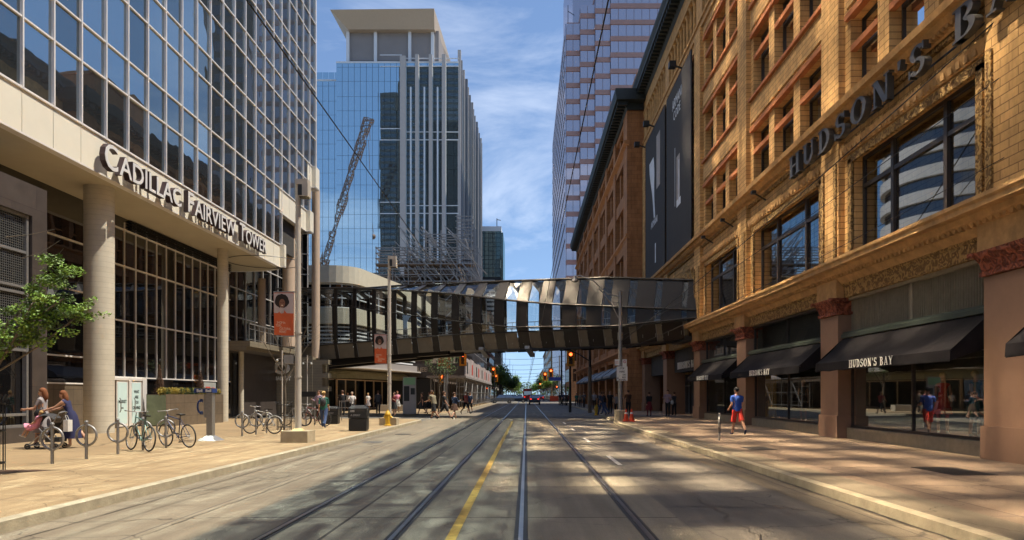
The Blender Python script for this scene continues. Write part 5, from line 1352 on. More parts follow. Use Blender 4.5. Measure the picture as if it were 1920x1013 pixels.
for i, (p, rz, lab) in enumerate(stands):
    o = st0 if i == 0 else copy_tree(st0); o.location = gp(*p); o.rotation_euler = (0, 0, rz); o['label'] = lab

# bicycles: built facing +X
def bicycle(frame_m, tyre_m='black_rubber', guard=False):
    t = thing('bicycle', '', 'bicycle', (0, 0, 0), 0, 'bicycles parked at the ring stands')
    for x in (-.5, .52):
        b = MB(); b.torus((x, 0, .34), .315, .02, (1, 0, 0), (0, 0, 1), 36, 6); w_ = b.build('wheel', M[tyre_m], t, 60)
        b = MB(); b.torus((x, 0, .34), .295, .009, (1, 0, 0), (0, 0, 1), 36, 5)
        b.tube([(x, -.05, .34), (x, .05, .34)], .02, 8)
        for k in range(18):
            a = 2 * math.pi * k / 18; b.tube([(x, .02 * (-1) ** k, .34), (x + .29 * math.cos(a), 0, .34 + .29 * math.sin(a))], .0022, 3, False)
        b.build('rim', M['galv'], w_, 60)
    b = MB(); S = (-.2, 0, .86); BB = (-.06, 0, .28); H1 = (.36, 0, .90); H0 = (.38, 0, .74)
    b.tube([BB, S], .016, 8); b.tube([BB, H0], .018, 8); b.tube([(-.185, 0, .80), H1], .016, 8); b.tube([H0, (.355, 0, .95)], .019, 8)
    for s_ in (-1, 1):
        b.tube([(-.5, .055 * s_, .34), (-.07, .03 * s_, .28)], .010, 6); b.tube([(-.5, .055 * s_, .34), (-.19, .02 * s_, .80)], .009, 6)
        b.tube([(.385, .035 * s_, .72), (.42, .045 * s_, .6), (.52, .05 * s_, .34)], .010, 6)
    b.build('frame', M[frame_m], t, 50)
    b = MB(); b.tube([(.355, 0, .95), (.35, 0, 1.02), (.41, 0, 1.04)], .014, 8); b.tube([(.36, -.28, 1.06), (.43, -.22, 1.05), (.42, 0, 1.04), (.43, .22, 1.05), (.36, .28, 1.06)], .012, 8)
    b.tube([(.36, -.29, 1.06), (.30, -.3, 1.05)], .017, 8); b.tube([(.36, .29, 1.06), (.30, .3, 1.05)], .017, 8); b.build('handlebar', M['galv'], t, 50)
    b = MB(); b.tube([(-.2, 0, .86), (-.215, 0, .93)], .013, 8); b.add([(-.36, -.07, .95), (-.36, .07, .95), (-.2, .05, .965), (-.04, .018, .955), (-.04, -.018, .955), (-.2, -.05, .965), (-.34, -.05, .915), (-.34, .05, .915), (-.06, .01, .93), (-.06, -.01, .93)],
        [(0, 1, 2, 5), (5, 2, 3, 4), (6, 9, 8, 7), (0, 6, 7, 1), (1, 7, 8, 3, 2), (4, 9, 6, 0, 5), (3, 8, 9, 4)]); b.build('saddle', M['black_rubber'], t)
    b = MB(); b.torus((-.06, -.05, .28), .085, .008, (1, 0, 0), (0, 0, 1), 20, 5); b.tube([(-.06, -.06, .28), (.04, -.09, .14)], .009, 6); b.tube([(-.06, .06, .28), (-.16, .09, .42)], .009, 6)
    b.box(.0, -.17, .125, .09, -.08, .15); b.box(-.21, .08, .41, -.11, .17, .43); b.tube([(-.5, -.04, .38), (-.06, -.05, .365)], .005, 4); b.tube([(-.5, -.04, .30), (-.06, -.05, .195)], .005, 4)
    b.build('crankset', M['dark_metal'], t, 50)
    if guard:
        for x in (-.5, .52):
            b = MB(); b.tube([(x + .35 * math.cos(R(a)), 0, .34 + .35 * math.sin(R(a))) for a in range(20, 170, 15)], .02, 6); b.build('mudguard', M[frame_m], t, 50)
    return t
M['teal_paint'] = mat('teal_paint', (.16, .27, .25), .4, .2, var=.1); M['navy_paint'] = mat('navy_paint', (.05, .06, .12), .4, .2, var=.1)
M['silver_paint'] = mat('silver_paint', (.55, .54, .50), .35, .4, var=.1); M['maroon_paint'] = mat('maroon_paint', (.25, .08, .07), .5, .1, var=.1)
def put(o, p, rz, label, rx=0): o.location = p; o.rotation_euler = (rx, 0, rz); o['label'] = label
put(bicycle('teal_paint'), gp(262, 846) + Vector((0, 0, 0)), R(180 - 38), 'teal bicycle with tan saddle leaning between the third and fourth ring stands', R(4))
put(bicycle('navy_paint'), gp(334, 839), R(180 - 30), 'dark blue bicycle with black saddle locked behind the teal one', R(-5))
put(bicycle('silver_paint', guard=True), gp(492, 814), R(180 - 12), 'pale silver bicycle with mudguards beside the tree cage', R(4))
put(bicycle('maroon_paint'), gp(590, 800), R(180 - 8), 'reddish bicycle behind the person in the teal top', R(3))
bb_ = bicycle('silver_paint'); put(bb_, gp(566, 800) + Vector((-.5, .6, 0)), R(-10), 'bicycle half hidden behind the nearest lamp pole', R(-3))

# lamp poles with square heads, banners and concrete feet
M['concrete_block'] = mat('concrete_block', (.40, .33, .22), .85, var=.2, vs=4, bump=.4, bs=40)
M['yellow_stain'] = mat('yellow_stain', (.50, .40, .18), .7, var=.3, vs=5)
M['orange_cloth'] = mat('orange_cloth', (.62, .11, .03), .7, var=.15, vs=1.5)
M['banner_white'] = mat('banner_white', (.52, .42, .40), .7, var=.2, vs=2)
M['skin_dark'] = mat('skin_brown', (.24, .10, .055), .6, var=.1, vs=6)
M['hair_dark'] = mat('hair_dark', (.02, .012, .01), .8, var=.3, vs=20)
M['cream_ink'] = mat('cream_ink', (.78, .62, .45), .7, var=0)
M['scarf'] = mat('scarf_print', (.50, .40, .36), .7, var=.3, vs=8)
def disc(mb, x, y, z, rx, rz, n=18, d=.004):
    mb.add([(x + rx * math.cos(2 * math.pi * i / n), y, z + rz * math.sin(2 * math.pi * i / n)) for i in range(n)] + [(x, y, z)], [(n, i, (i + 1) % n) for i in range(n)])
def street_banner(px0, px1, z0, z1, Y, label, tw=0.0):
    t = thing('street_banner', label, 'banner', (0, 0, 0), 0, 'orange portrait banners on the left lamp poles')
    X0, X1 = (px0 - 987) * Y / F, (px1 - 987) * Y / F; w_ = X1 - X0; h = z1 - z0; y = Y
    def P(u, v): return (X0 + w_ * u, y - .03 * math.sin(u * 3.1) + .06 * (1 - v) * (1 - u), z0 + h * v - .03 * h * u * (1 - v))
    def grid(u0, u1, v0, v1, off, nu=6, nv=8):
        b = MB(); vs = []
        for j in range(nv + 1):
            for i in range(nu + 1):
                q = P(u0 + (u1 - u0) * i / nu, v0 + (v1 - v0) * j / nv); vs.append((q[0], q[1] - off, q[2]))
        return b.add(vs, [(j * (nu + 1) + i, j * (nu + 1) + i + 1, (j + 1) * (nu + 1) + i + 1, (j + 1) * (nu + 1) + i) for j in range(nv) for i in range(nu)])
    grid(0, 1, .0, 1, 0).build('cloth', M['orange_cloth'], t)
    grid(0.01, .99, .52, .985, .006).build('pale_ground', M['banner_white'], t)
    def blob(pts, off, m, nm):
        b = MB(); n = len(pts); b.add([(P(u, v)[0], P(u, v)[1] - off, P(u, v)[2]) for (u, v) in pts], [tuple(range(n))]); b.build(nm, M[m], t)
    ell = lambda cu, cv, ru, rv, n=20, w0=0: [(cu + ru * math.cos(2 * math.pi * i / n) * (1 + w0 * math.sin(5 * i)), cv + rv * math.sin(2 * math.pi * i / n) * (1 + w0 * math.cos(3 * i))) for i in range(n)]
    blob([(.05, .30), (.16, .48), (.32, .58), (.52, .60), (.66, .52), (.80, .36), (.86, .20), (.0, .15)], .010, 'orange_cloth', 'coat_print')
    blob(ell(.42, .80, .36, .165, 24, .05), .013, 'hair_dark', 'hair_print')
    blob([(.34, .66), (.50, .66), (.54, .56), (.42, .50), (.28, .56)], .015, 'scarf', 'scarf_print')
    blob(ell(.44, .745, .15, .105, 18), .018, 'skin_dark', 'face_print')
    blob([(.38, .71), (.50, .71), (.47, .685), (.41, .685)], .020, 'cream_ink', 'smile_print')
    blob([(.36, .775), (.41, .775), (.41, .763), (.36, .763)], .020, 'hair_dark', 'eye_print'); blob([(.47, .775), (.52, .775), (.52, .763), (.47, .763)], .020, 'hair_dark', 'eye_print')
    tb = MB()
    for s_, u, v, wf in (('SHOP IN', .16, .27, .42), ("TORONTO'S", .10, .20, .62), ('CULTURAL', .30, .13, .56), ('HEART', .28, .06, .36)):
        q = P(u, v); text_mb(s_, .135 * h / 2.0 * 1.2, .003, (q[0], q[1] - .03, q[2]), (1, 0, -.05), (0, 0, 1), 0, wf * w_, mb=tb)
    tb.build('lettering', M['cream_ink'], t)
    b = MB(); b.beam((X0, Y, z1 + .02), (X1 + .12, Y, z1 + .02), .04); b.beam((X0 + w_ * .1, Y + .02, z0 - .05), (X1 + .12, Y, z0 - .04), .035); b.build('bracket', M['galv'], t)
    return t
def lamp_pole(px, py, H, r, label, foot_=True, arm=True):
    p = gp(px, py); t = thing('street_lamp', label, 'street lamp', p, 0, 'square headed street lamps on the left pavement')
    b = MB(); b.tube([(0, 0, .36), (0, 0, H)], [r, r * .78], 16); b.tube([(0, 0, H * .42), (0, 0, H * .42 + .05)], r * 1.12, 16); b.tube([(0, 0, H * .25), (0, 0, H * .25 + .04)], r * 1.12, 16); b.build('pole', M['pole_paint'], t, 50)
    b = MB(); b.box(-.42, -.42, 0, .42, .42, .36); o = b.build('foot_block', M['concrete_block'], t)
    b = MB(); b.lathe([(.22, .362), (.17, .40), (.13, .44)], (0, 0, 0), 16); b.build('base_flange', M['yellow_stain'], t, 40)
    b = MB(); b.box(-.05, -.16, H - .05, .34, .16, H + .12); b.box(.05, -.2, H - .42, .36, .2, H - .03); h_ = b.build('lamp_head', M['pole_paint'], t)
    b = MB(); b.box(.051, -.204, H - .40, .18, -.2, H - .06); b.box(.08, -.14, H - .45, .33, .14, H - .42); b.build('lens', M['black'], h_)
    return t
lamp_pole(559, 829, 8.15, .105, 'nearest square-headed street lamp, carrying the large orange banner, on a concrete block')
lamp_pole(730, 797, 8.2, .10, 'farther square-headed street lamp behind the yellow hydrant')
Yp = gp(559, 829).y; Yq = gp(730, 797).y
street_banner(513, 551, 1.65 + 112 * Yp / F, 1.65 + 191 * Yp / F, Yp, 'large orange portrait banner on the nearest lamp pole')
street_banner(702, 725, 1.65 + 59 * Yq / F, 1.65 + 112 * Yq / F, Yq, 'smaller orange portrait banner on the second lamp pole')
p = gp(559, 829); b = MB(); b.box(p.x - .42, p.y - .12, 2.62, p.x - .12, p.y + .1, 2.9); tag(b.build('control_box', M['galv']), 'pale metal box clamped on the nearest lamp pole', 'box')

# hydrants
M['hydrant'] = mat('hydrant_yellow', (.62, .36, .02), .5, var=.1)
def hydrant(p, label):
    t = thing('fire_hydrant', label, 'fire hydrant', p, 0, 'yellow fire hydrants')
    b = MB(); b.lathe([(.17, 0), (.17, .05), (.12, .07), (.115, .5), (.15, .52), (.15, .56), (.12, .6), (.09, .68), (.03, .73), (.03, .78)], (0, 0, 0), 16)
    b.build('barrel', M['hydrant'], t, 40)
    for d in ((1, 0), (-1, 0), (0, -1)):
        b = MB(); b.tube([(0, 0, .42), (d[0] * .19, d[1] * .19, .42)], [.06, .065], 10); b.build('nozzle', M['hydrant'], t, 40)
hydrant(gp(727, 798.5), 'yellow fire hydrant on the left kerb in front of the second street lamp'); hydrant(gp(1118, 779), 'yellow fire hydrant in the shade near the right kerb')

# waste bins
def bin_(p, rz, label, s=1.0):
    t = thing('litter_bin', label, 'litter bin', p, rz, 'black litter bins on the left pavement'); t.scale = (s, s, s)
    b = MB(); b.box(-.36, -.36, .04, .36, .36, .52); b.box(-.33, -.33, .0, .33, .33, .05); b.build('lower_body', M['black'], t)
    b = MB(); b.add([(-.38, -.38, .54), (.38, -.38, .54), (.38, .38, .54), (-.38, .38, .54), (-.38, -.38, .93), (.38, -.38, .93), (.38, .38, .93), (-.38, .38, .93), (-.24, -.24, 1.06), (.24, -.24, 1.06), (.24, .24, 1.06), (-.24, .24, 1.06)],
        [(0, 3, 2, 1), (0, 1, 5, 4), (1, 2, 6, 5), (2, 3, 7, 6), (3, 0, 4, 7), (4, 5, 9, 8), (5, 6, 10, 9), (6, 7, 11, 10), (7, 4, 8, 11), (8, 9, 10, 11)]); b.build('hood', M['black'], t)
    b = MB(); b.box(-.3, -.386, .78, -.12, -.381, .87); text_mb('A SWAY', .11, .004, (-.28, -.381, .62), (1, 0, 0), (0, 0, 1), .004, .4, mb=b); b.build('sticker', M['galv'], t)
    b = MB(); b.box(-.06, -.384, .80, .28, -.379, .88); b.build('slot', M['inside'], t)
bin_(gp(673, 808) , R(4), 'large black litter bin near the left kerb between the two lamps'); bin_(gp(624, 795), R(4), 'black litter bin behind the person in the teal top', .85)

# telephone stand
ph = thing('telephone_stand', 'public telephone stand with blue handset sign in front of the planter', 'telephone', gp(395, 826), R(-8))
b = MB(); b.box(-.10, -.09, .1, .10, .09, 1.55); b.add([(-.34, -.26, 0), (.34, -.26, 0), (.34, .26, 0), (-.34, .26, 0), (-.12, -.1, .16), (.12, -.1, .16), (.12, .1, .16), (-.12, .1, .16)], [(0, 1, 2, 3), (4, 5, 6, 7), (0, 1, 5, 4), (1, 2, 6, 5), (2, 3, 7, 6), (3, 0, 4, 7)]); b.box(-.22, -.03, .75, -.13, .03, 1.5); b.build('post', M['galv'], ph)
M['phone_blue'] = mat('phone_blue', (.01, .035, .16), .5, var=0)
b = MB(); b.box(-.5, -.15, 1.56, .14, .15, 1.70); b.build('top_sign', M['phone_blue'], ph)
b = MB(); text_mb('Bell', .12, .004, (-.09, -.152, 1.585), (1, 0, 0), (0, 0, 1), .003, .2, mb=b); text_mb('Bell', .12, .004, (-.40, -.152, 1.585), (1, 0, 0), (0, 0, 1), .003, .2, mb=b); b.build('sign_lettering', M['letter_face'], ph)
b = MB(); pts = [(-.36 + .10 * math.cos(R(a)), 0, 1.1 + .2 * math.sin(R(a))) for a in range(90, 271, 20)]; b.tube(pts, .03, 8); b.tube([(-.36, 0, 1.3), (-.29, 0, 1.3)], .055, 8); b.tube([(-.36, 0, .9), (-.29, 0, .9)], .055, 8); b.build('handset_sign', M['phone_blue'], ph, 50)

# thin lamps, finger sign, tree cage
def thin_lamp(p, H, label):
    t = thing('globe_lamp', label, 'lamp', p, 0, 'slim twin-globe lamp posts')
    b = MB(); b.tube([(0, 0, 0), (0, 0, H)], .045, 8); b.beam((-.3, 0, H - .5), (.3, 0, H - .5), .04); b.build('post', M['pole_paint'], t, 50)
    for x in (-.3, .3): b = MB(); b.ball((x, 0, H - .62), .09, 8, 6); b.build('globe', M['lamp_glass'], t, 60)
thin_lamp(gp(529, 786) , 4.2, 'slim twin-globe lamp post left of the nearest street lamp'); thin_lamp(gp(576, 778), 4.4, 'slim twin-globe lamp post right of the nearest street lamp')
tc_ = thing('tree_cage', 'black round steel cage around the bare young tree', 'tree guard', gp(533, 806), 0); tc_['group'] = 'steel tree guards'
b = MB()
for k in range(14): a = 2 * math.pi * k / 14; b.tube([(.3 * math.cos(a), .3 * math.sin(a), 0), (.3 * math.cos(a), .3 * math.sin(a), 1.12), (.4 * math.cos(a), .4 * math.sin(a), 1.2)], .011, 5)
for z in (.12, .62, 1.06): b.torus((0, 0, z), .3, .014, (1, 0, 0), (0, 1, 0), 24, 5)
b.build('cage_bars', M['black'], tc_)
tg = copy_tree(tc_); tg.location = (-10.50, 14.6, GZ); tg['label'] = 'black tree guard at the left edge of the photo, only its near bar showing'; tg.scale = (.6, .6, 1.25)
b = MB(); q = [gp(0, 893), gp(0, 884), gp(65, 883.6)]; b.add([(-11.6, 13.4, .153), (-10.9 + .5, 13.4, .153), (-9.25, 14.75, .153), (-11.6, 14.75, .153)], [(0, 1, 2, 3)])
tag(b.build('tree_grate', blocks('rust_grate', (.20, .09, .035), (.22, .10, .04), (.04, .02, .01), .12, .05, 'xy', .8, .02, .5, .3, 4)), 'rusty triangular corner of the iron tree grate at the left edge', 'tree grate')
fs_ = thing('news_rack', 'thin steel rack standing behind the large black litter bin', 'rack', gp(650, 789))
b = MB()
for x in (-.35, .35):
    for y in (-.25, .25): b.beam((x, y, 0), (x, y, 1.15), .035)
for z in (.3, .75, 1.12): b.beam((-.35, -.25, z), (.35, -.25, z), .03); b.beam((-.35, .25, z), (.35, .25, z), .03)
b.build('frame', M['galv'], fs_)
b = MB(); p = gp(580, 782); b.box(p.x - .5, p.y - .04, 1.5, p.x + .45, p.y, 1.85); o = tag(b.build('sign_panel', M['black']), 'dark board fixed to the slim lamp right of the nearest street lamp', 'sign')
# info pillar with green header
ip_ = thing('info_pillar', 'tall information pillar with bright green top, under the young leafy tree', 'information pillar', gp(768, 776.5))
M['mint'] = mat('mint_header', (.30, .55, .30), .5, var=0)
b = MB(); b.box(-.5, -.12, 0, .5, .12, 2.85); b.build('panel', M['grey_pier'], ip_); b = MB(); b.box(-.46, -.126, 2.25, .46, -.121, 2.8); b.build('header', M['mint'], ip_)
b = MB(); b.box(-.42, -.127, 1.0, .0, -.121, 2.15); b.box(.1, -.127, 1.5, .42, -.121, 2.0); b.build('poster', M['ink'], ip_)

# right-hand lamp pole with curved arm, signs, cones, timber pole
lp = thing('arm_lamp', 'grey street lamp with long curved arm and road signs, right pavement beside the bridge', 'street lamp', (5.28, 41.6, GZ))
b = MB(); b.tube([(0, 0, .5), (0, 0, 7.3)], [.13, .10], 12); b.tube([(0, 0, 2.6), (0, 0, 2.7)], .15, 12); b.tube([(0, 0, 4.6), (0, 0, 5.0)], .15, 12); b.build('pole', M['galv'], lp, 50)
b = MB(); b.tube([(0, 0, 7.0), (-.7, 0, 7.15), (-1.5, 0, 7.9), (-2.3, 0, 8.2), (-2.55, 0, 8.1)], .035, 8); b.tube([(0, 0, 5.6), (-.5, 0, 6.6), (-1.2, 0, 7.5)], .028, 8); b.torus((-.28, 0, 6.85), .2, .02, (1, 0, 0), (0, 0, 1), 20, 5); b.build('arm', M['galv'], lp, 50)
b = MB(); b.lathe([(.05, .3), (.1, .15), (.2, 0), (.18, -.06), (.05, -.1)], (-2.55, 0, 7.9), 12); b.build('lamp_head', M['galv'], lp, 50)
b = MB(); b.lathe([(.34, 0), (.34, .6), (.3, .64)], (0, 0, 0), 16); b.build('foot_block', M['concrete_block'], lp, 40)
M['sign_white'] = mat('sign_white', (.70, .70, .68), .5, var=.04)
def plate(nm, label, x, y, z, w_, h, m='sign_white'):
    t = thing(nm, label, 'road sign', (0, 0, 0)); b = MB(); b.box(x - w_ / 2, y - .012, z, x + w_ / 2, y, z + h); b.build('plate', M[m], t); return t
py_ = 41.44
t = plate('road_sign', 'white road sign reading STOP HERE ON RED SIGNAL with a small arrow', 5.36, py_, 2.42, .60, .80)
b = MB()
for s_, x, z, w_, h in (('STOP', .16, .64, .26, .15), ('HERE', .14, .46, .30, .15), ('ON', .32, .29, .17, .14), ('RED', .30, .14, .21, .14), ('SIGNAL', .1, .02, .42, .12)):
    text_mb(s_, h, .003, (5.06 + x, py_ - .0125, 2.42 + z), (1, 0, 0), (0, 0, 1), .003, w_, mb=b)
b.beam((5.12, py_ - .016, 2.56), (5.26, py_ - .016, 2.74), .025, .004); b.add([(5.09, py_ - .017, 2.53), (5.17, py_ - .017, 2.55), (5.11, py_ - .017, 2.62)], [(0, 1, 2)]); b.build('lettering', M['ink'], t)
t = plate('parking_sign', 'small white sign on the left of the curved-arm lamp pole', 5.08, py_, 3.28, .26, .34); b = MB(); b.box(4.98, py_ - .016, 3.4, 5.16, py_ - .013, 3.43); b.box(4.98, py_ - .016, 3.5, 5.14, py_ - .013, 3.52); b.build('lettering', M['red_ink'], t)
t = plate('parking_sign', 'small white no-parking sign on the right of the curved-arm lamp pole', 5.50, py_, 3.2, .24, .42); b = MB(); b.torus((5.50, py_ - .014, 3.49), .07, .012, (1, 0, 0), (0, 0, 1), 20, 4); b.beam((5.46, py_ - .014, 3.54), (5.54, py_ - .014, 3.44), .014); b.build('ban_ring', M['red_ink'], t)
M['cone'] = mat('cone_orange', (.75, .075, .02), .5, var=.05)
for x, lab in ((5.55, 'orange traffic cone closest to the lamp foot on the right pavement'), (5.86, 'orange traffic cone with pale top, right of the other cone')):
    t = thing('traffic_cone', lab, 'traffic cone', (x, 41.2, GZ), 0, 'orange traffic cones'); b = MB(); b.lathe([(.15, .03), (.035, .70)], (0, 0, 0), 16); b.build('cone_body', M['cone'], t, 50)
    b = MB(); b.box(-.19, -.19, 0, .19, .19, .03); b.build('cone_base', M['cone'], t); b = MB(); b.lathe([(.086, .42), (.068, .52)], (0, 0, 0), 16); b.build('band', M['letter_face'], t, 50)
M['timber'] = mat('timber_pole', (.15, .115, .085), .9, var=.3, vs=3, bump=.5, streak=True)
p = gp(1106, 774.5); b = MB(); b.tube([(p.x, p.y, GZ), (p.x, p.y, 3.9)], [.17, .14], 10); tag(b.build('timber_post', M['timber'], None, 50), 'thick wooden post by the right kerb beyond the lamp', 'post')

# ---------------------------------------------------------------- traffic signals
M['signal_yellow'] = mat('signal_yellow', (.60, .24, .01), .5, var=.05)
M['red_on'] = glow('red_lamp', (1.0, .10, .02), 5.0); M['lens_off'] = mat('lens_off', (.08, .04, .01), .3, var=0); M['amber_on'] = glow('amber_lamp', (1, .3, .03), 1.2)
def signal(p, label, lit=0, s=1.0, rz=0, hood=True, plate_=True):
    t = thing('traffic_signal', label, 'traffic light', p, rz, 'yellow traffic lights'); t.scale = (s, s, s)
    b = MB(); b.box(-.17, -.1, -.5, .17, .12, .5); b.build('housing', M['signal_yellow'], t)
    if plate_: b = MB(); b.box(-.33, .0, -.66, .33, .02, .66); b.build('backplate', M['signal_yellow'], t)
    b = MB(); b.box(-.152, -.108, -.48, .152, -.101, .48); b.build('front_panel', M['black'], t)
    for k in range(3):
        z = .32 - k * .32; on = (k == lit)
        r_ = .13 if k == 0 else .11; b = MB(); n = 18; b.add([(r_ * math.cos(2 * math.pi * i / n), -.115, z + r_ * math.sin(2 * math.pi * i / n)) for i in range(n)], [tuple(range(n))]); b.build('lens', M['red_on' if on else 'lens_off'], t)
        b = MB()
        for i in range(9):
            a0, a1 = math.pi * i / 9 - .1, math.pi * (i + 1) / 9 - .1
            b.quad((.14 * math.cos(a0), -.11, z + .14 * math.sin(a0)), (.14 * math.cos(a1), -.11, z + .14 * math.sin(a1)), (.14 * math.cos(a1), -.28, z + .14 * math.sin(a1)), (.14 * math.cos(a0), -.28, z + .14 * math.sin(a0)))
        b.build('visor', M['signal_yellow'], t)
    return t
def sig_px(px, py, Y, label, **k): return signal(at(px, py, Y), label, **k)
sig_px(868, 673, 68, 'traffic light with yellow backplate hanging on an arm left of the tracks, under the bridge', s=1.0)
sig_px(1070, 672, 62, 'traffic light glowing red on a pole at the right, under the bridge')
sig_px(826, 712, 66, 'yellow traffic light turned sideways below the small street banners', rz=R(70), s=.9, plate_=False)
sig_px(925, 697, 150, 'higher of two distant traffic lights left of the tracks', s=1.5); sig_px(930, 709, 155, 'lower distant traffic light left of the tracks', s=1.25)
sig_px(1033, 700, 150, 'distant traffic light with lit lens, right one of the pair', s=1.5); sig_px(1022, 706, 160, 'distant traffic light, left one of the pair right of the tracks', s=1.5)
sig_px(955, 723, 330, 'tiny far traffic light left of the street trees', s=2.2, rz=R(60)); sig_px(1013, 723, 330, 'tiny far traffic light right of the trees', s=2.0)
sig_px(913, 730, 140, 'small red pedestrian light by the far left crossing', s=.55, plate_=False); sig_px(1044, 728, 140, 'small red pedestrian light by the far right crossing', s=.8, plate_=False)
def mast(nm, label, px, Y, H, armto=None, armz=None, r=.11, m='galv', arm2=None):
    X = (px - 987) * Y / F; t = thing(nm, label, 'pole', (X, Y, GZ if Y < 137 else .1)); b = MB(); b.tube([(0, 0, 0), (0, 0, H)], [r, r * .7], 10); b.build('pole', M[m], t, 50)
    if armto is not None:
        xa = (armto - 987) * Y / F - X; b = MB(); b.tube([(0, 0, armz - .9), (xa * .45, 0, armz - .35), (xa * .8, 0, armz), (xa, 0, armz + .02)], .05, 8); b.build('arm', M[m], t, 50)
    return t
mast('signal_mast', 'pale pole whose arm carries the traffic light left of the tracks', 838, 68, 7.4, 870, 5.9, .14)
mast('signal_mast', 'pale pole with two small street banners near the scaffold', 833, 66, 8.6, None, None, .08)
mast('signal_mast', 'dark pole under the red traffic light on the right', 1069, 62.1, 4.2, None, None, .12, 'dark_metal')
mast('signal_mast', 'pole at the far left of the crossing carrying two lights', 927, 151, 8.5, 915, 6.5, .16, 'dark_metal')
mast('signal_mast', 'pole at the far right of the crossing carrying two lights', 1049, 151, 9.5, 1033, 6.2, .18, 'galv')
mast('utility_pole', 'dark tall pole on the right with a looping signal arm', 1106, 62, 8.6, 1062, 5.2, .13, 'dark_metal')
mast('utility_pole', 'slim dark pole right of the black car', 1053, 120, 13, None, None, .16, 'dark_metal')
mast('utility_pole', 'grey pole among the left scaffolds near the crossing', 899, 128, 9, None, None, .12)
for i, (px, z0_, z1_) in enumerate(((828, 4.5, 7.0), (838.5, 4.3, 6.8))):
    t = thing('small_banner', ('left' if i == 0 else 'right') + ' one of two narrow portrait banners on the pale pole by the scaffold', 'banner', (0, 0, 0), 0, 'narrow portrait banners on one pole')
    x = (px - 987) * 65.8 / F; b = MB(); b.box(x - .28, 65.79, z0_ - .3, x + .28, 65.81, z1_ - .3); b.build('cloth', M['orange_cloth'], t); b = MB(); b.box(x - .27, 65.776, z0_ + 1, x + .27, 65.785, z1_ - .33); b.build('pale_print', M['banner_white'], t)
    b = MB(); disc(b, x, 65.77, z1_ - .95, .17, .25); b.build('hair_print', M['hair_dark'], t)
M['blue_sign'] = mat('blue_sign', (.02, .05, .30), .5, var=0)
p = at(1041, 714, 150); b = MB(); b.box(p.x - 1.3, 149.9, p.z, p.x + 1.2, 149.96, p.z + .7); tag(b.build('street_name_sign', M['blue_sign']), 'blue street name plate beside the right distant traffic lights', 'sign')

# ---------------------------------------------------------------- overhead wires
M['wire'] = mat('wire', (.015, .014, .014), .6, var=0)
def wire(a, b, sag, r, label, group, nm='overhead_wire', n=20):
    a, b = Vector(a), Vector(b); pts = []
    for i in range(n + 1): t = i / n; p = a.lerp(b, t); p.z -= sag * 4 * t * (1 - t); pts.append(p)
    mb = MB(); mb.tube(pts, r, 5); tag(mb.build(nm, M['wire'], None, 60), label, 'wire', group)
def trolley(x, z, label, seg=((-10, 56), (56, 160), (160, 500))):
    mb = MB()
    for (a, b_) in seg: mb.tube([(x, a, z), (x, b_, z)], .009 if a < 50 else .02, 5)
    tag(mb.build('contact_wire', M['wire'], None, 60), label, 'wire', 'streetcar contact wires')
trolley(-2.8, 5.6, 'streetcar contact wire crossing the glass tower to the left of the tracks'); trolley(.82, 5.6, 'streetcar contact wire rising steeply above the right-hand track')
wire((5.3, 41.6, 4.6), (10.9, 16.2, 10.4), .25, .018, 'thick black cable rising from the curved-arm lamp pole across the big window', 'cables slung to the store front')
wire((5.3, 41.6, 4.9), (10.9, 16.0, 9.0), .35, .012, 'upper thin cable crossing the store lettering to the right edge', 'cables slung to the store front')
wire((5.3, 41.6, 4.1), (10.9, 15.8, 7.1), .30, .010, 'lowest thin cable crossing the big store window', 'cables slung to the store front')
wire((10.3, 44.5, 6.2), (-.1, 47, 5.7), .15, .012, 'span wire below the bridge on the right', 'cables slung to the store front')
for i, Y in enumerate((75, 98, 125, 152, 185, 225, 270, 330)):
    wire((-11, Y, 8.2 + i * .1), (9.2, Y, 8.4 + i * .1), .9, .018 + i * .006, ['span wire right behind the footbridge', 'second span wire beyond the footbridge', 'third span wire beyond the footbridge', 'span wire at the far crossing', 'first span wire past the crossing', 'second span wire past the crossing', 'third span wire past the crossing', 'farthest span wire above the street'][i], 'span wires holding the contact wires', 'span_wire')
    mb = MB(); mb.beam((-2.8, Y, 5.6), (-2.8, Y, 7.6), .03 + i * .006); mb.beam((.82, Y, 5.6), (.82, Y, 7.6), .03 + i * .006)
    tag(mb.build('wire_hanger', M['wire']), ['hangers under the nearest span wire', 'hangers under the second span wire', 'hangers under the third span wire', 'hangers at the far crossing wire', 'hangers on the first wire past the crossing', 'hangers on the second wire past the crossing', 'hangers on the third wire past the crossing', 'hangers on the farthest span wire'][i], 'wire hanger', 'wire hangers')
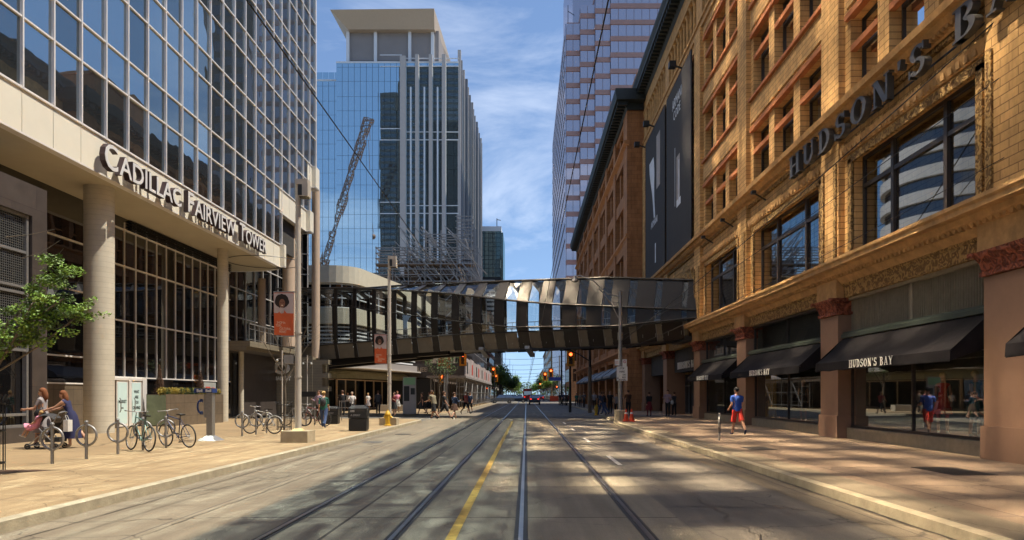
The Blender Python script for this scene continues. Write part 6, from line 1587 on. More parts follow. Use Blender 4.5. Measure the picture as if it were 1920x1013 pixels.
# ---------------------------------------------------------------- vegetation
M['leaf_bright'] = mat('leaf_bright', (.14, .24, .02), .55, var=.35, vs=3)
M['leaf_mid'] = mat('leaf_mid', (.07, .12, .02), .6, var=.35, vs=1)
M['leaf_yellow'] = mat('leaf_yellow', (.30, .22, .02), .6, var=.35, vs=4)
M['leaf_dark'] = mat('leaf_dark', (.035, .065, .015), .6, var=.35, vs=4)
M['leaf_rust'] = mat('leaf_rust', (.10, .045, .02), .7, var=.4, vs=6)
M['bark'] = mat('bark', (.12, .095, .07), .9, var=.3, vs=8)
for k_ in ('leaf_bright', 'leaf_mid'):
    ns, ln = lk(M[k_]); ns['Principled BSDF'].inputs['Transmission Weight'].default_value = 0.0
    ns['Principled BSDF'].inputs['Subsurface Weight'].default_value = 0.0
def leaves(mb, c, rad, n, size, rg, flat=.6):
    for _ in range(n):
        while True:
            q = Vector((rg.uniform(-1, 1), rg.uniform(-1, 1), rg.uniform(-1, 1)))
            if q.length < 1: break
        p = Vector(c) + Vector((q.x * rad[0], q.y * rad[1], q.z * rad[2])); s_ = size * rg.uniform(.6, 1.3)
        u = Vector((rg.uniform(-1, 1), rg.uniform(-1, 1), rg.uniform(-flat, flat))).normalized(); v = u.cross(Vector((rg.uniform(-.6, .6), rg.uniform(-.6, .6), 1))).normalized()
        w_ = u.cross(v) * s_ * .18
        mb.add([p - u * s_ * .5, p - v * s_ * .3 + w_, p + u * s_ * .5, p + v * s_ * .3 + w_], [(0, 1, 2), (0, 2, 3)])
def branch(mb, tips, p, d, ln_, r, depth, rg, kids=3, up=.15, spread=.75):
    pts = [p]; n = 5; q = p.copy(); dd = d.normalized()
    for i in range(n):
        dd = (dd + Vector((rg.uniform(-.16, .16), rg.uniform(-.16, .16), rg.uniform(-.1, .16)))).normalized(); q = q + dd * ln_ / n; pts.append(q.copy())
    mb.tube(pts, [r * (1 - .55 * i / n) for i in range(n + 1)], 6 if r > .03 else 4, False)
    if depth == 0: tips += [pts[-1], pts[3]]; return
    for k in range(kids):
        f = rg.uniform(.45, 1) if k else 1.0; a = pts[int(round(f * n))]
        nd = (dd + Vector((rg.uniform(-1, 1), rg.uniform(-1, 1), rg.uniform(-.3, 1) * up * 3)) * spread).normalized()
        branch(mb, tips, a, nd, ln_ * rg.uniform(.55, .8), r * .5, depth - 1, rg, kids, up, spread)
# leafy young tree reaching in from the left edge
rg = random.Random(11); tr1 = thing('leafy_tree', 'young tree at the left edge with bright green leaves on reaching branches', 'tree', (0, 0, 0))
b = MB(); tips = []; base = Vector((-10.3, 14.3, GZ))
b.tube([base, base + Vector((.03, 0, 1.2)), base + Vector((.0, .05, 2.3)), base + Vector((.06, 0, 3.2))], [.075, .06, .05, .04], 8)
for (px_, py_1, Y, r) in ((40, 640, 14.2, .03), (120, 560, 14.0, .028), (95, 500, 14.4, .025), (150, 590, 14.2, .022), (60, 570, 13.8, .026), (15, 600, 13.9, .025)):
    e = at(px_, py_1, Y); s0 = base + Vector((.03, 0, rg.uniform(1.9, 2.7))); m_ = (s0 + e) / 2 + Vector((0, 0, -.06)); b.tube([s0, m_, e], [r, r * .8, r * .5], 6)
    for _ in range(9):
        d_ = Vector((rg.uniform(-.5, .9), rg.uniform(-.5, .5), rg.uniform(-.25, .8))).normalized() * rg.uniform(.22, .55); s_ = m_.lerp(e, rg.uniform(0, 1)); b.tube([s_, s_ + d_ * .5 + Vector((0, 0, .03)), s_ + d_], [.008, .006, .003], 4); tips.append(s_ + d_); tips.append(s_ + d_ * .6)
for (px_, py_1, dx, dz) in ((30, 430, .95, .15), (60, 470, .75, .35), (105, 480, .35, .3), (150, 530, .2, .22)):
    s_ = at(px_, py_1, 14.3) + Vector((-.2, 0, -.15)); b.tube([s_, s_ + Vector((dx * .5, 0, dz * .3)), s_ + Vector((dx, 0, dz))], [.009, .006, .003], 4)
b.build('trunk', M['bark'], tr1, 60)
b = MB()
for t_ in tips: leaves(b, t_, (.15, .15, .09), 26, .075, rg)
for (px_, py_1) in ((100, 480), (120, 500), (140, 515), (85, 520), (110, 540), (135, 580), (95, 600), (60, 590), (30, 610), (25, 580), (50, 630), (15, 630), (150, 590), (75, 555), (120, 620), (10, 655)):
    leaves(b, at(px_ + rg.uniform(-8, 8), py_1 + rg.uniform(-8, 8), 14.2 + rg.uniform(-.3, .3)), (.2, .2, .1), 70, .075, rg)
b.build('crown', M['leaf_bright'], tr1)
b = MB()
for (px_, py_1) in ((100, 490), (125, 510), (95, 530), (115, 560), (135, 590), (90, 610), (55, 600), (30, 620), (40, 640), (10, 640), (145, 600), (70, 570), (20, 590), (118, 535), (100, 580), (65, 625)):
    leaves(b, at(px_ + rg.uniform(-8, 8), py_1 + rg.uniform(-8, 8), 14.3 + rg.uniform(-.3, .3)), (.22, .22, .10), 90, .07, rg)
b.build('darker_leaves', M['leaf_mid'], tr1)  # second, darker green mixed through the crown
# bare sapling in the steel cage
rg = random.Random(5); tr2 = thing('bare_tree', 'bare young tree standing inside the black steel cage', 'tree', (0, 0, 0)); b = MB(); tips = []
p = gp(533, 806); b.tube([p, p + Vector((.05, 0, 1.3)), p + Vector((.0, .05, 2.4))], [.05, .04, .035], 8)
for k in range(5): branch(b, tips, p + Vector((0, .05, 1.9 + k * .12)), Vector((rg.uniform(-1, 1), rg.uniform(-1, 1), 1.1)), 1.5, .022, 2, rg, 3, .3, .55)
b.build('trunk', M['bark'], tr2, 60)
# small leafy tree beyond the hydrant and the street trees far off
def tree(name, label, p, H, cr, n, size, m, seed, trunk_h=.45, group=None, dens=60):
    rg = random.Random(seed); t = thing(name, label, 'tree', (0, 0, 0), 0, group); b = MB(); tips = []
    p = Vector(p); b.tube([p, p + Vector((.1, 0, H * trunk_h * .6)), p + Vector((0, .1, H * trunk_h))], [H * .014, H * .011, H * .009], 7)
    for k in range(n): branch(b, tips, p + Vector((0, .05, H * trunk_h * rg.uniform(.75, 1))), Vector((rg.uniform(-1, 1), rg.uniform(-1, 1), rg.uniform(.5, 1.6))), H * .3, H * .007, 1, rg, 3, .3, .6)
    b.build('trunk', M['bark'], t, 60); c = MB()
    for t_ in tips: leaves(c, t_, (cr, cr, cr * .6), dens, size, rg)
    c.build('crown', M[m], t)
tree('leafy_tree', 'thin pale green tree on the left corner beside the green-topped pillar', gp(822, 774), 5.6, .5, 7, .14, 'leaf_mid', 3, .45, None, 22)
far = [(-7.6, 190), (-7.4, 215), (-7.6, 238), (-7.2, 262), (-7.0, 290), (-6.8, 320), (-6.6, 355), (-6.4, 395), (-6.2, 440), (8.3, 300), (7.8, 340), (7.4, 385), (7.0, 440)]
tl = ['nearest of the street trees on the left beyond the crossing', 'second street tree on the left beyond the crossing', 'third street tree on the left beyond the crossing', 'fourth street tree on the left beyond the crossing', 'fifth street tree on the left beyond the crossing', 'sixth street tree on the left, far down the street', 'seventh street tree on the left, far down the street', 'eighth street tree on the left, near the vanishing point', 'last street tree on the left at the vanishing point',
      'nearest street tree on the right of the distant street', 'second street tree on the right of the distant street', 'third street tree on the right of the distant street', 'last street tree on the right of the distant street']
for i, (x, y) in enumerate(far): tree('street_tree', tl[i], (x, y, .15), 10 + (i * 7 % 4), 1.5, 8, .6, 'leaf_bright' if i % 2 else 'leaf_mid', 20 + i, .28, 'trees along the distant street', 40)
# hedge and clipped cones in the planter
rg = random.Random(9); b = MB(); b2 = MB()
for i in range(60):
    f_ = i / 59; c = A + dn * (5.0 * f_ + .05) + nn * .28; 
    for mb in ((b if rg.random() < .5 else b2),): leaves(mb, (c.x, c.y, 1.80), (.16, .30, .2), 190, .07, rg, 1)
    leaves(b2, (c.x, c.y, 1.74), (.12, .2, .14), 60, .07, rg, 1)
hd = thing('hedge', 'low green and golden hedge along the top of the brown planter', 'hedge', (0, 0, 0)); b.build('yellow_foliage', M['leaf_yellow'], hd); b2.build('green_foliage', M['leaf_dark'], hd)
for (f_, h, lab) in ((.08, 1.35, 'left rusty brown clipped cone rising from the planter hedge'), (.77, 1.2, 'right rusty brown clipped cone rising from the planter hedge')):
    c = A + dn * 5.1 * f_ + nn * .6; t = thing('conical_shrub', lab, 'shrub', (0, 0, 0), 0, 'clipped cones in the planter'); b = MB()
    for k in range(14): z = k / 14; leaves(b, (c.x, c.y, 1.75 + z * h), (.27 * (1 - z) + .02, .27 * (1 - z) + .02, .08), int(170 * (1 - z)) + 12, .06, rg, 1)
    b.build('foliage', M['leaf_rust'], t); b = MB(); b.tube([(c.x, c.y, 1.5), (c.x, c.y, 1.75 + h * .8)], .03, 6); b.build('stem', M['bark'], t)

# ---------------------------------------------------------------- people
M['skin'] = mat('skin_light', (.50, .27, .17), .55, var=.06); M['skin2'] = mat('skin_tan', (.30, .15, .085), .55, var=.06)
COL = dict(blue=(.025, .09, .42), red=(.62, .045, .03), navy=(.018, .02, .07), grey=(.30, .27, .27), black=(.014, .014, .016), white=(.62, .60, .56), teal=(.02, .12, .09), denim=(.04, .07, .16), brown=(.10, .05, .03),
           pink=(.75, .28, .38), beige=(.40, .30, .2), khaki=(.20, .17, .11), coral=(.60, .13, .10), dgrey=(.06, .06, .065), auburn=(.20, .07, .025), blond=(.42, .26, .10), dblue=(.03, .05, .10), wine=(.15, .015, .02), green=(.01, .10, .075), charcoal=(.035, .033, .035), lilac=(.32, .24, .30))
CM = {}
def cm(k):
    if k in ('skin', 'skin2'): return M[k]
    if k not in CM: CM[k] = mat('cloth_' + k, COL[k], .85, var=.16, vs=9)
    return CM[k]
def figure(label, loc, head, H=1.74, legs=((10, 5), (-10, 8)), arms=((8, 15), (-8, 15)), lean=0, build=1.0, fem=False, top='black', sleeve=.6, bottom='black', short=1.0, shoes='black', skin='skin', hair='brown', long_hair=False,
           skirt=None, skirt_len=.55, cap=None, bag=None, bagc='black', bust=0.0, group='people on the pavements', out=.10, head_turn=0, detail=False, name='person', cat='person', face_tilt=0):
    """one skinned body; legs/arms = (swing, bend) in degrees for left and right; faces +Y before turning by head degrees"""
    s = H / 1.74; V = []; E = []; Rr = []; bone = []
    def add(p, r, par=None, bn='torso'):
        V.append(Vector(p)); Rr.append(r); i = len(V) - 1
        if par is not None: E.append((par, i)); bone.append(bn)
        return i
    la = R(lean); piv = Vector((0, 0, .95))
    def tl_(p): p = Vector(p) - piv; return piv + Vector((p.x, p.y * math.cos(la) + p.z * math.sin(la), p.z * math.cos(la) - p.y * math.sin(la)))
    sw_, hw_ = (.165, .105) if fem else (.195, .095); bd_ = build
    pel = add((0, 0, .95), (.15 if fem else .14) * bd_)
    wai = add(tl_((0, -.01, 1.10)), (.115 if fem else .13) * bd_, pel, 'torso'); che = add(tl_((0, 0, 1.28)), (.135 if fem else .15) * bd_, wai, 'torso'); upc = add(tl_((0, -.01, 1.40)), (.105 if fem else .12) * bd_, che, 'torso')
    nk = add(tl_((0, 0, 1.49)), .052, upc, 'neck'); jw = add(tl_((0, .02, 1.545)), .058, nk, 'head'); hd_ = add(tl_((0, .012, 1.63)), .084, jw, 'head'); cwn = add(tl_((0, 0, 1.69)), .070, hd_, 'head')
    if detail: add(tl_((0, .105, 1.605)), .014, hd_, 'head'); add(tl_((.085, -.005, 1.61)), .014, hd_, 'head'); add(tl_((-.085, -.005, 1.61)), .014, hd_, 'head')
    feet = []; HK = []; SE = []
    for sd_, (sw, bend) in zip((-1, 1), legs):
        hip = Vector((sd_ * hw_, 0, .90)); a = R(sw); kn = hip + Vector((0, math.sin(a), -math.cos(a))) * .42; c = a - R(bend); an = kn + Vector((0, math.sin(c), -math.cos(c))) * .40
        toe = an + Vector((sd_ * .02, math.cos(c) * .16, math.sin(c) * .16 - .045))
        HK.append((hip, kn, an)); h = add(hip, .088 * bd_, pel, 'torso'); mt = add(hip.lerp(kn, .5), .076 * bd_, h, 'thigh'); k = add(kn, .055 * bd_, mt, 'thigh'); ca = add(kn.lerp(an, .35) + Vector((0, -.015, 0)), .055 * bd_, k, 'calf'); n_ = add(an, .036, ca, 'calf'); he = add(an + Vector((0, -.02, -.045)), .036, n_, 'foot'); add(toe, .030, n_, 'foot'); feet.append(min(an.z - .085, toe.z - .03))
    hands = []
    for sd_, (sw, bend) in zip((-1, 1), arms):
        sh = tl_((sd_ * sw_, -.005, 1.40)); a = R(sw) ; el = sh + Vector((sd_ * math.sin(out), math.sin(a), -math.cos(a))).normalized() * .28; c = a + R(bend); wr = el + Vector((sd_ * .02, math.sin(c), -math.cos(c))).normalized() * .25
        SE.append((sh, el, wr)); d_ = (wr - el).normalized(); h = add(sh, .062 * bd_, upc, 'torso'); m1 = add(sh.lerp(el, .5), .045 * bd_, h, 'uarm'); e = add(el, .038 * bd_, m1, 'uarm'); f_ = add(el.lerp(wr, .35), .038 * bd_, e, 'farm'); w_ = add(wr, .024, f_, 'farm')
        if detail:
            pm = add(wr + d_ * .055, .026, w_, 'hand'); sx = Vector((1, 0, 0)) * sd_; fw = d_.cross(sx).normalized()
            for j in range(4):
                b0 = wr + d_ * .085 + fw * (j - 1.5) * .019; l_ = (.066, .075, .07, .055)[j]; f1 = add(b0, .0095, pm, 'hand'); f2 = add(b0 + d_ * l_ * .5 - sx * .008, .0085, f1, 'hand'); add(b0 + d_ * l_ * .85 - sx * .028, .007, f2, 'hand')
            t1 = add(wr + d_ * .035 + fw * -.034 - sx * .01, .011, w_, 'hand'); add(wr + d_ * .08 - fw * .05 - sx * .022, .0085, t1, 'hand')
        else:
            pm = add(wr + d_ * .05, .028, w_, 'hand'); add(wr + d_ * .11, .020, pm, 'hand'); add(wr + d_ * .07 + Vector((-.03 * sd_, .02, 0)), .011, pm, 'hand')
        hands.append(wr + d_ * .09)
    me = bpy.data.meshes.new('person'); me.from_pydata(V, E, []); ob = bpy.data.objects.new('person_tmp', me); C.objects.link(ob)
    md = ob.modifiers.new('s', 'SKIN'); md.use_smooth_shade = True; sm = ob.modifiers.new('u', 'SUBSURF'); sm.levels = 1; sm.render_levels = 1
    for i, sv in enumerate(me.skin_vertices[0].data):
        r = Rr[i]; fx, fy = r, r
        if i in (1, 2, 3, 0): fx, fy = r * (1.22 if not fem else 1.12), r * .82
        sv.radius = (fx, fy); sv.use_root = (i == 0)
    dg = bpy.context.evaluated_depsgraph_get(); bm_ = bpy.data.meshes.new_from_object(ob.evaluated_get(dg)); bpy.data.objects.remove(ob)
    bm_.name = 'person'
    mats = [cm(top), cm(bottom), cm(skin), cm(shoes), cm(cap or hair)]; bm_.materials.clear()
    for m_ in mats: bm_.materials.append(m_)
    segs = [(V[a], V[b_], bn) for (a, b_), bn in zip(E, bone)]
    hcol = Vector((0, 0, 0))
    for p in bm_.polygons:
        c = p.center; best = None
        for (a, b_, bn) in segs:
            ab = b_ - a; t = max(0, min(1, (c - a).dot(ab) / max(ab.length_squared, 1e-9))); d = (a + ab * t - c).length
            if best is None or d < best[0]: best = (d, bn, t, a, b_)
        _, bn, t, a, b_ = best
        if bn == 'torso': mi = 0 if c.z > .93 * 1 else 1
        elif bn == 'neck': mi = 2 if t > .45 else 0
        elif bn in ('head', 'hand'): mi = 2
        elif bn == 'uarm': mi = 0 if sleeve >= 1 or (sleeve > .3 and (c - a).length < .28 and t <= 1 and (V and (c.z > 0) and _near(c, tl_, sw_, sleeve))) else 2
        elif bn == 'farm': mi = 0 if sleeve >= 1.4 else 2
        elif bn == 'thigh': mi = 1 if (short >= 1 or skirt or c.z > .62) else 2
        elif bn == 'calf': mi = 1 if short >= 1 else 2
        else: mi = 3
        p.material_index = mi
    bm_.polygons.foreach_set('use_smooth', [True] * len(bm_.polygons))
    body = bpy.data.objects.new(name, bm_); C.objects.link(body); tag(body, label, cat, group)
    body.scale = (s, s, s); z0 = min(feet) * s; body.location = Vector(loc) - Vector((0, 0, z0)); body.rotation_euler = (0, 0, R(head))
    hc = tl_((0, -.005, 1.65))
    b = MB()
    if cap:
        b.ball(hc + Vector((0, -.004, .03)), (.092, .102, .085), 12, 8); b.add([hc + Vector(q) for q in ((-.07, .08, .03), (.07, .08, .03), (.05, .17, .015), (-.05, .17, .015), (-.07, .08, .042), (.07, .08, .042), (.05, .17, .027), (-.05, .17, .027))], [(0, 3, 2, 1), (4, 5, 6, 7), (0, 1, 5, 4), (1, 2, 6, 5), (2, 3, 7, 6), (3, 0, 4, 7)])
        b.build('cap', cm(cap), body, 60)
    else:
        b.ball(hc + Vector((0, -.022, .022)), (.094, .098, .092), 12, 9)
        if long_hair: b.tube([hc + Vector((0, -.05, .03)), hc + Vector((0, -.085, -.08)), hc + Vector((.01, -.10, -.2)), hc + Vector((.0, -.09, -.28))], [.08, .085, .07, .02], 10)
        b.build('hair', cm(hair), body, 60)
    if detail:
        b = MB()
        for x in (-.03, .03): b.ball(tl_((x, .089, 1.628)), (.014, .007, .009), 8, 5)
        b.build('sunglasses' if detail == 2 else 'eyes', M['black'], body, 60); b = MB(); b.ball(tl_((0, .085, 1.56)), (.022, .008, .006), 8, 5); b.build('mouth', M['red_ink'] if False else cm('coral'), body, 60)
    def cloth(pts, rad, nm, key, n=14, ph=0.0, flat=1.0):
        b = MB(); b.tube(pts, rad, n, False); c0 = [Vector(v) for v in b.v]; nr_ = len(pts)
        for j in range(nr_):
            for k in range(n):
                q = c0[j * n + k] - Vector(pts[j]); wv = 1 + .07 * math.sin(3 * k * 2 * math.pi / n + j * 1.9 + ph) + .04 * math.sin(5 * k + j * 2.3 + ph); q = Vector((q.x * wv * (1.22 if flat < 1 else 1), q.y * wv * flat, q.z)); b.v[j * n + k] = tuple(Vector(pts[j]) + q)
        return b.build(nm, cm(key), body, 75)
    if not fem or (sleeve > 0 and not detail):
        cloth([tl_((0, 0, z)) for z in (.90, .98, 1.08, 1.2, 1.32, 1.42, 1.475)], [r * bd_ for r in (.132, .132, .130, .138, .142, .118, .055)], 'shirt', top, 16, .5, .84)
        if sleeve > 0:
            for i, (a, b_, c) in enumerate(SE):
                if sleeve >= 1.4: cloth([a, a.lerp(b_, .5), b_, b_.lerp(c, .5), b_.lerp(c, .9)], [.066 * bd_, .056, .05, .046, .038], 'sleeve', top, 10, i)
                else: cloth([a + (a - b_) * .05, a.lerp(b_, .35), a.lerp(b_, .75 if sleeve > .8 else .62)], [.060 * bd_, .054 * bd_, .050], 'sleeve', top, 10, i)
    if not skirt:
        for i, (h_, k_, a_) in enumerate(HK):
            if short >= 1: cloth([h_ + Vector((0, 0, .05)), h_.lerp(k_, .5), k_, k_.lerp(a_, .5), k_.lerp(a_, .95)], [.094 * bd_, .082 * bd_, .066, .06, .055], 'trouser_leg', bottom, 12, i * 2)
            else: cloth([h_ + Vector((0, 0, .06)), h_.lerp(k_, .4), h_.lerp(k_, .95)], [.092 * bd_, .086 * bd_, .084 * bd_], 'shorts_leg', bottom, 14, i * 2)
    if skirt:
        n = 22; b = MB(); rings = []; top_z = 1.06; nr = 7
        sk = sum((math.sin(R(l[0])) for l in legs)) / 2 * .4
        for j in range(nr + 1):
            f_ = j / nr; z = top_z - skirt_len * f_; rr = .135 * bd_ + (.13 if skirt_len > .4 else .07) * f_ ** .8
            for k in range(n):
                a = 2 * math.pi * k / n; wv = 1 + .08 * f_ * math.sin(5 * a + 1); q = Vector((rr * wv * math.cos(a), rr * wv * .92 * math.sin(a) + sk * f_ * .5, z)); rings.append(tl_(q) if j == 0 else q)
        b.add(rings, [(j * n + k, j * n + (k + 1) % n, (j + 1) * n + (k + 1) % n, (j + 1) * n + k) for j in range(nr) for k in range(n)]); b.build('skirt', cm(skirt), body, 70)
    if bag == 'backpack': b = MB(); c = tl_((0, -.2, 1.24)); b.ball(c, (.14, .10, .21), 12, 8); b.build('backpack', cm(bagc), body, 60)
    if bag == 'shoulder':
        b = MB(); c = tl_((-.24, -.05, .98)); b.ball(c, (.07, .17, .15), 10, 7); b.tube([c + Vector((0, .1, .1)), tl_((-.15, .03, 1.44)), c + Vector((0, -.1, .1))], .012, 5); b.build('shoulder_bag', cm(bagc), body, 60)
    return body
def _near(c, tl_, sw_, sleeve):
    return min((c - tl_((sd_ * sw_, -.005, 1.40))).length for sd_ in (-1, 1)) < .28 * sleeve
# the running man
pj = gp(1382, 817)
figure('man walking away in a bright blue T-shirt, red shorts and black cap', pj, 12, 1.76, ((14, 4), (-26, 16)), ((-12, 70), (8, 78)), 3, 1.08, False, 'blue', .62, 'red', .5, 'navy', 'skin', 'brown', cap='black', detail=True, group=None)
# shorts hem: looser red cloth over the thighs
# woman in grey dress, woman in navy dress pushing the stroller
figure('woman in a pale grey dress with auburn hair and a black shoulder bag', gp(80, 840), 97, 1.66, ((12, 4), (-12, 14)), ((25, 60), (-5, 30)), 2, 1.08, True, 'grey', .6, 'grey', .4, 'beige', 'skin', 'auburn', True, 'grey', .62, bag='shoulder', detail=2, group=None)
figure('woman in a navy sleeveless dress bending to push the stroller', gp(134, 840), 97, 1.64, ((4, 10), (-22, 16)), ((52, 22), (48, 26)), 22, 1.02, True, 'navy', 0, 'navy', .4, 'beige', 'skin', 'auburn', True, 'navy', .78, detail=2, group=None)
# stroller with its child: local +Y is forward
sp_ = gp(88, 842); stl = thing('stroller', 'dark folding stroller with black hood pushed by the woman in navy', 'stroller', sp_, R(97))
b = MB()
for x in (-.22, .22):
    b.tube([(x, -.42, 1.0), (x, -.2, .62), (x, .38, .12)], .014, 6); b.tube([(x, .1, .58), (x, -.34, .1)], .013, 6); b.tube([(x, -.34, .1), (x, .38, .12)], .01, 6)
b.tube([(-.22, -.42, 1.0), (0, -.46, 1.03), (.22, -.42, 1.0)], .02, 6); b.tube([(-.22, .1, .58), (.22, .1, .58)], .012, 6); b.build('frame', M['galv'], stl, 50)
for x in (-.24, .24):
    for y in (-.34, .38): b = MB(); b.torus((x, y, .085), .062, .022, (0, 1, 0), (0, 0, 1), 18, 6); b.tube([(x - .02, y, .085), (x + .02, y, .085)], .03, 8); b.build('wheel', M['black_rubber'], stl, 60)
b = MB(); n = 9
for i in range(n):
    a0, a1 = R(20 + 120 * i / n), R(20 + 120 * (i + 1) / n); P = lambda x, a: (x, -.05 + .34 * math.cos(a), .62 + .36 * math.sin(a))
    for (xa, xb, k1, k2) in ((-.23, -.14, .86, 1), (-.14, .14, 1, 1), (.14, .23, 1, .86)):
        Q = lambda x, a, k_: (x, -.05 + .34 * k_ * math.cos(a), .62 + .36 * k_ * math.sin(a)); b.quad(Q(xa, a0, k1), Q(xb, a0, k2), Q(xb, a1, k2), Q(xa, a1, k1))
b.build('hood', cm('charcoal'), stl, 60)
b = MB(); b.add([(-.2, -.3, .72), (.2, -.3, .72), (.2, -.1, .38), (-.2, -.1, .38), (.2, .25, .40), (-.2, .25, .40)], [(0, 1, 2, 3), (3, 2, 4, 5)]); b.box(-.2, -.42, .2, .2, -.05, .32); b.build('seat', M['black_rubber'], stl)
b = MB(); b.box(-.13, -.60, .48, .13, -.48, .80); b.tube([(-.07, -.54, .8), (-.05, -.5, .92), (.05, -.5, .92), (.07, -.54, .8)], .008, 5); tg_ = b.build('paper_bag', cm('white')); tg_.location = sp_; tg_.rotation_euler = (0, 0, R(97)); tag(tg_, 'white paper shopping bag hanging from the stroller handle', 'shopping bag')
ch = figure('small child in a pink dress seated in the stroller', sp_ + Vector((-.08, 0, .13)), 97, .95, ((78, 50), (70, 45)), ((30, 30), (35, 25)), -18, 1.15, True, 'pink', .5, 'pink', .4, 'white', 'skin', 'blond', False, None, group=None)
ch.location = sp_ + Vector((-.26, -.06, .12))
b = MB(); n = 16; rr_ = []
for j in range(5):
    for k in range(n): a = 2 * math.pi * k / n; f_ = j / 4; rr_.append(((.13 + .13 * f_ * (1 + .2 * math.sin(4 * a))) * math.cos(a), .15 + f_ * .28 + .1 * math.sin(a) * (1 - f_ * .2), .95 - .02 * f_ + (.10 + .06 * f_) * math.sin(a)))
b.add(rr_, [(j * n + k, j * n + (k + 1) % n, (j + 1) * n + (k + 1) % n, (j + 1) * n + k) for j in range(4) for k in range(n)]); b.build('pink_skirt', cm('pink'), ch, 70)

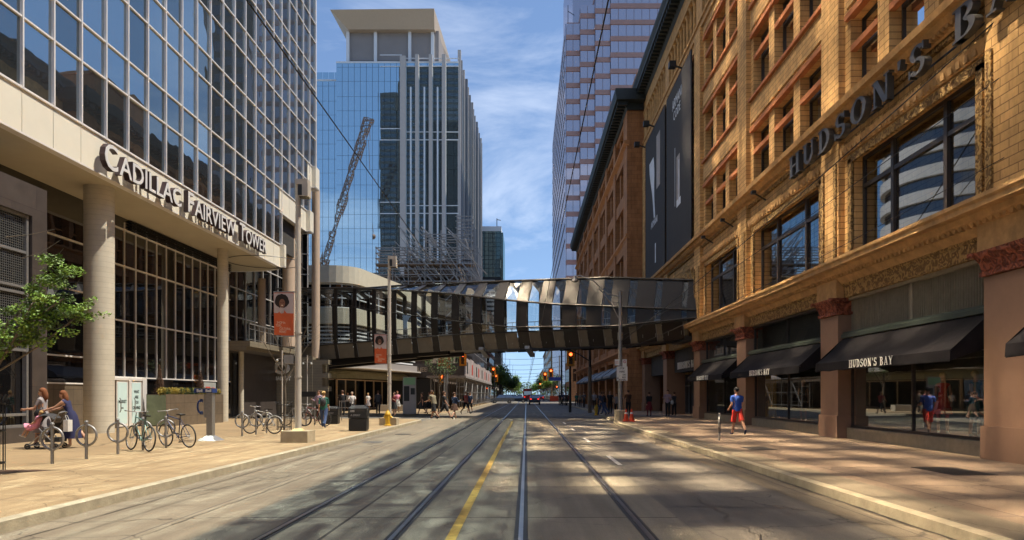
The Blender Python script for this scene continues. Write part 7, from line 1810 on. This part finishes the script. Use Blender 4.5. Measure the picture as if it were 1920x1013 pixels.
wl1 = ((24, 6), (-22, 22)); wl2 = ((-20, 20), (22, 5)); stn = ((3, 2), (-3, 4)); wa1 = ((-18, 20), (20, 18)); wa2 = ((18, 18), (-18, 22)); tel = ((10, 100), (5, 10)); fold = ((25, 85), (22, 88))
PP = [
 ('person in a teal top and blue jeans walking away with a dark backpack', 607, 803, 5, 1.68, wl1, wa1, dict(fem=True, top='teal', sleeve=1, bottom='denim', shoes='denim', hair='blond', bag='backpack', bagc='charcoal')),
 ('person in a light grey top standing just left of the teal top', 598, 790, 160, 1.72, stn, fold, dict(top='lilac', sleeve=1.5, bottom='black', hair='brown', skirt=None)),
 ('man in black standing behind the large litter bin', 642, 782, 20, 1.76, stn, fold, dict(top='black', sleeve=1.5, bottom='black')),
 ('person in a white shirt and pale hat right of the man in black', 660, 781, 200, 1.66, stn, fold, dict(top='white', sleeve=1, bottom='charcoal', hair='beige')),
 ('man in a white T-shirt beside the corner shop window', 652, 771, 190, 1.7, stn, wa1, dict(top='white', sleeve=.6, bottom='charcoal')),
 ('person in a dark grey suit standing just left of the second lamp', 709, 777, 4, 1.78, stn, wa1, dict(top='dgrey', sleeve=1.5, bottom='black', bag='shoulder')),
 ('woman in a pale dress by the shop, left of the second lamp', 690, 771, 210, 1.62, stn, tel, dict(fem=True, top='white', sleeve=.5, bottom='grey', skirt='grey', short=.4, hair='blond')),
 ('person in dark wine clothes half hidden behind the second lamp', 739, 780, 150, 1.64, stn, fold, dict(fem=True, top='wine', sleeve=1, bottom='black', skirt='black', short=.4)),
 ('woman in white and pink raising a hand to her face beside the second lamp', 745, 774, 200, 1.76, stn, ((30, 120), (5, 10)), dict(fem=True, top='pink', sleeve=.6, bottom='white', skirt='white', short=.4, hair='auburn', long_hair=True)),
 ('man in a pale khaki shirt walking away past the information pillar', 771, 775, -5, 1.84, wl1, wa1, dict(top='khaki', sleeve=1.5, bottom='dgrey')),
 ('woman in a black skirt striding left at the corner', 791, 779, 92, 1.66, wl1, wa1, dict(fem=True, top='brown', sleeve=.6, bottom='black', skirt='black', short=.4)),
 ('woman in a beige top walking among the crossing group', 805, 777, 100, 1.74, wl2, wa2, dict(fem=True, top='beige', sleeve=.4, bottom='black', short=.4, skirt='black', skirt_len=.35, hair='brown', long_hair=True)),
 ('person with fair hair behind the crossing group', 811, 773, 80, 1.68, stn, wa2, dict(fem=True, top='coral', sleeve=.6, bottom='charcoal', hair='blond')),
 ('stout man in khaki shirt and dark shorts leaning as he crosses', 814, 787, 60, 1.78, wl2, ((20, 60), (26, 62)), dict(top='khaki', sleeve=.6, bottom='black', short=.5, lean=16, build=1.25, skin='skin2')),
 ('man dressed in black taking a wide stride across the side street', 833, 786, -88, 1.78, ((34, 8), (-30, 22)), wa1, dict(top='black', sleeve=.6, bottom='black', short=.5)),
 ('person in a dark blue jacket and brown skirt with bare legs, crossing', 852, 787, -30, 1.66, wl1, fold, dict(fem=True, top='dblue', sleeve=1.5, bottom='brown', skirt='brown', skirt_len=.45, short=.4)),
 ('man in a coral shirt with a dark backpack walking past the scaffold gantry', 874, 777, -120, 1.76, wl1, wa1, dict(top='coral', sleeve=.7, bottom='black', short=.5, bag='backpack', hair='beige')),
 ('person in dark clothes beside the man in the coral shirt', 881, 775, 170, 1.7, wl2, wa2, dict(top='dblue', sleeve=1, bottom='black', short=.6)),
 ('woman with a red skirt standing in the shade outside the store entrance', 1217, 781, 10, 1.66, stn, wa1, dict(fem=True, top='black', sleeve=1.5, bottom='wine', skirt='wine', skirt_len=.6)),
 ('man in a pinkish shirt standing in the shade with folded arms near the store doors', 1252, 781.5, 150, 1.80, stn, fold, dict(top='lilac', sleeve=1, bottom='black')),
 ('person with a pale bag in shade by the store doors', 1264, 780, 30, 1.66, stn, wa1, dict(fem=True, top='dgrey', sleeve=1, bottom='black', bag='shoulder', bagc='white')),
 ('person in a grey top right beside the curved-arm lamp pole', 1156, 778, 190, 1.6, stn, wa1, dict(fem=True, top='grey', sleeve=.6, bottom='black', hair='brown')),
 ('tall person in dark clothes just right of the curved-arm lamp pole', 1178, 780, 20, 1.8, stn, fold, dict(top='brown', sleeve=1, bottom='black')),
 ('person holding something bright, left of the curved-arm lamp pole', 1144, 777, 170, 1.76, stn, fold, dict(top='black', sleeve=1, bottom='black', bag='shoulder', bagc='beige')),
 ('person in dark blue walking by the right hydrant', 1128, 779.5, 30, 1.72, wl1, wa1, dict(top='dblue', sleeve=1, bottom='denim')),
 ('person in black leaning forward beside the right hydrant', 1134, 778, 60, 1.74, wl2, wa2, dict(top='black', sleeve=1, bottom='denim', lean=12)),
 ('person in a white shirt and dark jacket under the grey awnings', 1114, 768, 180, 1.76, stn, fold, dict(top='grey', sleeve=1.5, bottom='black')),
 ('person in black right of the white shirt under the awnings', 1124, 768, 170, 1.7, stn, wa1, dict(top='charcoal', sleeve=1, bottom='dgrey')),
 ('person waiting between the thick wooden post and the shop front', 1095, 765, 150, 1.74, stn, fold, dict(top='dgrey', sleeve=1, bottom='black')),
 ('person with pale sleeves farther along under the awnings', 1088, 764, 170, 1.68, stn, wa1, dict(top='khaki', sleeve=1, bottom='black')),
 ('person in green beside the far awnings', 1081, 763, 10, 1.7, wl1, wa1, dict(top='teal', sleeve=1, bottom='black')),
 ('person in black at the far right corner, left of the dark pole', 1062, 762, 160, 1.72, stn, fold, dict(top='black', sleeve=1, bottom='black')),
 ('second dark figure waiting at the far right corner', 1056, 761.5, 20, 1.76, stn, wa1, dict(top='dblue', sleeve=1, bottom='black')),
 ('third dark figure waiting at the far right corner, nearest the tracks', 1050, 761, 200, 1.7, stn, wa1, dict(top='charcoal', sleeve=1, bottom='charcoal')),
 ('figure in dark red at the far right corner', 1066, 761, 60, 1.66, wl1, wa2, dict(fem=True, top='wine', sleeve=1, bottom='black')),
]
for (lab, px_, py_1, hd_, H_, lg_, am_, kw) in PP: figure(lab, gp(px_, py_1), hd_, H_, lg_, am_, **kw)

# display figures in the shop windows
def mannequin(x, y, head, label, dress, long_=True, **k):
    o = figure(label, (x, y, .52), head, 1.72, ((2, 2), (-3, 4)), ((4, 10), (8, 60)), 0, .9, True, dress, .0, dress, .4, 'white', 'skin', 'blond', False, dress if long_ else None, .48, group='display mannequins', name='mannequin', cat='mannequin', **k); return o
mannequin(11.6, 20.6, 160, 'mannequin in a bright red dress behind the nearest shop window', 'red'); mannequin(11.6, 19.1, 200, 'mannequin in a dark green dress at the right end of the nearest shop window', 'green')
mannequin(11.6, 31.0, 150, 'mannequin in a black and gold outfit behind the second shop window', 'charcoal'); 
o = MB()
for k in range(5): o.box(11.55, 35.6 - k * .3, .52, 11.63, 35.75 - k * .3, 3.4)
tag(o.build('gold_strips', M['gold']), 'upright gold strips in the display behind the running man', 'display')
for (y0_, y1_, x, z_, lab, n) in ((38.5, 43.5, 12.4, .52, 'white display shelves behind the window left of the running man', 4),):
    t = thing('display_shelf', lab, 'shelf', (0, 0, 0)); o = MB()
    for k in range(n): o.box(x, y0_, z_ + .45 + k * .55, x + .4, y1_, z_ + .48 + k * .55)
    o.build('shelf_board', M['letter_face'], t); o = MB()
    for k in range(3): o.box(x, y0_ + k * 2.4, .52, x + .4, y0_ + .04 + k * 2.4, 3.0)
    o.build('shelf_upright', M['letter_face'], t)
b = MB(); b.box(12.2, 27.3, .52, 12.9, 34.6, .95); tag(b.build('display_plinth', M['plinth']), 'low pale display plinth behind the second shop window', 'display')

# ---------------------------------------------------------------- vehicles (forward is local +Y)
M['car_black'] = mat('car_black', (.012, .012, .014), .25, .3, var=0); M['car_silver'] = mat('car_silver', (.42, .43, .44), .3, .6, var=0); M['car_grey'] = mat('car_grey', (.17, .175, .18), .3, .6, var=0)
M['car_white'] = mat('car_white', (.65, .65, .64), .35, .1, var=0); M['tram_red'] = mat('tram_red', (.55, .02, .015), .4, var=.05); M['car_glass'] = mirror_glass('car_glass', (.6, .65, .7), (.01, .01, .012), .25, .02, 0, 0)
M['tail'] = glow('tail_lamp', (1, .04, .02), 1.5); M['tail_off'] = mat('tail_lens', (.35, .01, .01), .3, var=0); M['head'] = mat('headlight', (.7, .7, .7), .15, .3, var=0)
def car(name, label, loc, rz, paint, prof, cab, L_=4.5, W_=1.8, lit=False, cat='car'):
    """prof: (y, z) outline of the lower body; cab: (y, z) outline of the glasshouse"""
    t = thing(name, label, cat, loc, rz, 'vehicles at the far crossing'); hw = W_ / 2
    def loft(pl, w0, w1, zmid, m, nm):
        b = MB(); n = len(pl); v = []
        for sx, in ((-1,), (1,)):
            for (y, z) in pl: f_ = (z - pl[0][1]) / max(zmid, .01); v.append((sx * (w0 + (w1 - w0) * min(1, max(0, f_))), y, z))
        b.add(v, [tuple(range(n)), tuple(reversed(range(n, 2 * n)))] + [(i, (i + 1) % n, n + (i + 1) % n, n + i) for i in range(n)]); return b.build(nm, m, t, 35)
    loft(prof, hw, hw * .94, .8, M[paint], 'body'); loft(cab, hw * .92, hw * .70, .55, M['car_glass'], 'windows')
    top = sorted(cab, key=lambda q: -q[1])[:2]; y0_, y1_ = sorted((top[0][0], top[1][0])); b = MB(); b.box(-hw * .72, y0_ - .05, top[0][1] - .02, hw * .72, y1_ + .05, top[0][1] + .035); b.build('roof', M[paint], t)
    for y in (-L_ * .31, L_ * .31):
        for sx in (-1, 1):
            b = MB(); b.tube([(sx * (hw - .2), y, .33), (sx * (hw + .01), y, .33)], .33, 20); w_ = b.build('wheel', M['black_rubber'], t, 40)
            b = MB(); b.tube([(sx * (hw - .1), y, .33), (sx * (hw + .02), y, .33)], .2, 12); b.build('rim', M['galv'], w_, 40)
    for sx in (-1, 1):
        b = MB(); b.box(sx * hw * .66 - .14, -L_ / 2 - .02, .78, sx * hw * .66 + .14, -L_ / 2 + .08, .98); b.build('tail_light', M['tail' if lit else 'tail_off'], t)
        b = MB(); b.box(sx * hw * .66 - .17, L_ / 2 - .1, .62, sx * hw * .66 + .17, L_ / 2 + .0, .76); b.build('headlight', M['head'], t)
    b = MB(); b.box(-.26, -L_ / 2 - .03, .55, .26, -L_ / 2 - .005, .67); b.build('number_plate', M['car_white'], t)
    return t
sedan_p = [(-2.25, .28), (2.2, .26), (2.25, .55), (2.1, .72), (1.0, .86), (-1.5, .92), (-2.2, .90), (-2.28, .6)]; sedan_c = [(-1.75, .88), (1.05, .85), (.25, 1.36), (-.95, 1.40)]
suv_p = [(-2.3, .32), (2.25, .30), (2.3, .7), (2.15, .9), (1.2, 1.0), (-2.2, 1.05), (-2.32, .7)]; suv_c = [(-2.15, 1.0), (1.2, 1.0), (.55, 1.58), (-1.75, 1.60)]
car('parked_car', 'silver saloon car crossing on the left beyond the scaffold', at(910, 756, 146).xy.to_3d() + Vector((0, 0, .01)), R(-82), 'car_silver', sedan_p, sedan_c)
car('parked_car', 'grey four-door car with dark windows crossing right of the silver saloon', at(941, 756, 141).xy.to_3d() + Vector((0, 0, .01)), R(96), 'car_grey', suv_p, suv_c)
car('parked_car', 'black car with lit tail lights driving away along the right-hand track', at(1002, 760, 121).xy.to_3d() + Vector((0, 0, .01)), 0, 'car_black', suv_p, suv_c, lit=True)
car('parked_car', 'low black saloon crossing behind the black car on the tracks', at(968, 757, 150).xy.to_3d() + Vector((0, 0, .01)), R(92), 'car_black', sedan_p, sedan_c)
car('parked_car', 'small white car coming towards the camera, left of the red streetcar', at(974, 748, 240).xy.to_3d() + Vector((0, 0, .01)), R(180), 'car_white', suv_p, suv_c)
car('parked_car', 'small white car farther left, coming towards the camera', at(964, 748, 250).xy.to_3d() + Vector((0, 0, .01)), R(180), 'car_white', suv_p, suv_c)
M['car_red'] = mat('car_red', (.45, .02, .02), .3, .2, var=0)
car('parked_car', 'red car standing at the right kerb beyond the crossing', at(1014, 750, 205).xy.to_3d() + Vector((0, 0, .01)), 0, 'car_red', suv_p, suv_c, lit=True)
car('parked_car', 'dark van at the left kerb beyond the crossing', at(958, 751, 185).xy.to_3d() + Vector((0, 0, .01)), R(180), 'car_black', suv_p, suv_c)
sc_t = thing('streetcar', 'red streetcar far down the tracks behind the black car', 'streetcar', at(989, 752, 215).xy.to_3d()); sc_t.location.z = .02
b = MB(); b.prism([(-1.25, 0), (1.25, 0), (1.25, 24), (-1.25, 24)], .35, 3.1); b.prism([(-1.1, .2), (1.1, .2), (1.1, 23.8), (-1.1, 23.8)], 3.1, 3.35); b.build('body', M['tram_red'], sc_t)
b = MB(); b.box(-1.0, -.03, 1.5, 1.0, .0, 2.6); b.build('windscreen', M['car_glass'], sc_t)
for x in (-.8, .8): b = MB(); b.box(x - .15, -.05, .8, x + .15, -.01, 1.05); b.build('tail_light', M['tail'], sc_t)
b = MB(); b.beam((0, 8, 3.3), (0, 12, 5.4), .08); b.build('trolley_pole', M['black'], sc_t)
for i, (x, col, lab) in enumerate(((4.3, 'coral', 'orange barrier by the right kerb beyond the crossing'), (5.0, 'coral', 'second orange barrier by the right kerb beyond the crossing'))):
    b = MB(); b.box(x + 1.2, 170 + i * 5, 0.1, x + 2.6, 170.3 + i * 5, 1.3); b.box(x + 1.1, 169.8 + i * 5, .1, x + 1.25, 170.5 + i * 5, 1.4); tag(b.build('road_barrier', M['cone']), lab, 'barrier', 'orange road barriers')

rg = random.Random(77); b = MB()
for i in range(240): leaves(b, (rg.uniform(-75, 75), rg.uniform(640, 700), rg.uniform(2, 11)), (4, 4, 3), 26, 1.5, rg, 1)
tag(b.build('distant_trees', M['leaf_mid']), 'mass of green trees closing the far end of the street', 'trees', kind='stuff')
